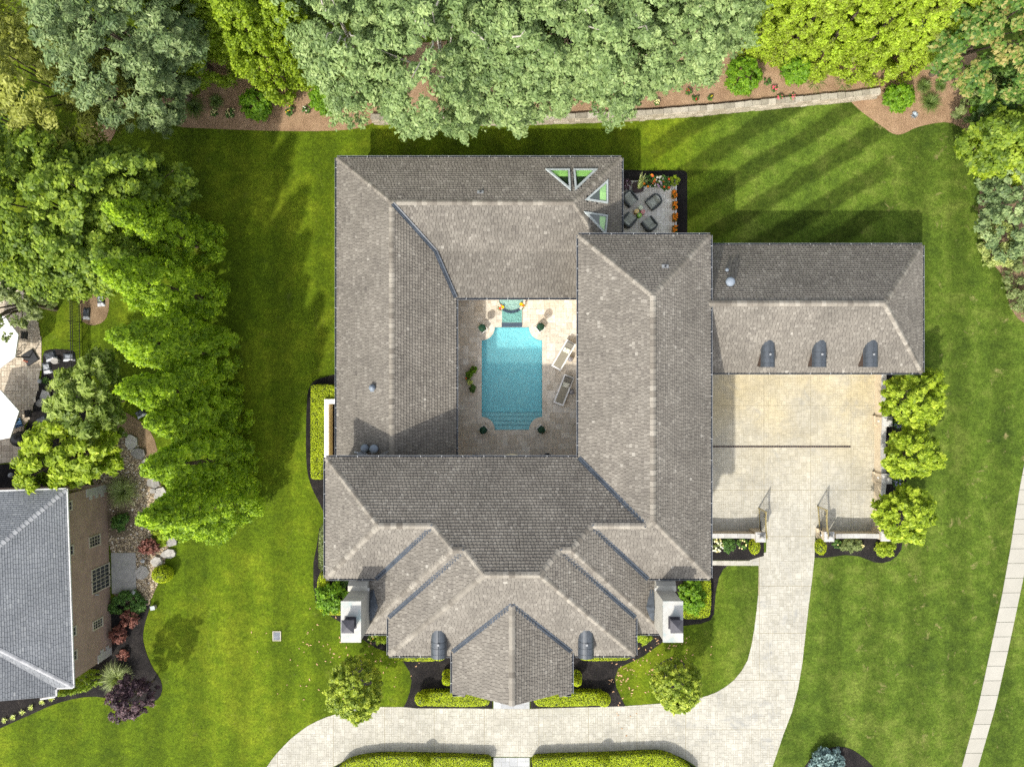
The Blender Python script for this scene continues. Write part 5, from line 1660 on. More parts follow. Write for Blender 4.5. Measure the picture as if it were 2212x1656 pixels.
# skylights
def skylight(tri, pl):
    P3 = [onplane(x, y, pl) for x, y in tri]
    gx, gy = pl[1] / S, -pl[2] / S
    n_ = Vector((-gx, -gy, 1)).normalized()
    ce = sum(P3, Vector()) / 3
    mb = MB()
    h_, w_ = 0.13, 0.125
    ins = []
    for i in range(3):
        p, a, b = P3[i], P3[i - 1], P3[(i + 1) % 3]
        da, db = (a - p).normalized(), (b - p).normalized()
        s_ = da.cross(db).length
        ins.append(p + (da + db) * (w_ / s_))
    for i in range(3):
        j = (i + 1) % 3
        o0, o1, i0, i1 = P3[i], P3[j], ins[i], ins[j]
        T_ = [q + n_ * h_ for q in (o0, o1, i1, i0)]
        mb.face(T_); mb.face([o0 - n_ * .02, o1 - n_ * .02, T_[1], T_[0]]); mb.face([T_[3], T_[2], i1, i0])
    fr_ = mb.build('skylight', M['sky_frame'], house)
    gm = MB(); gm.face([q + n_ * (h_ - 0.025) for q in ins]); gm.build('pane', M['skyglass'], fr_)
    bd = MB()
    ins2 = [q + (ce - q) * -0.02 for q in ins]
    for i in range(3):
        j = (i + 1) % 3
        for s_, t_ in ((0.085, 0.016),):
            bd.face([ins[i] + n_ * (h_ - 0.02), ins[j] + n_ * (h_ - 0.02), ins[j].lerp(ce, 0.07) + n_ * (h_ - 0.02), ins[i].lerp(ce, 0.07) + n_ * (h_ - 0.02)])
    bd.build('gasket', M['gutter'], fr_)
    # flat panels under the glass: pale lime eave side, painted room shade beyond
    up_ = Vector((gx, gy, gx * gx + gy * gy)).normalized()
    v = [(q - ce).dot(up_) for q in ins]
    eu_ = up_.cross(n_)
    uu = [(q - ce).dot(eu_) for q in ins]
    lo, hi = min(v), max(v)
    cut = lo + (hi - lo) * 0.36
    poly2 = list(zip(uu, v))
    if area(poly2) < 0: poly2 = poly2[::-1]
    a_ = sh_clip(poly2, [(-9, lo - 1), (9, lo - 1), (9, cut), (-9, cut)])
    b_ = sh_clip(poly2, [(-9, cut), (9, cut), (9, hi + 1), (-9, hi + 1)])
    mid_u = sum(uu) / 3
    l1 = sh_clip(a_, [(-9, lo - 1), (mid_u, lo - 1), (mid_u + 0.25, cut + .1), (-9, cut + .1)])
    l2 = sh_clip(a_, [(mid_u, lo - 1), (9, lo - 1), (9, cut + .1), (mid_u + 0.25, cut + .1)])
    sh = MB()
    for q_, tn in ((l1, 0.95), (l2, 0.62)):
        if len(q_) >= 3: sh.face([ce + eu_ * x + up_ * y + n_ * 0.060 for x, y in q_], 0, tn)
    sh.build('lime_panel', M['lime'], fr_)
    rm = MB(); rm.face([ce + eu_ * x + up_ * y + n_ * 0.058 for x, y in b_]); rm.build('room_shade_panel', M['room_shade'], fr_)
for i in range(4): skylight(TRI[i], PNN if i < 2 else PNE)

# roof vents, fan caps, aerial and dish (all fixed to the roof)
def on_roof(dx, dy):
    best = None
    for pl, poly in ROOF:
        p = onplane(dx, dy, pl)
        if pip(p.x / S, -p.y / S, poly) and (best is None or p.z > best.z): best = p
    return best
def vent_cap(dx, dy, r_, hgt):
    p = on_roof(dx, dy)
    mb = MB()
    mb.lathe([(r_ * 0.7, -0.1), (r_ * 0.7, hgt * 0.55), (r_ * 1.0, hgt * 0.5), (r_ * 1.0, hgt * 0.72), (r_ * 0.9, hgt * 0.9), (r_ * 0.4, hgt), (0.005, hgt * 1.02)], 22, p, 0, 0.5)
    mb.build('roof_vent', M['ventcap'], house)
M['ventcap'] = surf('vent_grey', (0.20, 0.235, 0.28), rough=0.5, fine=(5, 0.12), bump=None)
vent_cap(789.8, 967, 9.1 * S * .9, 0.5); vent_cap(810, 968, 9.6 * S * .9, 0.62)
vent_cap(1574, 610, 10 * S * .9, 0.55)
vent_cap(1568, 584, 4.0 * S * .9, 0.35)
p = on_roof(805.5, 837)
mb = MB(); mb.lathe([(0.14, -0.05), (0.12, 0.15), (0.22, 0.15), (0.22, 0.30), (0.15, 0.34), (0.14, 0.44), (0.01, 0.47)], 12, p); mb.box(p + Vector((0, -0.12, 0.05)), (0.34, 0.3, 0.03)); mb.build('roof_turbine', M['ventcap'], house)
for dx, dy, w in ((1037.7, 415.6, 0.42), (1436.4, 575.8, 0.42)):
    p = on_roof(dx, dy)
    mb = MB(); mb.box(p + Vector((0, 0, 0.06)), (w, 0.24, 0.05), mat=Matrix.Rotation(R(-25), 3, 'X')); mb.tube([p, p + Vector((0, 0, 0.22))], 0.055, 8, 1); mb.build('pipe_vent', [M['bracket'], M['black']], house)
p = on_roof(785, 983) or P(785, 983, 4.5)
mb = MB()
ax_ = Vector((0.25, 0.75, 0.6)).normalized(); s1_ = ax_.cross(Vector((0, 0, 1))).normalized(); s2_ = ax_.cross(s1_)
ce_ = p + Vector((0, 0.05, 0.45))
ring = [[ce_ + ax_ * (0.09 * k_ * k_) + (s1_ * math.cos(a * 0.5236) + s2_ * math.sin(a * 0.5236)) * 0.30 * k_ for a in range(12)] for k_ in (0.02, 0.5, 1.0)]
for i in range(2):
    for a in range(12): mb.face([ring[i][a], ring[i][(a + 1) % 12], ring[i + 1][(a + 1) % 12], ring[i + 1][a]], 0, 0.5, True)
mb.tube([p - Vector((0, 0, 0.1)), ce_ - ax_ * 0.05], 0.025, 6); mb.tube([ce_ + s2_ * 0.25, ce_ + ax_ * 0.4], 0.012, 5)
mb.build('satellite_dish', M['bracket'], house)
p = (on_roof(810, 984) or P(810, 984, 4.5))
mb = MB()
mb.tube([p - Vector((0, 0, 0.1)), p + Vector((0, 0, 1.1))], 0.022, 6)
t_ = p + Vector((0, 0, 1.05))
mb.tube([t_ + Vector((-0.1, -0.1, 0)), t_ + Vector((1.1, 0.42, 0.05))], 0.016, 5); mb.tube([t_ + Vector((-0.1, -0.25, 0)), t_ + Vector((1.05, 0.32, 0.05))], 0.016, 5)
mb.tube([t_, t_ + Vector((-0.5, 0.3, 0.0))], 0.016, 5); mb.tube([t_, t_ + Vector((0.0, 0.55, 0.0))], 0.014, 5); mb.box(t_, (0.22, 0.2, 0.14), 0.3, 1)
mb.build('aerial', [M['bracket'], M['offwhite']], house)
p = P(769, 981, 6.9)
mb = MB(); q = U((769 - 1106) * .87, 133, 6.6)
mb.tube([q + Vector((0, -0.35, 0)), q], 0.03, 6); mb.ball(q + Vector((0, 0.06, 0.02)), 0.09, 8, 5); mb.ball(q + Vector((-0.14, 0.1, 0.02)), 0.08, 8, 5)
mb.build('floodlight', M['bracket'], house)

# walled light well on the left side of the house (white coping, tan inside face)
mb = MB()
mb.prism([tuple(P(x, y, 1.1)[:2]) for x, y in ((700.5, 862), (733, 862), (733, 872), (709.5, 872), (709.5, 998), (700.5, 998))], -0.1, 1.1, 0, 0.5)
lw = mb.build('well_wall', M['whitewall'], house)
mb = MB(); c1 = P(710.3, 873, 1.08); c2 = P(710.3, 990, 1.08)
mb.box((c1.x + 0.01, (c1.y + c2.y) / 2, 0.53), (0.03, c1.y - c2.y, 1.04)); mb.build('inner_face', M['tanwall'], lw)
# ------------------------------------------------------------------ garage court walls, pillars, gates
def court_wall(name, label, d0, d1, h0, sag, out, th=0.27):
    """wall between two pillars whose cast stone coping dips in the middle; d0,d1 = foot of the inner face"""
    a, b = P(*d0), P(*d1)
    D = (b - a); L_ = D.length; e = D.normalized()
    root = thing(name, label, 'wall', (0, 0, 0))
    N = 12
    mb = MB()
    hh = [h0 - sag * (1 - (2 * i / N - 1) ** 2) for i in range(N + 1)]
    p = [a + e * (L_ * i / N) for i in range(N + 1)]
    o = out * th
    for i in range(N):
        q0, q1 = p[i], p[i + 1]
        for (u0, u1) in ((q0, q1), (q1 + o, q0 + o)):
            h_0, h_1 = (hh[i], hh[i + 1]) if u0 is q0 else (hh[i + 1], hh[i])
            mb.face([u0 - Vector((0, 0, .1)), u1 - Vector((0, 0, .1)), u1 + Vector((0, 0, h_1)), u0 + Vector((0, 0, h_0))])
        mb.face([q0 + Vector((0, 0, hh[i])), q1 + Vector((0, 0, hh[i + 1])), q1 + o + Vector((0, 0, hh[i + 1])), q0 + o + Vector((0, 0, hh[i]))])
    mb.build('wall_face', M['stucco'], root)
    n_ = max(3, round(L_ / 0.45))
    for k in range(n_):
        t0, t1 = k / n_, (k + 1) / n_
        z0 = h0 - sag * (1 - (2 * t0 - 1) ** 2); z1 = h0 - sag * (1 - (2 * t1 - 1) ** 2)
        q0 = a + e * (L_ * t0 + 0.006) - out * 0.03; q1 = a + e * (L_ * t1 - 0.006) - out * 0.03
        w_ = out * (th + 0.06)
        vs = [q0 + Vector((0, 0, z0 + .003)), q1 + Vector((0, 0, z1 + .003)), q1 + w_ + Vector((0, 0, z1 + .003)), q0 + w_ + Vector((0, 0, z0 + .003))]
        vs += [v + Vector((0, 0, 0.07)) for v in vs]
        c = MB(); c.faces(vs, [(3, 2, 1, 0), (4, 5, 6, 7), (0, 1, 5, 4), (1, 2, 6, 5), (2, 3, 7, 6), (3, 0, 4, 7)], 0, random.random())
        c.build('coping_stone', M['cast'], root)
    return root
court_wall('garden_wall', 'cream court wall section nearest the garage, behind the first round tree', (1889, 802), (1889, 899), 1.14, 0.16, E_)
court_wall('garden_wall', 'cream court wall section between the two middle ball topped pillars', (1889, 915), (1888, 1023), 1.14, 0.18, E_)
court_wall('garden_wall', 'cream court wall section down to the corner pillar, beside the lowest round tree', (1888, 1039), (1886, 1142), 1.14, 0.16, E_)
court_wall('garden_wall', 'short cream wall from the house to the left gate pillar', (1500, 1146.5), (1625, 1146.5), 1.14, 0.14, S_)
court_wall('garden_wall', 'cream wall from the right gate pillar to the corner pillar', (1790, 1146.5), (1882, 1146.5), 1.14, 0.12, S_)
def pillar(label, dx, dy, zt=1.5, w=0.68, ball=True):
    c = P(dx, dy, zt)
    root = thing('gate_pillar', label, 'pillar', (c.x, c.y, 0), 0, 'ball topped pillars round the garage court')
    mb = MB(); mb.box((0, 0, zt / 2 - 0.08), (w - 0.08, w - 0.08, zt - 0.06)); mb.box((0, 0, 0.14), (w + 0.04, w + 0.04, 0.36)); mb.build('shaft', M['stucco'], root)
    cp = MB(); cp.box((0, 0, zt - 0.06), (w + 0.03, w + 0.03, 0.12)); cp.box((0, 0, zt + 0.03), (w - 0.1, w - 0.1, 0.06), taper=0.75); cp.build('cap', M['cast'], root)
    if ball:
        b = MB(); b.lathe([(0.13, zt + 0.05), (0.09, zt + 0.10), (0.13, zt + 0.13)], 14); b.ball((0, 0, zt + 0.30), 0.185, 16, 10); b.build('finial', M['cast'], root)
    lt = MB(); lt.box((-w / 2 + 0.03, 0, zt * 0.55), (0.03, 0.12, 0.22)); lt.build('light', M['white'], root)
    return root
pillar('ball topped cream pillar beside the first and second round trees', 1917.2, 910.3)
pillar('ball topped cream pillar between the second and third round trees', 1916.5, 1034)
pillar('corner pillar of the court half hidden by the lowest round tree', 1914, 1158, 1.5, 0.68)
pillar('left ball topped pillar of the driveway gate', 1643.4, 1160)
pillar('right ball topped pillar of the driveway gate', 1791.5, 1159)
def gate(label, hx_, hy_, tx, ty, zt=1.75):
    a = P(hx_, hy_, 0); b = P(tx, ty, 0)
    root = thing('driveway_gate', label, 'gate', (a.x, a.y, 0), math.atan2(b.y - a.y, b.x - a.x), 'open bronze gates of the garage court')
    L_ = (b - a).length
    fr_ = MB()
    fr_.box((0.03, 0, zt * 0.5), (0.07, 0.06, zt)); fr_.box((L_ - 0.03, 0, zt * 0.5 + 0.02), (0.07, 0.06, zt + 0.04))
    fr_.box((L_ / 2, 0, 0.18), (L_ - 0.14, 0.05, 0.08)); fr_.box((L_ / 2, 0, zt - 0.28), (L_ - 0.14, 0.045, 0.06))
    arch = [(0.05 + (L_ - 0.1) * i / 10, 0, zt - 0.02 - 0.16 * math.sin(math.pi * i / 10)) for i in range(11)]
    fr_.tube(arch, 0.04, 6); fr_.build('gate_frame', M['olive_metal'], root)
    n_ = 12
    for i in range(1, n_):
        x = L_ * i / n_
        t_ = MB(); t_.tube([(x, 0, 0.2), (x, 0, zt - 0.04 - 0.16 * math.sin(math.pi * i / n_))], 0.014, 5); t_.build('bar', M['olive_metal'], root)
    rg = MB(); rg.tube([(L_ - 0.3 + 0.13 * math.cos(k * 0.5236), 0.03, zt - 0.35 + 0.13 * math.sin(k * 0.5236)) for k in range(13)], 0.02, 5, cap=False); rg.build('handle_ring', M['black'], root)
    op = MB(); op.tube([(0.1, 0.12, 0.75), (1.05, 0.08, 0.7)], [0.05, 0.03], 8); op.box((0.18, 0.16, 0.75), (0.3, 0.12, 0.14)); op.build('gate_opener', M['black'], root)
gate('left bronze gate leaf standing open beside the left gate pillar', 1639.5, 1152, 1638, 1096)
gate('right bronze gate leaf standing open beside the right gate pillar', 1769, 1153, 1765, 1092)

# ------------------------------------------------------------------ retaining wall
rw = thing('retaining_wall', 'long low limestone retaining wall curving along the back mulch terrace', 'wall', (0, 0, 0))
path_d = [(800, 252), (850, 254), (920, 253), (1050, 255), (1234, 251), (1310, 247.6), (1389, 244), (1475, 237), (1546, 231.4), (1618, 224), (1672, 218.5), (1726, 214), (1780, 209), (1833, 204.5), (1894, 197)]
pw_ = [P(x, y, 0.85) for x, y in path_d]
Ltot = sum((pw_[i + 1] - pw_[i]).length for i in range(len(pw_) - 1))
def at_path(d_):
    for i in range(len(pw_) - 1):
        l_ = (pw_[i + 1] - pw_[i]).length
        if d_ <= l_ or i == len(pw_) - 2:
            t_ = d_ / l_
            e = (pw_[i + 1] - pw_[i]).normalized()
            return pw_[i].lerp(pw_[i + 1], t_), e
        d_ -= l_
d_ = 0
while d_ < Ltot - 0.2:
    L_ = random.uniform(0.42, 0.85)
    q, e = at_path(min(d_ + L_ / 2, Ltot))
    n2 = Vector((-e.y, e.x, 0)).normalized()
    rot = Matrix((e, n2, Vector((0, 0, 1)))).transposed()
    mb = MB(); mb.box((0, 0, 0), (L_ - 0.025, 0.36 + random.uniform(-.03, .03), 0.14), 0, 0, random.random())
    mb.v = [(x + random.uniform(-.012, .012), y + random.uniform(-.02, .02), z + random.uniform(-.008, .008)) for x, y, z in mb.v]
    o = mb.build('cap_stone', M['capstone'], rw)
    m4 = rot.to_4x4(); m4.translation = Vector((q.x, q.y, 0.82)); o.matrix_basis = m4
    d_ += L_
wp = [P(x, y, 0.85) for x, y in path_d]
for row in range(3):
    d_ = random.uniform(0, 0.2)
    while d_ < Ltot - 0.2:
        L_ = random.uniform(0.35, 0.7)
        q, e = at_path(min(d_ + L_ / 2, Ltot))
        n2 = Vector((-e.y, e.x, 0)).normalized()
        rot = Matrix((e, n2, Vector((0, 0, 1)))).transposed()
        mb = MB(); mb.box((0, 0, 0), (L_ - 0.015, 0.36 + random.uniform(-.04, .04), 0.25), 0, 0, random.random() * 0.6 + 0.4)
        mb.v = [(x, y + random.uniform(-.02, .02), z) for x, y, z in mb.v]
        o = mb.build('wall_stone', M['limestone'], rw)
        m4 = rot.to_4x4(); m4.translation = Vector((q.x, q.y, 0.12 + row * 0.256)) - n2 * (0.10 - 0.025 * row); o.matrix_basis = m4
        d_ += L_

# ------------------------------------------------------------------ neighbour's brick house
nb = thing('neighbour_house', 'neighbour red brown brick house with grey shingle hip roof at the left edge', 'house', (0, 0, 0))
ZE = 5.1
def nP(dx, dy, z): return P(dx, dy, z)
kE = 1 - ZE / H
A_ = nP(142.5, 1057, ZE); B_ = nP(157, 1483, ZE)
ew = B_ - A_
rotn = math.atan2(ew.x, -ew.y)
def nl(x, y, z):                      # local frame: x out (east) from the eave line, y south from the NE corner
    c_, s_ = math.cos(rotn), math.sin(rotn)
    return Vector((A_.x + x * c_ + y * s_, A_.y + x * s_ - y * c_, z))
def to_u(v): return (v.x / S, -v.y / S)
LN = ew.length
PT = 0.62
hw_n = LN / 2
def nplane(p0, p1, p2):
    a, b, c = [Vector((*to_u(q), q.z)) for q in (p0, p1, p2)]
    n_ = (b - a).cross(c - a)
    return ((n_.x * a.x + n_.y * a.y) / n_.z + a.z, -n_.x / n_.z, -n_.y / n_.z)
apex = nl(-hw_n, hw_n, ZE + hw_n * PT); far0 = nl(-22, 0, ZE); far1 = nl(-22, LN, ZE); apf = nl(-22, hw_n, ZE + hw_n * PT)
nroof = [([nl(0, 0, ZE), nl(0, LN, ZE), apex]), ([nl(0, 0, ZE), apex, apf, far0]), ([nl(0, LN, ZE), far1, apf, apex])]
nst, ncl, nde = [], MB(), MB()
for i_, q in enumerate(nroof):
    roof_face(nplane(q[0], q[1], q[2]), [to_u(v) for v in q], ex=0.145, widths=[0.30, 0.33, 0.36], store=nst, clip_mb=ncl, deck=nde, chamfer=False, lohi=(0.032, 0.004), seed=300 + i_)
# small south facing gable and a lower north wing
r0 = P(14, 1416, 7.3); 
gx0, gx1 = P(-92, 1503, ZE), P(119, 1503, ZE)
zr_ = ZE + (gx1.x - gx0.x) / 2 * 0.72
midx = (gx0.x + gx1.x) / 2
gt = P(14, 1517, zr_).y
gn = gt + 4.6
gab = [([Vector((gx1.x, gx1.y, ZE)), Vector((midx, gt, zr_)), Vector((midx, gn, zr_)), Vector((gx1.x, gx1.y + 1.0, ZE))]), ([Vector((gx0.x, gx0.y, ZE)), Vector((gx0.x, gx0.y + 1.0, ZE)), Vector((midx, gn, zr_)), Vector((midx, gt, zr_))])]
for i_, q in enumerate(gab):
    roof_face(nplane(q[0], q[1], q[2]), [to_u(v) for v in q], ex=0.145, widths=[0.30, 0.33, 0.36], store=nst, clip_mb=ncl, deck=nde, chamfer=False, lohi=(0.032, 0.004), seed=310 + i_)
nde.build('roof_deck', M['deck'], nb)
def seen(c_):
    q = c_[0][0] + c_[0][1] * c_[7] + c_[0][2] * c_[2]
    k_ = 1 - q.z / H
    return q.x / S / k_ + 1106 > 2 and -q.y / S / k_ + 828 < 1650
nst.sort(key=lambda c_: (not seen(c_), -c_[9]))
tcn = {}
for n_, c_ in enumerate(nst):
    fr, p2, vo, ex, lo, hi, tn, cu, w, z_, pts = c_
    if n_ < 300:
        tq = min(TILE_T, key=lambda t_: abs(t_ - tn)); key = (w, tq)
        if key not in tcn:
            mb = MB(); add_tile(mb, (Vector((0, 0, 0)), Vector((1, 0, 0)), Vector((0, 1, 0)), Vector((0, 0, 1))), pts, 0, ex, lo, hi, tq)
            o = mb.build('shingle', [M['shingle'], M['shedge']], nb); tcn[key] = o.data
        else: o = link('shingle', tcn[key], nb)
        m3 = Matrix((fr[1], fr[2], fr[3])).transposed().to_4x4(); m3.translation = fr[0] + fr[1] * cu + fr[2] * vo
        o.matrix_basis = m3
    else: add_tile(ncl, fr, p2, vo, ex, lo, hi, tn)
props(ncl.build('shingles', [M['shingle'], M['shedge']], nb), kind='stuff')
ncap = MB(); ncc = {}; nbud = [110]
M['shcap'] = surf('shingle_cap', [(0, (0.23, 0.235, 0.25)), (1, (0.34, 0.345, 0.36))], fine=(9, 0.12))
for ln in ([nl(0, 0, ZE), apex], [nl(0, LN, ZE), apex], [Vector((midx, gt, zr_)), Vector((midx, gn, zr_))]):
    caps(nb, ln, w=0.15, drop=0.07, L_=0.28, mat='shcap', stuff=ncap, budget=nbud, cache=ncc, lift_=0.03)
if ncap.f: props(ncap.build('ridge_caps', M['shcap'], nb), kind='stuff')
# walls, white gutter, windows on the east wall
wl = MB()
foot = [nl(-0.12, 0.35, 0), nl(-0.12, LN - 0.35, 0), nl(-21, LN - 0.35, 0), nl(-21, 0.35, 0)]
wl.prism([(v.x, v.y) for v in foot], -0.1, ZE - 0.1)
wl.build('wall', M['brick'], nb)
qn = MB()
for i in range(7):
    qn.box(nl(-0.10, 0.62 + 0.12 * (i % 2), 0.3 + i * 0.36), (0.06, 0.55 + 0.24 * (i % 2), 0.34), rotn)
    if i < 5: qn.box(nl(-0.10, LN - 0.62 - 0.12 * (i % 2), 0.3 + i * 0.36), (0.06, 0.55 + 0.24 * (i % 2), 0.34), rotn)
qn.build('quoins', M['cast'], nb)
gm = MB()
for p0, p1, o2 in ((nl(0.05, -0.05, ZE), nl(0.05, LN + 0.05, ZE), None), (nl(0, -0.06, ZE), nl(-22, -0.06, ZE), None), (nl(0, LN + .06, ZE), nl(-1.25, LN + .06, ZE), None), (Vector((gx1.x + 0.05, gx1.y, ZE)), Vector((gx1.x + 0.05, gx1.y + 0.7, ZE)), None), (Vector((gx1.x, gx1.y - 0.04, ZE)), Vector((gx1.x - 1.0, gx1.y - 0.2, ZE)), None)):
    d2 = p1 - p0; gm.box((p0 + p1) / 2 - Vector((0, 0, 0.05)), (d2.length, 0.11, 0.11), math.atan2(d2.y, d2.x))
gm.build('gutter', M['offgutter'], nb)
gw_ = MB()
gw_.prism([(gx0.x + .3, gt + .35), (gx1.x - .3, gt + .35), (gx1.x - .3, gn - 2), (gx0.x + .3, gn - 2)], -0.1, ZE - 0.1)
gw_.face([(gx0.x + .3, gt + .35, ZE - .1), (gx1.x - .3, gt + .35, ZE - .1), (midx, gt + .35, zr_ - .25)])
gw_.build('gable_wall', M['brick'], nb)
def nwin(name, dyc, wpx, z0, z1, panes, mat='darkglass'):
    c = nl(-0.12, 0, (z0 + z1) / 2)
    y_t = 828 - 0
    # plan y of the window centre from its picture row at mid height
    k_ = 1 - ((z0 + z1) / 2) / H
    Yw = (828 - dyc) * S * k_
    yl = (A_.y - Yw)
    c = nl(-0.12, yl, (z0 + z1) / 2)
    w, h = wpx * S * k_, z1 - z0
    mb = MB()
    def bx(y, z, sy, sz, d=0.07): mb.box(c + Vector((math.sin(rotn) * 0, 0, 0)) + (nl(0.02, y, z) - nl(0, 0, 0)), (d, sy, sz), rotn)
    bx(-w / 2, 0, 0.08, h); bx(w / 2, 0, 0.08, h); bx(0, h / 2 - .04, w - .08, 0.08); bx(0, -h / 2, w + 0.12, 0.09, 0.13)
    for i in range(1, panes[0]): bx(-w / 2 + w * i / panes[0], 0, 0.03, h - .1, 0.05)
    for i in range(1, panes[1]): bx(0, -h / 2 + h * i / panes[1], w - .1, 0.03, 0.048)
    f_ = mb.build(name, M['frame_tan'], nb)
    g_ = MB(); g_.box(c + (nl(0.01, 0, 0) - nl(0, 0, 0)), (0.03, w - 0.06, h - 0.06), rotn); g_.build('pane', M[mat], f_)
    return c
nwin('window', 1092.5, 19, 4.40, 5.0, (2, 2)); nwin('window', 1188.7, 20, 4.40, 5.0, (2, 2)); nwin('window', 1364, 19, 4.40, 5.0, (2, 2)); nwin('window', 1416, 20, 4.40, 5.0, (2, 2))
nwin('window', 1168, 22, 1.15, 2.5, (3, 4)); nwin('window', 1347, 18, 1.2, 2.4, (3, 4))
nwin('patio_door', 1236, 25, 0.12, 2.35, (3, 4)); nwin('patio_door', 1261, 25, 0.12, 2.35, (3, 4))
lm = MB(); q = nl(0.05, (A_.y - (828 - 1285) * S * .96), 2.0); lm.box(q, (0.14, 0.1, 0.18), rotn); lm.tube([q + Vector((0, 0, 0.08)), q + Vector((0.2, 0, 0.12))], 0.03, 6); lm.build('wall_lamp', M['bracket'], nb)

# ------------------------------------------------------------------ neighbour's fence
fn = thing('iron_fence', 'black iron picket fence between the neighbour patio lawn and the cypress row', 'fence', (0, 0, 0))
f0 = P(172.5, 560, 0); f1 = P(176, 800, 0)
fl_ = (f1 - f0); n_ = 74
for z in (0.18, 1.05, 1.28):
    mb = MB(); mb.box((f0 + f1) / 2 + Vector((0, 0, z)), (0.03, fl_.length, 0.035), -math.atan2(fl_.x, -fl_.y) + 0 if False else math.atan2(fl_.x, -fl_.y)); mb.build('rail', M['black'], fn)
pk = None
for i in range(n_ + 1):
    p = f0.lerp(f1, i / n_)
    if i % 13 == 3:
        mb = MB(); mb.box((0, 0, 0.72), (0.06, 0.06, 1.5)); mb.ball((0, 0, 1.5), 0.04, 6, 4); o = mb.build('post', M['black'], fn); o.location = p
    else:
        if pk is None:
            mb = MB(); mb.box((0, 0, 0.7), (0.03, 0.03, 1.30)); o = mb.build('picket', M['black'], fn); pk = o.data
        else: o = link('picket', pk, fn)
        o.location = p

# ------------------------------------------------------------------ trees
tree('evergreen_tree', 'olive yellow feathery conifer in the top left corner', 'tree', 80, 150, 8.0, 125, 5.5, 'olive', ncl=300, cr=(0.35, 0.75), per=85, leaf=0.115, flat=0.5, elong=2.6, seed=1, rpy=130, lump=0.25)
tree('evergreen_tree', 'small olive conifer in front of the blue green spruce', 'tree', 235, 190, 5.0, 70, 3.6, 'olive', ncl=150, cr=(0.3, 0.6), per=80, leaf=0.11, flat=0.5, elong=2.6, seed=2, rpy=75)
tree('spruce_tree', 'tall blue green spruce beside the olive conifer, top left', 'tree', 270, 70, 9.0, 145, 6.5, 'bluegreen', ncl=520, cr=(0.28, 0.6), per=85, leaf=0.105, flat=0.5, elong=2.6, seed=3, rpy=150, lump=0.22)
tree('spruce_tree', 'lower blue green spruce hanging over the dark lawn corner', 'tree', 350, 165, 4.5, 60, 4.0, 'bluegreen', ncl=150, cr=(0.25, 0.55), per=85, leaf=0.105, flat=0.6, elong=2.6, seed=4, rpy=85)
tree('dark_evergreen', 'dark green bush in the shade at the left edge above the big maple', 'bush', 20, 260, 2.5, 70, 2.4, 'darkshrub', ncl=110, cr=(0.3, 0.55), per=70, leaf=0.13, seed=5, rpy=60)
for i, (bx_, by_, hh, rr, rz_) in enumerate([(455, 150, 12.5, 2.0, 0.3), (545, 105, 14, 2.1, 1.9), (610, 165, 13, 2.05, 3.2), (688, 150, 12.0, 1.9, 4.4), (490, 70, 13.5, 2.2, 2.5), (660, 60, 13, 2.2, 0.9)]):
    lb = ['bright green arborvitae behind the white flowers of the back bed', 'bright green arborvitae set back between its two nearer neighbours', 'bright green arborvitae beside the left globe shrub of the back bed',
          'bright green arborvitae touching the right globe shrub of the back bed', 'bright green arborvitae next to the blue green spruce at the top edge', 'bright green arborvitae next to the pale sage tree at the top edge'][i]
    arborvitae('arborvitae', lb, bx_, by_, hh, rr, 'thuja_lime', i % 2, rz_, group='bright arborvitae of the back bed', ncl=520, per=62, wob=0.2)
sg = [('pale yellow sage birch leaning over the bend of the retaining wall', 760, 120, 115, 'sage', 7.5, 130), ('large pale sage birch with white twigs over the back lawn', 950, 140, 165, 'sage', 9.0, 150), ('pale sage birch at the top edge above the tall roof ridge', 1130, 60, 130, 'sage', 9.5, 130),
      ('pale sage birch whose branch tips reach furthest over the back lawn', 1080, 190, 115, 'sage', 7.0, 105), ('pale sage birch centred above the north roof', 1230, 120, 130, 'sage', 8.5, 125), ('pale sage birch shading the left part of the stone wall', 1340, 120, 120, 'sage', 8.0, 112),
      ('pale sage birch next to the lime hedge at the top edge', 1490, 80, 105, 'sage', 8.0, 110)]
for i, (lb, x, y, rp, fo, zc, rp2) in enumerate(sg):
    tree('birch_tree', lb, 'tree', x, y - 20, zc, rp, 5.5, fo, ncl=480, cr=(0.25, 0.58), per=70, leaf=0.125, flat=0.5, elong=2.1, lump=0.24, seed=20 + i, rpy=rp2, bark='palebark', group='pale birch trees behind the stone wall', extra_pale=9, up=0.25)
lh = ['left end of the lime conifer row, above the left globe shrub', 'second lime conifer from the left end of the row', 'lime conifer above the two ornamental grasses', 'lime conifer right of the ornamental grasses', 'lime conifer above the right end of the stone wall', 'lime conifer beside the lone globe shrub', 'right end of the lime conifer row, beside the orange tipped tree', 'rear lime conifer above the left globe shrub', 'rear lime conifer at the middle of the top edge row', 'rear lime conifer near the orange tipped tree']
for i, (bx_, by_) in enumerate([(1625, 95), (1695, 115), (1760, 128), (1825, 138), (1885, 140), (1945, 125), (1995, 85), (1660, 30), (1790, 40), (1920, 30)]):
    arborvitae('lime_conifer', lh[i], bx_, by_, 12 - (i % 3) * 0.7, 1.75 if i < 7 else 2.1, 'hedge_lime', i % 2, i * 1.3, group='lime conifers in the back right row', ncl=520, per=62, wob=0.10, bulge=0.95)
tree('maple_tree', 'green tree with orange pink tipped leaves in the top right corner', 'tree', 2135, 70, 6.5, 120, 4.5, 'orange_tip', ncl=240, cr=(0.3, 0.6), per=75, leaf=0.17, seed=41, tonej=0.26, rpy=115)
tree('dark_shrub', 'dark glossy bush below the orange tipped tree at the right edge', 'bush', 2185, 210, 3.2, 75, 2.6, 'darkshrub', ncl=130, cr=(0.28, 0.5), per=70, leaf=0.13, seed=42, rpy=65)
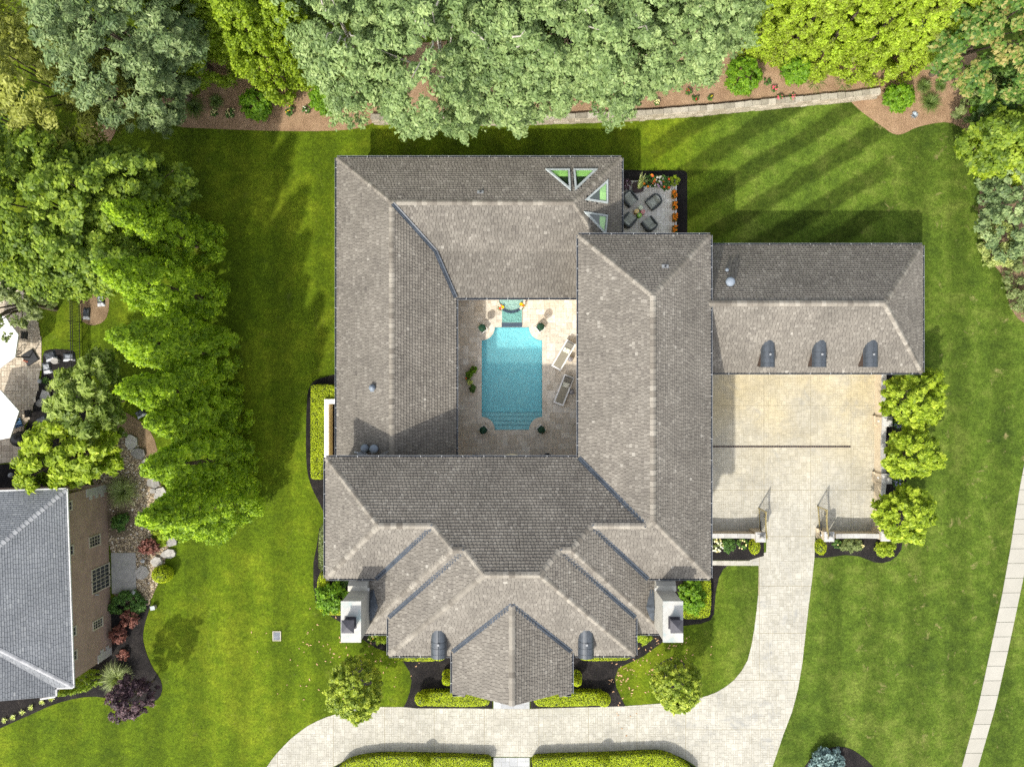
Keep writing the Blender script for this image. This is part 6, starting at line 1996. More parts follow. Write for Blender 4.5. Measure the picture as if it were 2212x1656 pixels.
tree('viburnum', 'dusty green upright shrub bordering the brown mulch point', 'bush', 2118, 205, 2.2, 32, 2.0, 'greygreen', ncl=90, cr=(0.2, 0.4), per=60, leaf=0.12, seed=43, rpy=85)
tree('maple_tree', 'light green maple hanging over the lawn at the right edge', 'tree', 2180, 310, 4.0, 82, 2.6, 'maple', ncl=150, cr=(0.3, 0.55), per=65, leaf=0.18, seed=44, rpy=55)
tree('maple_tree', 'yellow green maple branch tips over the dry lawn patches', 'tree', 2165, 345, 2.8, 68, 1.8, 'yellowgreen', ncl=85, cr=(0.28, 0.5), per=60, leaf=0.19, seed=45, rpy=38)
tree('viburnum', 'rounded blue green bush at the right edge', 'bush', 2190, 455, 2.5, 76, 2.4, 'bluegreen', ncl=150, cr=(0.25, 0.45), per=75, leaf=0.13, seed=46, rpy=85)
shrub('euonymus', 'yellow variegated bush at the foot of the blue green bush', 'bush', 2160, 520, 0.9, 40, 1.7, 'variegated', rpy=62, ncl=90, cr=(0.2, 0.35), per=55, leaf=0.12, seed=47)
shrub('euonymus', 'mixed green bush lowest on the right edge above the tan soil', 'bush', 2212, 615, 0.8, 38, 1.6, 'greygreen', rpy=68, ncl=80, cr=(0.2, 0.35), per=55, leaf=0.11, seed=48)
tree('viburnum', 'mid green bush filling the gap below the dark glossy bush', 'bush', 2150, 265, 2.0, 45, 1.8, 'brightshrub', ncl=110, cr=(0.2, 0.4), per=60, leaf=0.12, seed=49, rpy=40)
# big maples on the left
for i, (lb, x, y, rp, rp2, zc) in enumerate([('huge light green maple crown against the left edge', 110, 450, 175, 160, 8.5), ('right part of the maple pair reaching over the lawn', 270, 430, 105, 110, 7.0), ('lower maple crown hanging above the neighbour fence', 180, 560, 130, 75, 7.0)]):
    tree('maple_tree', lb, 'tree', x, y, zc - 1.0, rp, 4.6, 'maple', ncl=620 if i == 0 else 360, cr=(0.25, 0.62), per=62, leaf=0.17, flat=0.55, lump=0.22, seed=60 + i, rpy=rp2, group='light green maples on the left')
tree('willow_tree', 'grey green willow branches hanging over the white umbrella', 'tree', 20, 650, 5.0, 62, 2.2, 'greygreen', ncl=80, cr=(0.22, 0.4), per=50, leaf=0.15, seed=64, rpy=58, up=0.2)
tree('young_tree', 'loose light green tree standing over the garden steps', 'tree', 195, 865, 4.2, 72, 2.2, 'lightgreen', ncl=230, cr=(0.22, 0.40), per=40, leaf=0.17, seed=65, rpy=82, elong=2.6)
tree('young_tree', 'yellow green tree beside the brick house roof', 'tree', 142, 985, 4.2, 105, 2.0, 'yellowgreen', ncl=260, cr=(0.22, 0.40), per=44, leaf=0.18, seed=66, rpy=66, elong=2.4)
lt_ = ['topmost arborvitae of the left row, tucked under the maple', 'second arborvitae from the top of the left row', 'third arborvitae of the left row, pointing at the fence', 'fourth arborvitae of the left row, above the worn soil', 'fifth arborvitae of the left row, beside the worn soil', 'sixth arborvitae of the left row, above the flagstones', 'lowest arborvitae of the left row, nearest the open lawn']
for i, (bx_, by_, hh, rr, ly) in enumerate([(425, 530, 12, 2.25, 0), (432, 645, 13.4, 2.3, 0.2), (458, 762, 13.6, 2.4, 0.4), (468, 845, 13.2, 2.3, 0.2), (488, 912, 11.5, 2.3, 0.6), (500, 985, 12.8, 2.35, 0.5), (500, 1085, 13.2, 2.4, 1.2)]):
    arborvitae('arborvitae', lt_[i], bx_, by_, hh, rr * 0.93, 'thuja', i % 3, i * 1.1, (0.0, ly), group='arborvitae row along the left lawn', ncl=430, per=84, leaf=0.10, wob=0.18, cl=1.0, shell=0.66, tj=0.18, bulge=0.5)
# court trees
ct = [('round yellow green magnolia tree nearest the garage corner', 1975, 862, 55), ('middle of the three round magnolia trees along the court wall', 1970, 977, 49), ('lowest of the three round magnolia trees, over the corner pillar', 1953, 1110, 51)]
for i, (lb, x, y, rp) in enumerate(ct):
    tree('magnolia_tree', lb, 'tree', x, y, 2.8, rp, 1.7, 'yellowgreen', ncl=230, cr=(0.16, 0.32), per=46, leaf=0.145, seed=70 + i, rpy=rp + 3, group='magnolia trees outside the court wall', elong=2.0, trunk_r=0.09, lump=0.16)
tree('lawn_tree', 'round tree on the left front lawn overhanging the driveway bend', 'tree', 766, 1487, 3.2, 55, 2.0, 'lawntree', ncl=330, cr=(0.16, 0.28), per=50, leaf=0.115, lump=0.08, rmin=0.72, zmin=-0.3, seed=75, rpy=60, trunk_r=0.08)
tree('lawn_tree', 'round yellowish tree on the right front lawn by the driveway', 'tree', 1461, 1478, 2.8, 47, 1.7, 'lawntree', ncl=300, cr=(0.15, 0.26), per=50, leaf=0.115, lump=0.07, rmin=0.72, zmin=-0.3, seed=76, rpy=48, trunk_r=0.07, elong=2.1)
tree('purple_tree', 'purple leaved tree at the corner of the neighbour mulch bed', 'tree', 287, 1506, 3.0, 36, 1.7, 'purple', ncl=150, cr=(0.16, 0.28), per=60, leaf=0.10, seed=77, rpy=42, trunk_r=0.07)
# ------------------------------------------------------------------ hedges and shrubs round the house
hedge('L shaped clipped hedge along the left wall of the house', [(670, 834), (674, 831), (728, 831), (728, 862), (701, 862), (701, 1035), (674, 1035), (670, 1030)], 0.9, smooth=1)
hedge('low grey green ground cover strip at the left wall below the long hedge', [(690, 1135), (706, 1130), (706, 1236), (688, 1233), (686, 1200)], 0.45, 'greygreen', 0.075, 260, name='ground_cover', rnd=0.25, wav=0.08)
hedge('clipped hedge wrapping the bush left of the left chimney', [(685, 1240), (706, 1240), (707, 1300), (745, 1308), (745, 1329), (704, 1329), (688, 1318), (684, 1300)], 0.85)
hedge('clipped hedge wrapping the bush right of the right chimney', [(1508, 1252), (1534, 1252), (1537, 1262), (1536, 1325), (1528, 1336), (1470, 1338), (1470, 1320), (1505, 1312)], 0.85)
hedge('low hedge below the left front dormer', [(834, 1395), (842, 1395), (846, 1412), (962, 1412), (962, 1424), (945, 1429), (860, 1429), (842, 1420), (835, 1410)], 0.75, leaf=0.05)
hedge('low hedge below the right front dormer', [(1378, 1393), (1371, 1393), (1366, 1410), (1252, 1410), (1252, 1424), (1268, 1428), (1345, 1428), (1366, 1420), (1376, 1408)], 0.75, leaf=0.05)
hedge('straight clipped hedge left of the entrance landing', [(915, 1496), (1045, 1497), (1056, 1504), (1057, 1520), (1048, 1527), (920, 1526), (905, 1520), (905, 1502)], 0.85)
hedge('straight clipped hedge right of the entrance landing', [(1170, 1497), (1295, 1496), (1308, 1502), (1308, 1520), (1295, 1524), (1168, 1528), (1155, 1520), (1152, 1508)], 0.85)
hedge('long curved hedge at the bottom edge left of the walk', [(735, 1657), (755, 1645), (800, 1636), (850, 1634), (1052, 1639), (1061, 1646), (1060, 1664), (850, 1668), (790, 1664), (740, 1690), (715, 1690)], 0.85)
hedge('long curved hedge at the bottom edge right of the walk', [(1150, 1645), (1160, 1638), (1330, 1634), (1415, 1629), (1445, 1633), (1475, 1648), (1500, 1668), (1505, 1690), (1485, 1690), (1455, 1664), (1410, 1655), (1330, 1662), (1158, 1664), (1150, 1656)], 0.85)
ballshrub('ball_shrub', 'clipped ball at the left end of the hedge left of the landing', 911, 1508, 0.75, 15, 'boxhedge')
ballshrub('ball_shrub', 'clipped ball at the right end of the hedge right of the landing', 1304, 1510, 0.75, 15, 'boxhedge')
ballshrub('ball_shrub', 'clipped ball rising from the left bottom hedge', 915, 1647, 0.85, 14, 'boxhedge')
ballshrub('ball_shrub', 'clipped ball rising from the right bottom hedge', 1301, 1646, 0.85, 14, 'boxhedge')
ballshrub('spiral_shrub', 'two tiered clipped shrub left of the porch gable', 966, 1467, 0.9, 14, 'boxhedge', lobes=[(0, 0.12, 0.35, 0.42), (0, -0.05, 0.85, 0.38), (0, -0.02, 1.2, 0.25)])
ballshrub('spiral_shrub', 'two tiered clipped shrub right of the porch gable', 1246, 1469, 0.9, 14, 'boxhedge', lobes=[(0, 0.12, 0.35, 0.42), (0, -0.05, 0.85, 0.38), (0, -0.02, 1.2, 0.25)])
shrub('leafy_shrub', 'loose green bush inside the hedge left of the left chimney', 'shrub', 716, 1288, 0.9, 30, 1.7, 'brightshrub', rpy=34, ncl=75, cr=(0.18, 0.32), per=55, leaf=0.12, seed=101)
shrub('leafy_shrub', 'loose green bush inside the hedge right of the right chimney', 'shrub', 1494, 1288, 0.9, 28, 1.7, 'brightshrub', rpy=32, ncl=75, cr=(0.18, 0.32), per=55, leaf=0.12, seed=102)
shrub('leafy_shrub', 'dark low shrub in the corner under the left front eave', 'shrub', 745, 1256, 0.4, 24, 0.7, 'darkshrub', rpy=10, ncl=36, seed=103)
shrub('leafy_shrub', 'lime shrub beside the yellow roses left of the entrance', 'shrub', 822, 1377, 0.5, 15, 0.9, 'yellowgreen', rpy=12, ncl=34, seed=104)
shrub('leafy_shrub', 'lime shrub beside the right chimney foot', 'shrub', 1390, 1376, 0.5, 14, 0.9, 'yellowgreen', rpy=12, ncl=34, seed=105)
flower_plant('rose_bush', 'small yellow rose by the foot of the left chimney', 803, 1376, 9, 0.5, 'brightshrub', ['petal_yellow', 'petal_cream'], 8, 0.07, seed=106)
# gate beds
flower_plant('rose_bush', 'white flowering rose at the far left of the gate bed', 1546, 1175, 16, 0.8, 'greygreen', ['petal_cream', 'petal_white'], 30, 0.07, seed=110, ncl=40)
shrub('leafy_shrub', 'round green shrub in the middle of the left gate bed', 'shrub', 1573, 1176, 0.4, 14, 0.75, 'ivy', rpy=15, ncl=40, cr=(0.12, 0.2), per=50, leaf=0.06, seed=111)
flower_plant('rose_bush', 'rose with a few cream blooms beside the clipped column, left gate bed', 1604, 1174, 12, 0.6, 'ivy', ['petal_cream'], 7, 0.06, seed=112)
ballshrub('clipped_shrub', 'clipped olive column in front of the left gate pillar', 1629.5, 1180, 0.8, 12, 'boxhedge', rpy=17)
ballshrub('clipped_shrub', 'clipped olive column in front of the right gate pillar', 1772.5, 1180, 0.8, 12.5, 'boxhedge', rpy=18)
flower_plant('rose_bush', 'small sparse rose beside the right clipped column', 1808, 1175, 9, 0.5, 'ivy', ['petal_cream'], 4, 0.05, seed=113)
shrub('leafy_shrub', 'broad round shrub in the middle of the right gate bed', 'shrub', 1838, 1175, 0.5, 21, 0.95, 'greygreen', rpy=16, ncl=70, cr=(0.12, 0.2), per=60, leaf=0.06, seed=114)
shrub('leafy_shrub', 'bright lime shrub at the right end of the gate bed', 'shrub', 1914, 1186, 0.4, 20, 0.8, 'yellowgreen', rpy=15, ncl=46, seed=115)
flower_plant('rose_bush', 'cream rose at the right side of the broad round shrub', 1859, 1179, 6, 0.5, 'greygreen', ['petal_cream'], 6, 0.05, seed=116, ncl=14)
for i, (x, y, lb) in enumerate(((1937, 916, 'lilac flowers behind the upper ball topped pillar'), (1937, 1040, 'lilac flowers behind the lower ball topped pillar'))):
    flower_plant('lilac_plant', lb, x, y, 9, 0.5, 'ivy', ['petal_lilac'], 26, 0.05, seed=117 + i, ncl=22)
shrub('blue_spruce', 'low blue spruce in the round bed at the bottom edge', 'shrub', 1786, 1650, 0.6, 36, 1.2, 'spruce_blue', rpy=30, ncl=75, cr=(0.2, 0.34), per=60, leaf=0.09, seed=120, elong=2.2)

# back beds
for i, (x, y, rp, lb) in enumerate(((554.4, 228, 31, 'left bright globe shrub on the brown bed'), (705, 214, 32, 'tall bright globe shrub near the bend of the brown bed'), (1605.8, 166, 37, 'largest bright globe shrub above the stone wall'), (1718.5, 152, 28, 'bright shrub between the lime conifers and the pink flowers'), (1939, 213, 28, 'lone bright globe shrub at the end of the stone wall'))):
    shrub('globe_shrub', lb, 'shrub', x, y, 0.9 + (0.5 if 1590 < x < 1800 else 0), rp, 1.9, 'brightshrub', rpy=rp * (1.15 if i == 1 else 1.0), ncl=110, cr=(0.16, 0.28), per=62, leaf=0.10, seed=130 + i, base_z=0.5 if 1590 < x < 1800 else 0.0, group='bright globe shrubs of the back beds', lump=0.06)
for i, (x, y, rp, lb) in enumerate(((1761.5, 178, 25, 'ornamental grass left of its twin above the stone wall'), (1822.5, 180, 23, 'ornamental grass right of its twin above the stone wall'), (2011, 221, 24, 'largest of three grasses on the brown mulch point'), (1996.6, 186, 17, 'left small grass on the brown mulch point'), (2032, 186, 13, 'right small grass on the brown mulch point'), (418, 231, 27, 'large dark grass at the left end of the brown bed'), (466, 219, 17, 'smaller grass beside the white flowers, brown bed'))):
    grass_clump(lb, x, y, rp, 0.9, 'grass', 420, group='ornamental grasses of the back beds')
for i, (x, y, rp, pet, lb) in enumerate(((463, 244, 8, 'petal_cream', 'cream flowers left of their twin on the brown bed'), (498, 244, 11, 'petal_cream', 'cream flowers right of their twin on the brown bed'), (626, 240, 11, 'petal_yellow', 'small perennial with one yellow bloom, brown bed'), (660, 238, 8, 'petal_white', 'small perennial with white blooms, brown bed'),
        (1360, 213, 8, 'petal_yellow', 'yellow flowers under the birch, left of the cream ones'), (1380, 222, 6, 'petal_yellow', 'tiny yellow plant near the left end of the visible wall'), (1419, 221, 6, 'petal_cream', 'tiny cream plant behind the stone wall'), (1487, 198, 7, 'petal_red', 'red flowered plant further from the stone wall'), (1502, 212, 7, 'petal_red', 'red flowered plant nearer the stone wall'),
        (1535, 212, 6, 'petal_yellow', 'small yellow plant left of the largest globe shrub'), (1657, 178, 8, None, 'small bare green perennial right of the largest globe shrub'), (1683, 213, 8, 'petal_pink', 'left pink flower clump on the stone wall'), (1710, 212, 8, 'petal_pink', 'right pink flower clump on the stone wall'), (1672, 192, 6, 'petal_pink', 'tiny pink plant uphill of the pink clumps'))):
    flower_plant('perennial', lb, x, y, rp, 0.35, 'ivy', [pet] if pet else None, 14 if pet in ('petal_pink', 'petal_cream') else 4, 0.048, seed=150 + i, ncl=16, base_z=0.55 if x > 1300 else 0.02, leaf=0.07)
def rosette(name, label, dx, dy, rpx, h, fol, n=34, w=0.045, cat='plant', base_z=0.0, flowers=None):
    c = P(dx, dy, base_z + 0.1)
    root = thing(name, label, cat, (c.x, c.y, base_z), 0)
    r = rpx * S
    Q, T = [], []
    for i in range(n):
        a = i * 2.39996 + random.uniform(-.2, .2); el = random.uniform(0.15, 1.0)
        d = np.array([math.cos(a), math.sin(a)]); sd = np.array([-d[1], d[0], 0])
        prev = None
        for t0, t1 in ((0, .35), (.35, .7), (.7, 1)):
            q = []
            for tt in (t0, t1):
                xy = d * r * (0.35 + 0.65 * (1 - el * 0.6)) * tt * random.uniform(.98, 1.02)
                z_ = 0.05 + h * (el * (1.4 * tt - 0.6 * tt * tt) + 0.1 * tt)
                q.append((np.array([*xy, z_]), w * (1 - tt * 0.9) + 0.004))
            Q.append([q[0][0] - sd * q[0][1], q[0][0] + sd * q[0][1], q[1][0] + sd * q[1][1], q[1][0] - sd * q[1][1]]); T.append(random.random())
    kid(link('leaves', quads_mesh('leaves', np.array(Q), np.array(T), FOL[fol]), root))
    mb = MB(); mb.lathe([(r * 0.22, -0.02), (r * 0.15, 0.1), (0.005, 0.14)], 8); mb.build('base', M['bark'], root)
    for (ox, oy, mat_, fr_) in flowers or ():
        mb = MB()
        for k in range(3): petals(mb, (0, 0, 0.03 * k), fr_ * (1 - .2 * k), 0, 7, 0.5 + .3 * k, random.random(), k)
        o = mb.build('flower', M[mat_], root); o.location = (ox, oy, h * 0.95)
    return root
rosette('agave', 'blue grey agave rosette on the brown mulch point', 1974, 249, 10, 0.3, 'agave', 24, 0.05)

# ------------------------------------------------------------------ courtyard things
for i, (x, y, lb) in enumerate(((1041.7, 707.6, 'dark green topiary ball at the upper left pool corner'), (1167.8, 705.4, 'dark green topiary ball at the upper right pool corner'), (1043.6, 929.2, 'dark green topiary ball at the lower left pool corner'), (1169.8, 928.4, 'dark green topiary ball at the lower right pool corner'))):
    c = P(x, y, 1.25)
    t_ = ballshrub('topiary', lb, x, y, 1.25, 8.0, 'topiary', leaf=0.035, dens=1500, group='topiary balls at the pool corners', cat='potted topiary')
    off = (1 if x < 1106 else -1, 1 if y > 828 else -1)
    mb = MB()
    for sx, sy, lx, ly in ((1, 0, .03, .52), (-1, 0, .03, .52), (0, 1, .46, .03), (0, -1, .46, .03)): mb.box((sx * .245, sy * .245, 0.27), (lx, ly, 0.46), mi=0, tone=.5)
    mb.box((0, 0, 0.42), (0.46, 0.46, 0.04), mi=1)
    rot = Matrix.Rotation(R(40), 4, 'Z')
    mb.v = [tuple(rot @ Vector(v)) for v in mb.v]
    mb.build('planter', [M['white'], M['bark']], t_)
def lounger(label, pts, pillow_tone):
    q = [P(x, y, 0.4) for x, y in pts]                 # head-left, head-right, foot-right, foot-left
    head = (q[0] + q[1]) / 2; foot = (q[2] + q[3]) / 2
    c = (head + foot) / 2
    d = head - foot
    L_ = d.length; w = ((q[0] - q[1]).length + (q[2] - q[3]).length) / 2
    root = thing('sun_lounger', label, 'sun lounger', (c.x, c.y, 0.03), math.atan2(d.y, d.x), 'white framed sun loungers by the pool')
    f_ = MB()
    for s_ in (-1, 1):
        f_.box((0, s_ * (w / 2 - 0.05), 0.33), (L_, 0.10, 0.09)); f_.box((s_ * (L_ / 2 - 0.055), 0, 0.33), (0.11, w - 0.2, 0.088))
    f_.build('frame', M['white'], root)
    for sx in (-1, 1):
        for sy in (-1, 1):
            lg = MB(); lg.box((sx * (L_ / 2 - 0.06), sy * (w / 2 - 0.05), 0.143), (0.09, 0.09, 0.286)); lg.build('leg', M['white'], root)
    sl = MB(); sl.box((-L_ * 0.16, 0, 0.355), (L_ * 0.56, w - 0.21, 0.03)); sl.build('seat', M['sling'], root)
    bk = MB(); rot = Matrix.Rotation(R(-24), 3, 'Y')
    bk.box((L_ * 0.12 + 0.34, 0, 0.515), (0.78, w - 0.23, 0.035), mat=rot); 
    bo = bk.build('backrest', M['slingdark'], root)
    br = MB()
    for s_ in (-1, 1): br.box(Vector((L_ * 0.12 + 0.34, s_ * (w / 2 - 0.115), 0.515)), (0.80, 0.03, 0.05), mat=rot)
    br.tube([(L_ * .12 + .70, -w / 2 + .115, .69), (L_ * .12 + .715, 0, .70), (L_ * .12 + .70, w / 2 - .115, .69)], 0.02, 6)
    br.build('back_bar', M['black'], root)
    pl_ = MB()
    n_ = 6
    vs = []
    for k in (1, -1):
        for i in range(n_ + 1):
            for j in range(n_ + 1):
                u, v = i / n_ * 2 - 1, j / n_ * 2 - 1
                bulge = 0.075 * (1 - u ** 4) * (1 - v ** 4)
                vs.append(Vector((u * 0.2 * (1 - .06 * (1 - v * v)), v * 0.25 * (1 - .06 * (1 - u * u)), k * bulge)))
    m_ = (n_ + 1) ** 2
    fs = []
    for k in range(2):
        for i in range(n_):
            for j in range(n_):
                a = k * m_ + i * (n_ + 1) + j
                fs.append((a, a + n_ + 1, a + n_ + 2, a + 1) if k == 0 else (a, a + 1, a + n_ + 2, a + n_ + 1))
    rot2 = Matrix.Rotation(R(-26), 3, 'Y') @ Matrix.Rotation(R(6), 3, 'Z')
    pl_.faces([rot2 @ v + Vector((L_ * 0.12 + 0.12, 0, 0.50)) for v in vs], fs, 0, 0.5, True)
    po = pl_.build('cushion', M['print'], root)
    return root
t = NT('leaf_print_fabric')
nz = t.noise(16.0, 2.0, 0.5, dist=1.5)
col = t.ramp(nz, [(0.50, (0.66, 0.64, 0.55)), (0.55, (0.12, 0.15, 0.06)), (0.62, (0.20, 0.20, 0.05)), (0.66, (0.66, 0.64, 0.55))], 'CONSTANT')
t.l(col, t.b.inputs['Base Color']); t.b.inputs['Roughness'].default_value = 0.9
M['print'] = t.m
lounger('upper white sun lounger, beside the pool and nearer the spa', [(1224.6, 732), (1244.4, 743.8), (1210.9, 801.5), (1191, 789.6)], 0)
lounger('lower white sun lounger, beside the pool and further from the spa', [(1219, 807.3), (1241.3, 815.3), (1216.5, 877), (1195.4, 868.9)], 1)
for x, y, lb in ((1232.8, 775.2, 'round grey stool beside the upper sun lounger'), (1235.8, 847, 'round grey stool beside the lower sun lounger')):
    c = P(x, y, 0.45)
    st = thing('garden_stool', lb, 'stool', (c.x, c.y, 0.03), 0, 'grey stools beside the loungers')
    mb = MB(); mb.lathe([(0.13, 0), (0.19, 0.12), (0.195, 0.3), (0.15, 0.42)], 18); mb.build('body', M['greystone'], st)
    mb = MB(); mb.lathe([(0.16, 0.40), (0.17, 0.43), (0.15, 0.45), (0.03, 0.452), (0.03, 0.46), (0.005, 0.46)], 18); mb.build('seat', M['greystone'], st)
for i, (x, y, rp, f_, lb) in enumerate(((1022.8, 798, 7.5, 'brightshrub', 'topmost round potted plant left of the pool'), (1013.3, 809, 7, 'brightshrub', 'second potted plant from the top, left of the pool'), (1021, 839, 7.5, 'ivy', 'lowest round potted plant left of the pool'))):
    flower_plant('potted_plant', lb, x, y, rp, 0.4, f_, None, 0, seed=170 + i, pot='round', pot_r=0.19, pot_h=0.34, leaf=0.07, base_z=0.03)
rosette('potted_bromeliad', 'spiky plant with orange tips in the potted group left of the pool', 1011, 818, 9, 0.35, 'palegrass', 30, 0.03, 'potted plant', 0.35, [(-0.12, 0.03, 'petal_coral', 0.06)])
rosette('potted_bromeliad', 'spiky yellow green plant in a dark pot left of the pool', 1015.5, 826, 9, 0.35, 'cornleaf', 26, 0.03, 'potted plant', 0.35)
for x, y in ((1011, 818), (1015.5, 826)):
    o = [o_ for o_ in COL.objects if o_.name.startswith('potted_bromeliad')][-2 if y == 818 else -1]
    mb = MB(); mb.lathe([(0.12, -0.32), (0.17, -0.05), (0.185, 0), (0.15, 0), (0.14, -0.05), (0.005, -0.05)], 14); mb.build('pot', M['brownplast'], o)
for x, y, lb, fl in ((1082, 664, 'bromeliad with orange and yellow blooms left of the spa', [(-0.06, -0.1, 'petal_coral', 0.1), (0.14, 0.0, 'petal_yellow', 0.13), (0.02, 0.14, 'petal_orange', 0.06)]), (1127, 659.5, 'bromeliad with yellow and orange blooms right of the spa', [(-0.04, 0.05, 'petal_yellow', 0.15), (0.1, -0.04, 'petal_orange', 0.1)])):
    rosette('bromeliad', lb, x, y, 10.5, 0.4, 'ivy', 38, 0.032, 'potted plant', 0.03, fl)
# things peeping out under the south eave
aw = thing('awning', 'cream ribbed arch peeping out under the south eave of the courtyard', 'awning', (0, 0, 0))
c0 = P(1105.5, 1003, 2.3)
N = 18
for i in range(N):
    a0, a1 = math.pi * i / N + 0.01, math.pi * (i + 1) / N - 0.01
    mb = MB()
    rx_, ry_ = 0.97, 0.86
    q = [Vector((c0.x + rx_ * k_ * math.cos(a), c0.y - .10 + ry_ * k_ * math.sin(a), 2.3 + hz)) for k_, a, hz in ((1, a0, 0), (1, a1, 0), (0.55, a1, 0.22), (0.55, a0, 0.22))]
    mb.face(q); mb.face([v - Vector((0, 0, 0.03)) for v in q][::-1])
    mb.build('rib', M['awning'], aw)
for x, y, rp, lb in ((1026, 989, 8, 'dark round urn under the eave at the bottom left of the court'), (1182, 988, 9.5, 'dark round urn under the eave at the bottom right of the court')):
    c = P(x, y, 0.7)
    u_ = thing('urn', lb, 'urn', (c.x, c.y, 0.03))
    mb = MB(); mb.lathe([(0.12, 0), (0.14, 0.06), (0.26, 0.4), (rp * S, 0.62), (rp * S, 0.68), (rp * S * .85, 0.68), (rp * S * .8, 0.6), (0.01, 0.6)], 18); mb.build('bowl', M['navyurn'], u_)
cch = thing('court_chair', 'corner of a brown chair under the south eave near the right urn', 'chair', tuple(P(1167, 990, 0)), 0.6)
mb = MB(); mb.box((0, 0, 0.43), (0.5, 0.5, 0.06)); mb.build('seat', M['brownplast'], cch)
mb = MB(); mb.box((0, -0.24, 0.7), (0.5, 0.05, 0.5)); mb.build('backrest', M['brownplast'], cch)
for sx in (-1, 1):
    for sy in (-1, 1):
        mb = MB(); mb.box((sx * .22, sy * .22, 0.215), (0.05, 0.05, 0.37)); mb.build('leg', M['brownplast'], cch)

# ------------------------------------------------------------------ terrace things
def armchair_parts(root):
    """deep tub chair, open towards +x"""
    N = 14
    path = [(0.42, -0.42), (0.0, -0.44)] + [(-0.44 + 0.0 + 0.22 * (1 - math.cos(a)) - 0.0, 0) for a in ()]
    pts = [(0.46, -0.40), (0.2, -0.425), (-0.12, -0.43)] + [(-0.12 - 0.30 * math.sin(a), -0.13 - 0.30 * math.cos(a)) for a in (0.4, 0.8, 1.2)] + [(-0.44, -0.1), (-0.44, 0.1)] + [(-0.12 - 0.30 * math.sin(a), 0.13 + 0.30 * math.cos(a)) for a in (1.2, 0.8, 0.4)] + [(-0.12, 0.43), (0.2, 0.425), (0.46, 0.40)]
    mb = MB()
    n_ = len(pts)
    top = [0.50, 0.52, 0.58] + [0.66, 0.74, 0.80, 0.82, 0.82, 0.80, 0.74, 0.66] + [0.58, 0.52, 0.50]
    inn_ = []
    for i, (x, y) in enumerate(pts):
        a, b = Vector(pts[max(i - 1, 0)]), Vector(pts[min(i + 1, n_ - 1)])
        d = (b - a).normalized(); nn = Vector((d.y, -d.x))
        if nn.dot(Vector((0.05 - x, -y))) < 0: nn = -nn
        inn_.append((x + nn.x * 0.10, y + nn.y * 0.10))
    for i in range(n_ - 1):
        o0, o1, i0, i1 = pts[i], pts[i + 1], inn_[i], inn_[i + 1]
        t0, t1 = top[i], top[i + 1]
        mb.face([(*o0, 0.05), (*o1, 0.05), (*o1, t1 - .04), (*o0, t0 - .04)], 0, .3); mb.face([(*i1, 0.05), (*i0, 0.05), (*i0, t0 - .04), (*i1, t1 - .04)], 0, .3)
    mb.tube([((a[0] + b[0]) / 2, (a[1] + b[1]) / 2, t_ - .04) for a, b, t_ in zip(pts, inn_, top)], 0.062, 8, 0, 0.8)
    mb.box((0.03, 0, 0.2), (0.86, 0.66, 0.24), tone=.3)
    for i in (0, -1):
        mb.face([(*pts[i], 0.05), (*inn_[i], 0.05), (*inn_[i], top[i] - .04), (*pts[i], top[i] - .04)], 0, .3)
    mb.build('shell', M['wicker'], root)
    def pillow(name, c, sx, sy, sz, rot=None, tone=.5):
        m2 = MB(); n2 = 8; vs = []
        for k in (1, -1):
            for i in range(n2 + 1):
                for j in range(n2 + 1):
                    u, v = i / n2 * 2 - 1, j / n2 * 2 - 1
                    vs.append(Vector((u * sx, v * sy, k * sz * ((1 - u ** 6) * (1 - v ** 6)) ** .5 + 0.012 * math.sin(u * 5 + v * 3))))
        m_ = (n2 + 1) ** 2; fs = []
        for k in range(2):
            for i in range(n2):
                for j in range(n2):
                    a = k * m_ + i * (n2 + 1) + j
                    fs.append((a, a + n2 + 1, a + n2 + 2, a + 1) if k == 0 else (a, a + 1, a + n2 + 2, a + n2 + 1))
        m2.faces([(rot or Matrix.Identity(3)) @ v + Vector(c) for v in vs], fs, 0, tone, True)
        m2.build(name, M['cushion'], root)
    pillow('seat_cushion', (0.10, 0, 0.40), 0.38, 0.31, 0.09, tone=.6)
    pillow('back_cushion', (-0.24, 0, 0.56), 0.22, 0.31, 0.10, Matrix.Rotation(R(62), 3, 'Y'), .8)
ch_l = [('dark tub armchair at the top left of the terrace', 1359.5, 428.5, -48), ('dark tub armchair at the top right of the terrace', 1413, 435.5, -142), ('dark tub armchair at the bottom left of the terrace, by the house', 1357, 477, 48), ('dark tub armchair at the bottom right of the terrace', 1404, 485.5, 126)]
first = None
for lb, x, y, an in ch_l:
    c = P(x, y, 0.4)
    if first is None:
        first = thing('lounge_chair', lb, 'armchair', (c.x, c.y, 0.035), R(an), 'tub armchairs on the terrace')
        armchair_parts(first)
        first.scale = (1.08, 1.08, 1.0)
    else:
        dup(first, (c.x, c.y, 0.035), R(an), lb).scale = (1.08, 1.08, 1.0)
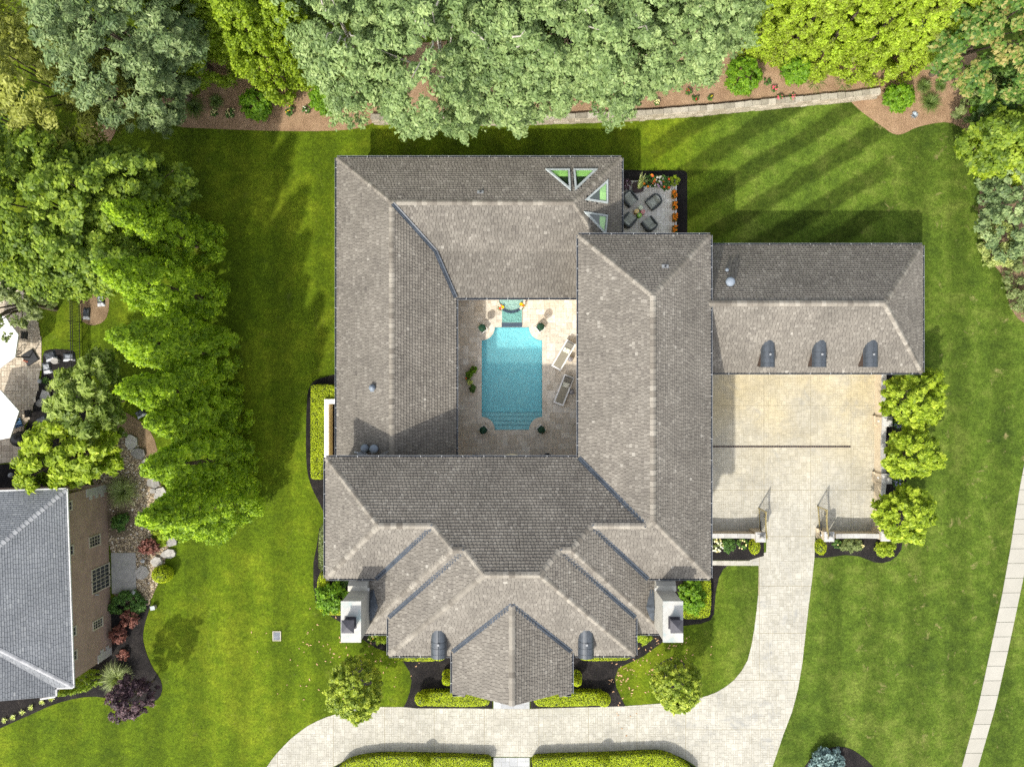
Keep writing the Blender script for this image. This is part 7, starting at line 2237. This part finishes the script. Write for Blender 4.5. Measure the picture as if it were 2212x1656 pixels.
def fruit_stool(label, x, y, rind, pulp, kind, r_=0.168):
    c = P(x, y, 0.46)
    st = thing('fruit_stool', label, 'stool', (c.x, c.y, 0.035), 0, 'fruit slice stools in the middle of the terrace')
    mb = MB(); mb.lathe([(r_ * .9, 0), (r_, 0.08), (r_, 0.40), (r_ * .98, 0.44)], 22); mb.build('body', M[rind], st)
    mb = MB(); mb.lathe([(r_ * .985, 0.43), (r_ * .95, 0.45), (r_ * .005, 0.452)], 22); tp = mb.build('top', M['pith' if kind != 'kiwi' else pulp], st)
    if kind != 'kiwi':
        for k in range(8):
            a0, a1 = k * math.pi / 4 + 0.09, (k + 1) * math.pi / 4 - 0.09
            mb = MB(); mb.face([(r_ * .14 * math.cos((a0 + a1) / 2), r_ * .14 * math.sin((a0 + a1) / 2), 0.4545)] + [(r_ * .82 * math.cos(a0 + (a1 - a0) * i / 4), r_ * .82 * math.sin(a0 + (a1 - a0) * i / 4), 0.4545) for i in range(5)]); mb.build('segment', M[pulp], tp)
    else:
        mb = MB(); mb.lathe([(r_ * .25, 0.453), (r_ * .2, 0.457), (.005, 0.458)], 14); mb.build('core', M['pith'], tp)
        for k in range(14):
            a = k * 0.4488; m2 = MB(); m2.box((r_ * .42 * math.cos(a), r_ * .42 * math.sin(a), 0.455), (0.02, 0.01, 0.004), a); m2.build('seed', M['black'], tp)
fruit_stool('pale green citrus slice stool, topmost of the four on the terrace', 1384, 448.4, 'rind_pale', 'pulp_pale', 'citrus')
fruit_stool('orange slice stool on the terrace', 1375.5, 456, 'rind_orange', 'pulp_orange', 'citrus', 0.178)
fruit_stool('pink grapefruit slice stool on the terrace', 1389.2, 457.4, 'rind_pink', 'pulp_pink', 'citrus', 0.178)
fruit_stool('green kiwi slice stool on the terrace', 1381.3, 465, 'rind_green', 'pulp_green', 'kiwi', 0.172)
# big brown planter with pale strappy plant
c = P(1378, 404, 0.35)
pr = thing('large_planter', 'big rounded brown planter with a pale strappy plant leaning out', 'planter', (c.x, c.y, 0.03), 0.15)
mb = MB()
prof = []
for r_, z in ((0.30, 0), (0.38, 0.12), (0.41, 0.3), (0.39, 0.34), (0.10, 0.36)):
    ring = [(r_ * (abs(math.cos(a)) ** .55) * math.copysign(1, math.cos(a)), r_ * (abs(math.sin(a)) ** .55) * math.copysign(1, math.sin(a)), z) for a in [k * 2 * math.pi / 24 for k in range(24)]]
    prof.append(ring)
vs = [v for r__ in prof for v in r__]
mb.faces(vs, [(i * 24 + k, i * 24 + (k + 1) % 24, (i + 1) * 24 + (k + 1) % 24, (i + 1) * 24 + k) for i in range(4) for k in range(24)], 0, .5, True)
mb.face(prof[-1]); mb.build('tub', M['brownplast'], pr)
Q, T = [], []
for i in range(34):
    a = R(55) + random.gauss(0, 0.28); L_ = random.uniform(0.55, 1.0)
    d = np.array([math.cos(a), math.sin(a)]); sd = np.array([-d[1], d[0], 0]); st_ = np.array([random.uniform(-.05, .12), random.uniform(-.22, .1)])
    for t0, t1 in ((0, .33), (.33, .66), (.66, 1)):
        q = []
        for tt in (t0, t1):
            xy = st_ + d * L_ * tt; z_ = 0.38 + 0.9 * (1.2 * tt - .8 * tt * tt) * L_ + 0.02 * i % 0.1
            q.append((np.array([*xy, z_]), 0.035 * (1 - .8 * tt)))
        Q.append([q[0][0] - sd * q[0][1], q[0][0] + sd * q[0][1], q[1][0] + sd * q[1][1], q[1][0] - sd * q[1][1]]); T.append(random.random())
kid(link('plant', quads_mesh('plant', np.array(Q), np.array(T), FOL['cornleaf']), pr))
flower_plant('potted_flower', 'pot of coral orange round blooms beside the brown planter', 1403, 391.5, 15, 0.55, 'ivy', ['petal_coral', 'petal_orange'], 10, 0.10, seed=180, pot='round', pot_r=0.24, pot_h=0.3, base_z=0.02, ncl=34)
flower_plant('potted_flower', 'pot of mauve blooms in the middle of the terrace row', 1421.5, 393, 13, 0.5, 'greygreen', ['petal_mauve', 'petal_white'], 14, 0.085, seed=181, pot='round', pot_r=0.2, pot_h=0.3, base_z=0.02, ncl=30)
flower_plant('potted_flower', 'pot with three red orange blooms right of the mauve pot', 1439, 394.5, 15, 0.5, 'ivy', ['petal_coral'], 4, 0.10, seed=182, pot='round', pot_r=0.22, pot_h=0.3, base_z=0.02, ncl=34)
flower_plant('potted_shrub', 'yellow green plant in a square grey planter at the terrace corner', 1457, 391, 10, 0.7, 'yellowgreen', None, 0, seed=183, pot='square', pot_r=0.2, pot_h=0.4, base_z=0.02, ncl=30, pots='cast')
flower_plant('potted_shrub', 'dark burgundy plant against the house at the terrace corner', 1350, 398, 13, 0.7, 'purple', ['petal_mauve'], 5, 0.05, seed=184, pot='round', pot_r=0.2, pot_h=0.3, base_z=0.02, ncl=34)
for i, (x, y) in enumerate(((1456.4, 419.5), (1457.6, 443.5), (1457.8, 469.4), (1457.6, 495.4))):
    c = P(x, y, 0.35)
    lb = ['topmost', 'second from the top', 'third from the top', 'lowest'][i] + ' of four cedar boxes of orange marigolds edging the terrace'
    bx_ = thing('marigold_box', lb, 'planter box', (c.x, c.y, 0.03), 0, 'marigold boxes along the terrace edge')
    mb = MB()
    for s_ in (-1, 1):
        mb.box((s_ * 0.145, 0, 0.17), (0.02, 0.56, 0.34)); mb.box((0, s_ * 0.27, 0.17), (0.27, 0.02, 0.34))
    mb.box((0, 0, 0.28), (0.268, 0.518, 0.03), mi=1); mb.build('box', [M['wood'], M['bark']], bx_)
    n_ = 900
    p_ = np.stack([RNG.uniform(-.14, .14, n_), RNG.uniform(-.26, .26, n_), RNG.uniform(.30, .46, n_)], 1)
    nr = unit(RNG.normal(size=(n_, 3)) * .6 + np.array([0, 0, 1]))
    kid(link('foliage', quads_mesh('foliage', leaf_quads(p_, nr, 0.05, 1.5), RNG.uniform(0, .7, n_), FOL['ivy']), bx_))
    for k in range(26):
        m2 = MB()
        for l_ in range(2): petals(m2, (0, 0, .015 * l_), 0.055 * (1 - .3 * l_), 0, 8, .25 + .4 * l_, random.random(), l_)
        o = m2.build('flower', M['petal_orange'], bx_); o.location = (random.uniform(-.13, .15), random.uniform(-.25, .25), random.uniform(.44, .52))

# ------------------------------------------------------------------ lawn drain, fallen leaves
c = P(598.3, 1372.6, 0)
dr = thing('lawn_drain', 'small metal grate set in the left lawn', 'drain grate', (c.x, c.y, 0.0))
mb = MB()
w_, h_ = 0.56, 0.66
for s_ in (-1, 1): mb.box((s_ * w_ / 2, 0, 0.035), (0.05, h_ + .05, 0.06)); mb.box((0, s_ * h_ / 2, 0.035), (w_ - .05, 0.05, 0.06))
mb.build('frame', M['frame_tan'], dr)
mb = MB(); mb.box((0, 0, 0.01), (w_ - .06, h_ - .06, 0.012)); mb.build('sump', M['bluevinyl'], dr)
for i in range(7):
    mb = MB(); mb.box((0, -h_ / 2 + (i + 1) * h_ / 8, 0.04), (w_ - .055, 0.04, 0.03)); mb.build('bar', M['bracket'], dr)
mb = MB()
for (cx_2, cy_2, sx_, sy_, n_) in ((1420, 1425, 55, 45, 120), (835, 1400, 60, 60, 60), (1345, 1480, 15, 40, 40), (700, 1405, 70, 50, 50)):
    for _ in range(n_):
        p = P(random.gauss(cx_2, sx_), random.gauss(cy_2, sy_), 0.0)
        a = random.uniform(0, 6.28); l_ = random.uniform(0.05, 0.11)
        e = Vector((math.cos(a), math.sin(a), random.uniform(-.2, .2))) * l_; s2 = Vector((-math.sin(a), math.cos(a), 0.1)) * l_ * .45
        z_ = Vector((0, 0, random.uniform(.03, .06)))
        mb.face([p - e + z_, p + s2 + z_, p + e + z_, p - s2 + z_], 0, random.random())
props(mb.build('fallen_leaves', M['leaf_tan']), 'tan fallen magnolia leaves scattered over the front lawns and beds', 'fallen leaves', kind='stuff')

# ------------------------------------------------------------------ neighbour garden things
def stone_slab(label, dx, dy, rpx, h=0.16, rpy=None, seed=0, z=0.0, name='flagstone', group='flagstones of the neighbour garden'):
    c = P(dx, dy, h)
    g_ = random.Random(seed)
    n_ = g_.choice((6, 7, 8))
    r_ = rpx * S
    rt = thing(name, label, 'stone', (c.x, c.y, z), 0, group)
    mb = MB()
    ph = g_.uniform(0, 6)
    poly = []
    for k in range(n_):
        a = ph + 2 * math.pi * k / n_ + g_.uniform(-.2, .2)
        poly.append((r_ * math.cos(a) * g_.uniform(.8, 1.08), (rpy or rpx) * S * math.sin(a) * g_.uniform(.8, 1.08)))
    mb.prism(poly, -0.05, h, 0, g_.random()); mb.build('slab', M['fieldstone'], rt)
fs_ = [(282, 955, 15, 17), (299, 980, 17, 14), (316, 1002, 13, 14), (330, 1043, 17, 14), (346, 1068, 17, 17), (362, 1131, 17, 15), (367, 1169, 17, 13), (363, 1196, 17, 11), (337, 1213, 14, 12), (306, 1236, 15, 17), (97, 857, 13, 16), (111, 868, 5, 13), (122, 870, 9, 14), (330, 1060, 8, 6)]
fl_lb = ['flagstone beside the worn soil, topmost of the garden steps', 'second flagstone of the steps, below the topmost', 'third flagstone of the steps, at the bend', 'flagstone half under the sixth arborvitae', 'broad pale flagstone left of the sixth arborvitae', 'flagstone with a white patch below the lowest arborvitae row', 'flagstone next to the lawn edge, above the purple shrub', 'flagstone at the lawn edge near the clipped boxwood', 'flagstone between the red shrub and the boxwood', 'rounded flagstone touching the grey door pad', 'large pale step beside the neighbour patio', 'narrow step in the patio steps', 'far step of the patio steps under the light green tree', 'small pale wedge stone beside the broad flagstone']
for i, ((x, y, rx_, ry_), lb) in enumerate(zip(fs_, fl_lb)): stone_slab(lb, x, y, rx_, 0.14 + 0.05 * (i % 3), ry_, 400 + i)
stone_slab('pale boulder in the dark bed by the neighbour patio', 87, 870, 11, 0.35, 9, 421, name='boulder', group=None)
stone_slab('round pale stone leaning on the soil bags', 118, 779, 9, 0.3, 8, 422, name='boulder', group=None)
def bag(label, dx, dy, w, l, an, tone=0.5):
    c = P(dx, dy, 0.12)
    rt = thing('soil_bag', label, 'bag', (c.x, c.y, 0.0), R(an), 'bags of soil left in the neighbour beds')
    mb = MB(); n2 = 8; vs = []; w, l = w * S, l * S
    for i in range(n2 + 1):
        for j in range(n2 + 1):
            u, v = i / n2 * 2 - 1, j / n2 * 2 - 1
            vs.append(Vector((u * w / 2 * (1 - .05 * (1 - abs(v))), v * l / 2, 0.03 + 0.17 * ((1 - u ** 4) * (1 - v ** 4)) ** .6 + 0.015 * math.sin(7 * u + 5 * v))))
    fcs = [(i * (n2 + 1) + j, (i + 1) * (n2 + 1) + j, (i + 1) * (n2 + 1) + j + 1, i * (n2 + 1) + j + 1) for i in range(n2) for j in range(n2)]
    for f_ in fcs:
        vc = vs[f_[0]]
        v_ = vc.y / (l / 2)
        mb.faces([vs[k] for k in f_], [(0, 1, 2, 3)], 0, tone if abs(v_) < .45 and abs(vc.x) < w * .3 else (0.95 if v_ < -.6 else 0.12), True)
    mb.build('sack', M['bag'], rt)
for q in (('black and white soil bag partly under the maple tips', 217, 648, 17, 27, 4, .7), ('black soil bag beside the fence on the tan mulch', 186, 677, 16, 26, -4, .3), ('large dark soil bag by the patio curve', 108, 769, 26, 22, 20, .2), ('blue grey soil bag lying against the patio edge', 100, 794, 19, 26, 12, .75), ('grey soil bag lying under the fence foot', 148, 771, 26, 18, 2, .6), ('grey soil bag by the pale boulder', 103, 872, 19, 27, -20, .6), ('dark soil bag in the worn soil under the cypresses', 303, 893, 22, 16, 30, .3), ('crumpled black bag beside the blue float', 90, 908, 24, 18, 30, .15)):
    bag(*q)
# parasol, its weighted base and a second parasol
def parasol(label, dx, dy, r_, z, n_=8, rot=0.0, tilt=0.35):
    c = P(dx, dy, z)
    rt = thing('parasol', label, 'parasol', (c.x, c.y, 0.0), rot)
    cn = MB()
    ring = [(r_ * math.cos(2 * math.pi * k / n_), r_ * math.sin(2 * math.pi * k / n_), z) for k in range(n_)]
    for k in range(n_):
        cn.face([ring[k], ring[(k + 1) % n_], (0, 0, z + tilt)]); cn.face([ring[(k + 1) % n_], ring[k], (0, 0, z + tilt - .02)])
        a, b = Vector(ring[k]), Vector(ring[(k + 1) % n_]); cn.face([a, b, b - Vector((0, 0, .12)), a - Vector((0, 0, .12))])
    cn.build('canopy', M['offwhite'], rt)
    hb = MB(); hb.lathe([(0.07, z + tilt - .02), (0.06, z + tilt + .05), (.005, z + tilt + .06)], 8); hb.build('finial', M['black'], rt)
    return rt
pa_ = parasol('large white cantilever parasol over the neighbour patio', -22, 738, 2.05, 2.45, 8, 0.25)
bb = P(67, 772, 0)
lo_ = pa_.location
inv = Matrix.Rotation(-0.25, 3, 'Z')
def loc(v): return inv @ (Vector(v) - Vector(lo_))
mb = MB(); mb.tube([loc((bb.x, bb.y, 0.1)), loc((bb.x + .02, bb.y, 2.2))], 0.05, 8); mb.tube([loc((bb.x, bb.y, 2.1)), loc((bb.x - 1.75, bb.y + 0.0, 2.75))], 0.035, 7); mb.tube([loc((bb.x - 1.75, bb.y, 2.75)), loc((lo_.x + .1, lo_.y, 2.95))], 0.03, 6); mb.build('arm', M['black'], pa_)
mb = MB()
mb.box(loc((bb.x, bb.y, 0.09)), (0.95, 0.95, 0.16), R(32) - 0.25, taper=.94); mb.build('base', M['rubber'], pa_)
mb = MB()
for k in range(3): mb.box(loc((bb.x - .42 + .13 * k, bb.y - .22 - .05 * k, 0.19)), (0.12, 0.08, 0.05), R(32) - .25)
mb.build('clip', M['redring'], pa_)
parasol('second white parasol canopy at the left edge by the vinyl floats', -18, 900, 1.95, 2.3, 6, 0.2, 0.3)
# spoked crank wheel / cart wheel
c = P(36, 763, 0.3)
wh = thing('cart_wheel', 'black spoked wheel standing beside the parasol base', 'wheel', (c.x, c.y, 0.03), 0.5)
mb = MB(); mb.tube([(0.33 * math.cos(k * .3142), 0.06 * math.sin(k * .3142), 0.36 + 0.33 * math.sin(k * .3142)) for k in range(21)], 0.03, 6, cap=False); mb.build('rim', M['black'], wh)
for k in range(6):
    mb = MB(); a = k * 1.047; mb.tube([(0, 0, .36), (0.32 * math.cos(a), 0.06 * math.sin(a), .36 + .32 * math.sin(a))], 0.012, 5); mb.build('spoke', M['black'], wh)
def iron_chair(label, dx, dy, an):
    c = P(dx, dy, 0.4)
    rt = thing('patio_chair', label, 'chair', (c.x, c.y, 0.03), R(an), 'black iron chairs on the neighbour patio')
    mb = MB(); mb.box((0, 0, 0.44), (0.5, 0.5, 0.03)); mb.build('seat', M['black'], rt)
    mb = MB()
    for k in range(6): mb.box((-.24, -.2 + .08 * k, .68), (.02, .02, .46))
    mb.tube([(-.24, -.26, .44), (-.25, -.25, .92), (-.25, .25, .92), (-.24, .26, .44)], .018, 6); mb.build('backrest', M['black'], rt)
    for s_ in (-1, 1):
        mb = MB(); mb.tube([(-.22, s_ * .25, .66), (.22, s_ * .25, .64)], .018, 6); mb.build('armrest', M['black'], rt)
        for s2 in (-1, 1):
            mb = MB(); mb.tube([(s2 * .22, s_ * .22, 0), (s2 * .22, s_ * .22, .44)], .016, 6); mb.build('leg', M['black'], rt)
iron_chair('black iron chair furthest from the parasol arm, under the willow tips', 52, 697, 190)
iron_chair('black iron chair nearest the parasol arm', 54, 724, 175)
iron_chair('single black iron chair beside the second parasol', 62, 893, 185)
# vinyl floats
c = P(16, 909, 0.35)
fl1 = thing('swim_ring', 'red brown inflatable ring lying on the blue float', 'pool float', (c.x, c.y, 0.33))
mb = MB(); R0, r0_ = 0.50, 0.16
vs = [((R0 + r0_ * math.cos(b)) * math.cos(a), (R0 * .6 + r0_ * math.cos(b)) * math.sin(a), r0_ * math.sin(b) * .8 + .1) for a in [k * 2 * math.pi / 24 for k in range(24)] for b in [j * 2 * math.pi / 8 for j in range(8)]]
mb.faces(vs, [(i * 8 + j, ((i + 1) % 24) * 8 + j, ((i + 1) % 24) * 8 + (j + 1) % 8, i * 8 + (j + 1) % 8) for i in range(24) for j in range(8)], 0, .5, True); mb.build('ring', M['redring'], fl1)
c = P(26, 914, 0.2)
fl2 = thing('pool_float', 'folded blue vinyl float at the left edge of the patio', 'pool float', (c.x, c.y, 0.03), 0.1)
for k in range(4):
    mb = MB(); mb.tube([(-.9 + .06 * k, -.25 + .16 * k, .12), (-.2, -.33 + .17 * k, .15), (.75 - .05 * k, -.2 + .16 * k, .12)], [.10, .13, .06], 8, 0, k / 4); mb.build('chamber', M['bluevinyl'], fl2)
c = P(45, 948, 0.4)
gr_ = thing('grill_cover', 'black covered barbecue at the lower edge of the neighbour patio', 'barbecue', (c.x, c.y, 0.0))
mb = MB(); mb.lathe([(0.55, 0), (0.58, .5), (.5, .85), (.3, 1.0), (.01, 1.05)], 16); mb.build('cover', M['black'], gr_)
# planting beside the brick house
grass_clump('tall green fountain grass between the pebbles and the brick wall', 264, 1062, 36, 1.2, 'palegrass', 620, name='fountain_grass')
grass_clump('pale fountain grass beside the purple leaved tree', 250, 1466, 36, 1.2, 'palegrass', 620, name='fountain_grass')
arborvitae('dwarf_conifer', 'leaning bright conifer at the corner of the brick house', 205, 1458, 3.6, 0.72, 'thuja_lime', 0, 0.5, (-0.5, 0.1))
shrub('red_shrub', 'russet shrub touching the creeping juniper', 'shrub', 280, 1335, 0.5, 18, 0.9, 'redleaf', ncl=46, cr=(.12, .2), per=50, leaf=.07, seed=201)
shrub('red_shrub', 'russet shrub alone on the black mulch', 'shrub', 255.5, 1370, 0.5, 17, 0.9, 'redleaf', ncl=46, cr=(.12, .2), per=50, leaf=.07, seed=202)
shrub('red_shrub', 'spiky red brown shrub above the grey door pad', 'shrub', 322, 1180, 0.5, 21, 0.9, 'redleaf', rpy=19, ncl=50, cr=(.12, .2), per=46, leaf=.08, seed=203)
shrub('juniper', 'creeping juniper mat beside the grey door pad', 'shrub', 276, 1304, 0.25, 42, 0.5, 'ivy', rpy=27, ncl=120, cr=(.14, .22), per=60, leaf=.07, seed=204, flat=.7)
ballshrub('boxwood', 'clipped boxwood at the lawn edge by the last flagstone', 351.6, 1239, 0.5, 22, 'boxhedge', rpy=19)
shrub('perennial', 'green perennial in the dark hollow of the pebble bed', 'shrub', 262, 1128, 0.25, 18, 0.45, 'ivy', ncl=30, seed=205)
shrub('perennial', 'low yellow green plants along the flagstones', 'shrub', 345, 1160, 0.15, 14, 0.3, 'yellowgreen', rpy=24, ncl=30, seed=206)
shrub('perennial', 'small red sprig in the middle of the black mulch', 'shrub', 267, 1413, 0.2, 11, 0.35, 'redleaf', ncl=14, per=20, seed=207)
for i, (x, y) in enumerate(((10.8, 1554.6), (29.4, 1548), (48.8, 1537), (68, 1527), (92, 1515), (112, 1508))):
    rosette('lime_plant', ['leftmost of six small lime plants along the brick house bed', 'second from the left of six small lime plants', 'third from the left of six small lime plants', 'fourth from the left of six small lime plants', 'fifth from the left of six small lime plants', 'rightmost of six small lime plants, near the roof corner'][i], x, y, 8, .28, 'cornleaf', 26, .03)['group'] = 'small lime plants along the brick house bed'
for i, (x, y, f_, lb) in enumerate(((100, 822, 'ivy', 'small dark grass tuft nearest the patio lamp'), (108, 838, 'cornleaf', 'small lime tuft between two green tufts'), (127, 838, 'ivy', 'small green tuft right of the lime tuft'), (148, 812, 'cornleaf', 'yellow green spiky plant beside the terracotta pot'), (90, 920, 'ivy', 'small green tuft by the crumpled bag'), (106, 908, 'grass', 'green tuft right of the crumpled bag'))):
    rosette('tuft_plant', lb, x, y, 11, .35, f_, 34, .025)
c = P(152, 836, 0.3)
tp_ = thing('terracotta_pot', 'small terracotta pot under the light green tree', 'pot', (c.x, c.y, 0.0))
mb = MB(); mb.lathe([(.12, 0), (.18, .28), (.2, .28), (.2, .33), (.16, .33), (.15, .28), (.01, .28)], 16); mb.build('bowl', M['terracotta'], tp_)
for i, (x, y, lb) in enumerate(((308, 1211, 'small white path light beside the flagstones'), (288, 1279, 'small white path light in the creeping juniper'), (85, 823, 'small blue white path light on the patio edge'))):
    c = P(x, y, .4)
    pl_ = thing('path_light', lb, 'path light', (c.x, c.y, 0.0), 0, 'round path lights')
    mb = MB(); mb.tube([(0, 0, -.05), (0, 0, .4)], .02, 6); mb.build('stake', M['bracket'], pl_)
    mb = MB(); mb.lathe([(.16, .38), (.14, .43), (.05, .46), (.01, .5)], 14); mb.build('cap', M['bracket'], pl_)
c = P(334, 1310, 0)
ub = thing('utility_box', 'pale green utility stub at the lawn edge by the pebbles', 'utility box', (c.x, c.y, 0.0), .2)
mb = MB(); mb.box((0, 0, .15), (.3, .26, .3)); mb.build('case', M['frame_tan'], ub); mb = MB(); mb.box((0, 0, .32), (.33, .29, .04)); mb.build('lid', M['sky_frame'], ub)
c = P(25, 1026, 0.4)
sp_ = thing('clear_orb', 'pale glass garden orb in the dark corner by the brick house', 'orb', (c.x, c.y, 0.0))
mb = MB(); mb.lathe([(.1, 0), (.08, .25), (.1, .28)], 10); mb.build('stand', M['black'], sp_); mb = MB(); mb.ball((0, 0, .46), .2, 14, 9); mb.build('globe', M['bracket'], sp_)
slab_obj('mulch_bed', [(-40, 1005), (50, 1000), (100, 1010), (190, 1030), (190, 1060), (140, 1075), (-40, 1080)], -0.1, 0.012, M['mulch_black'], 'dark shaded bed between the patio and the brick house', 'mulch bed', 1)
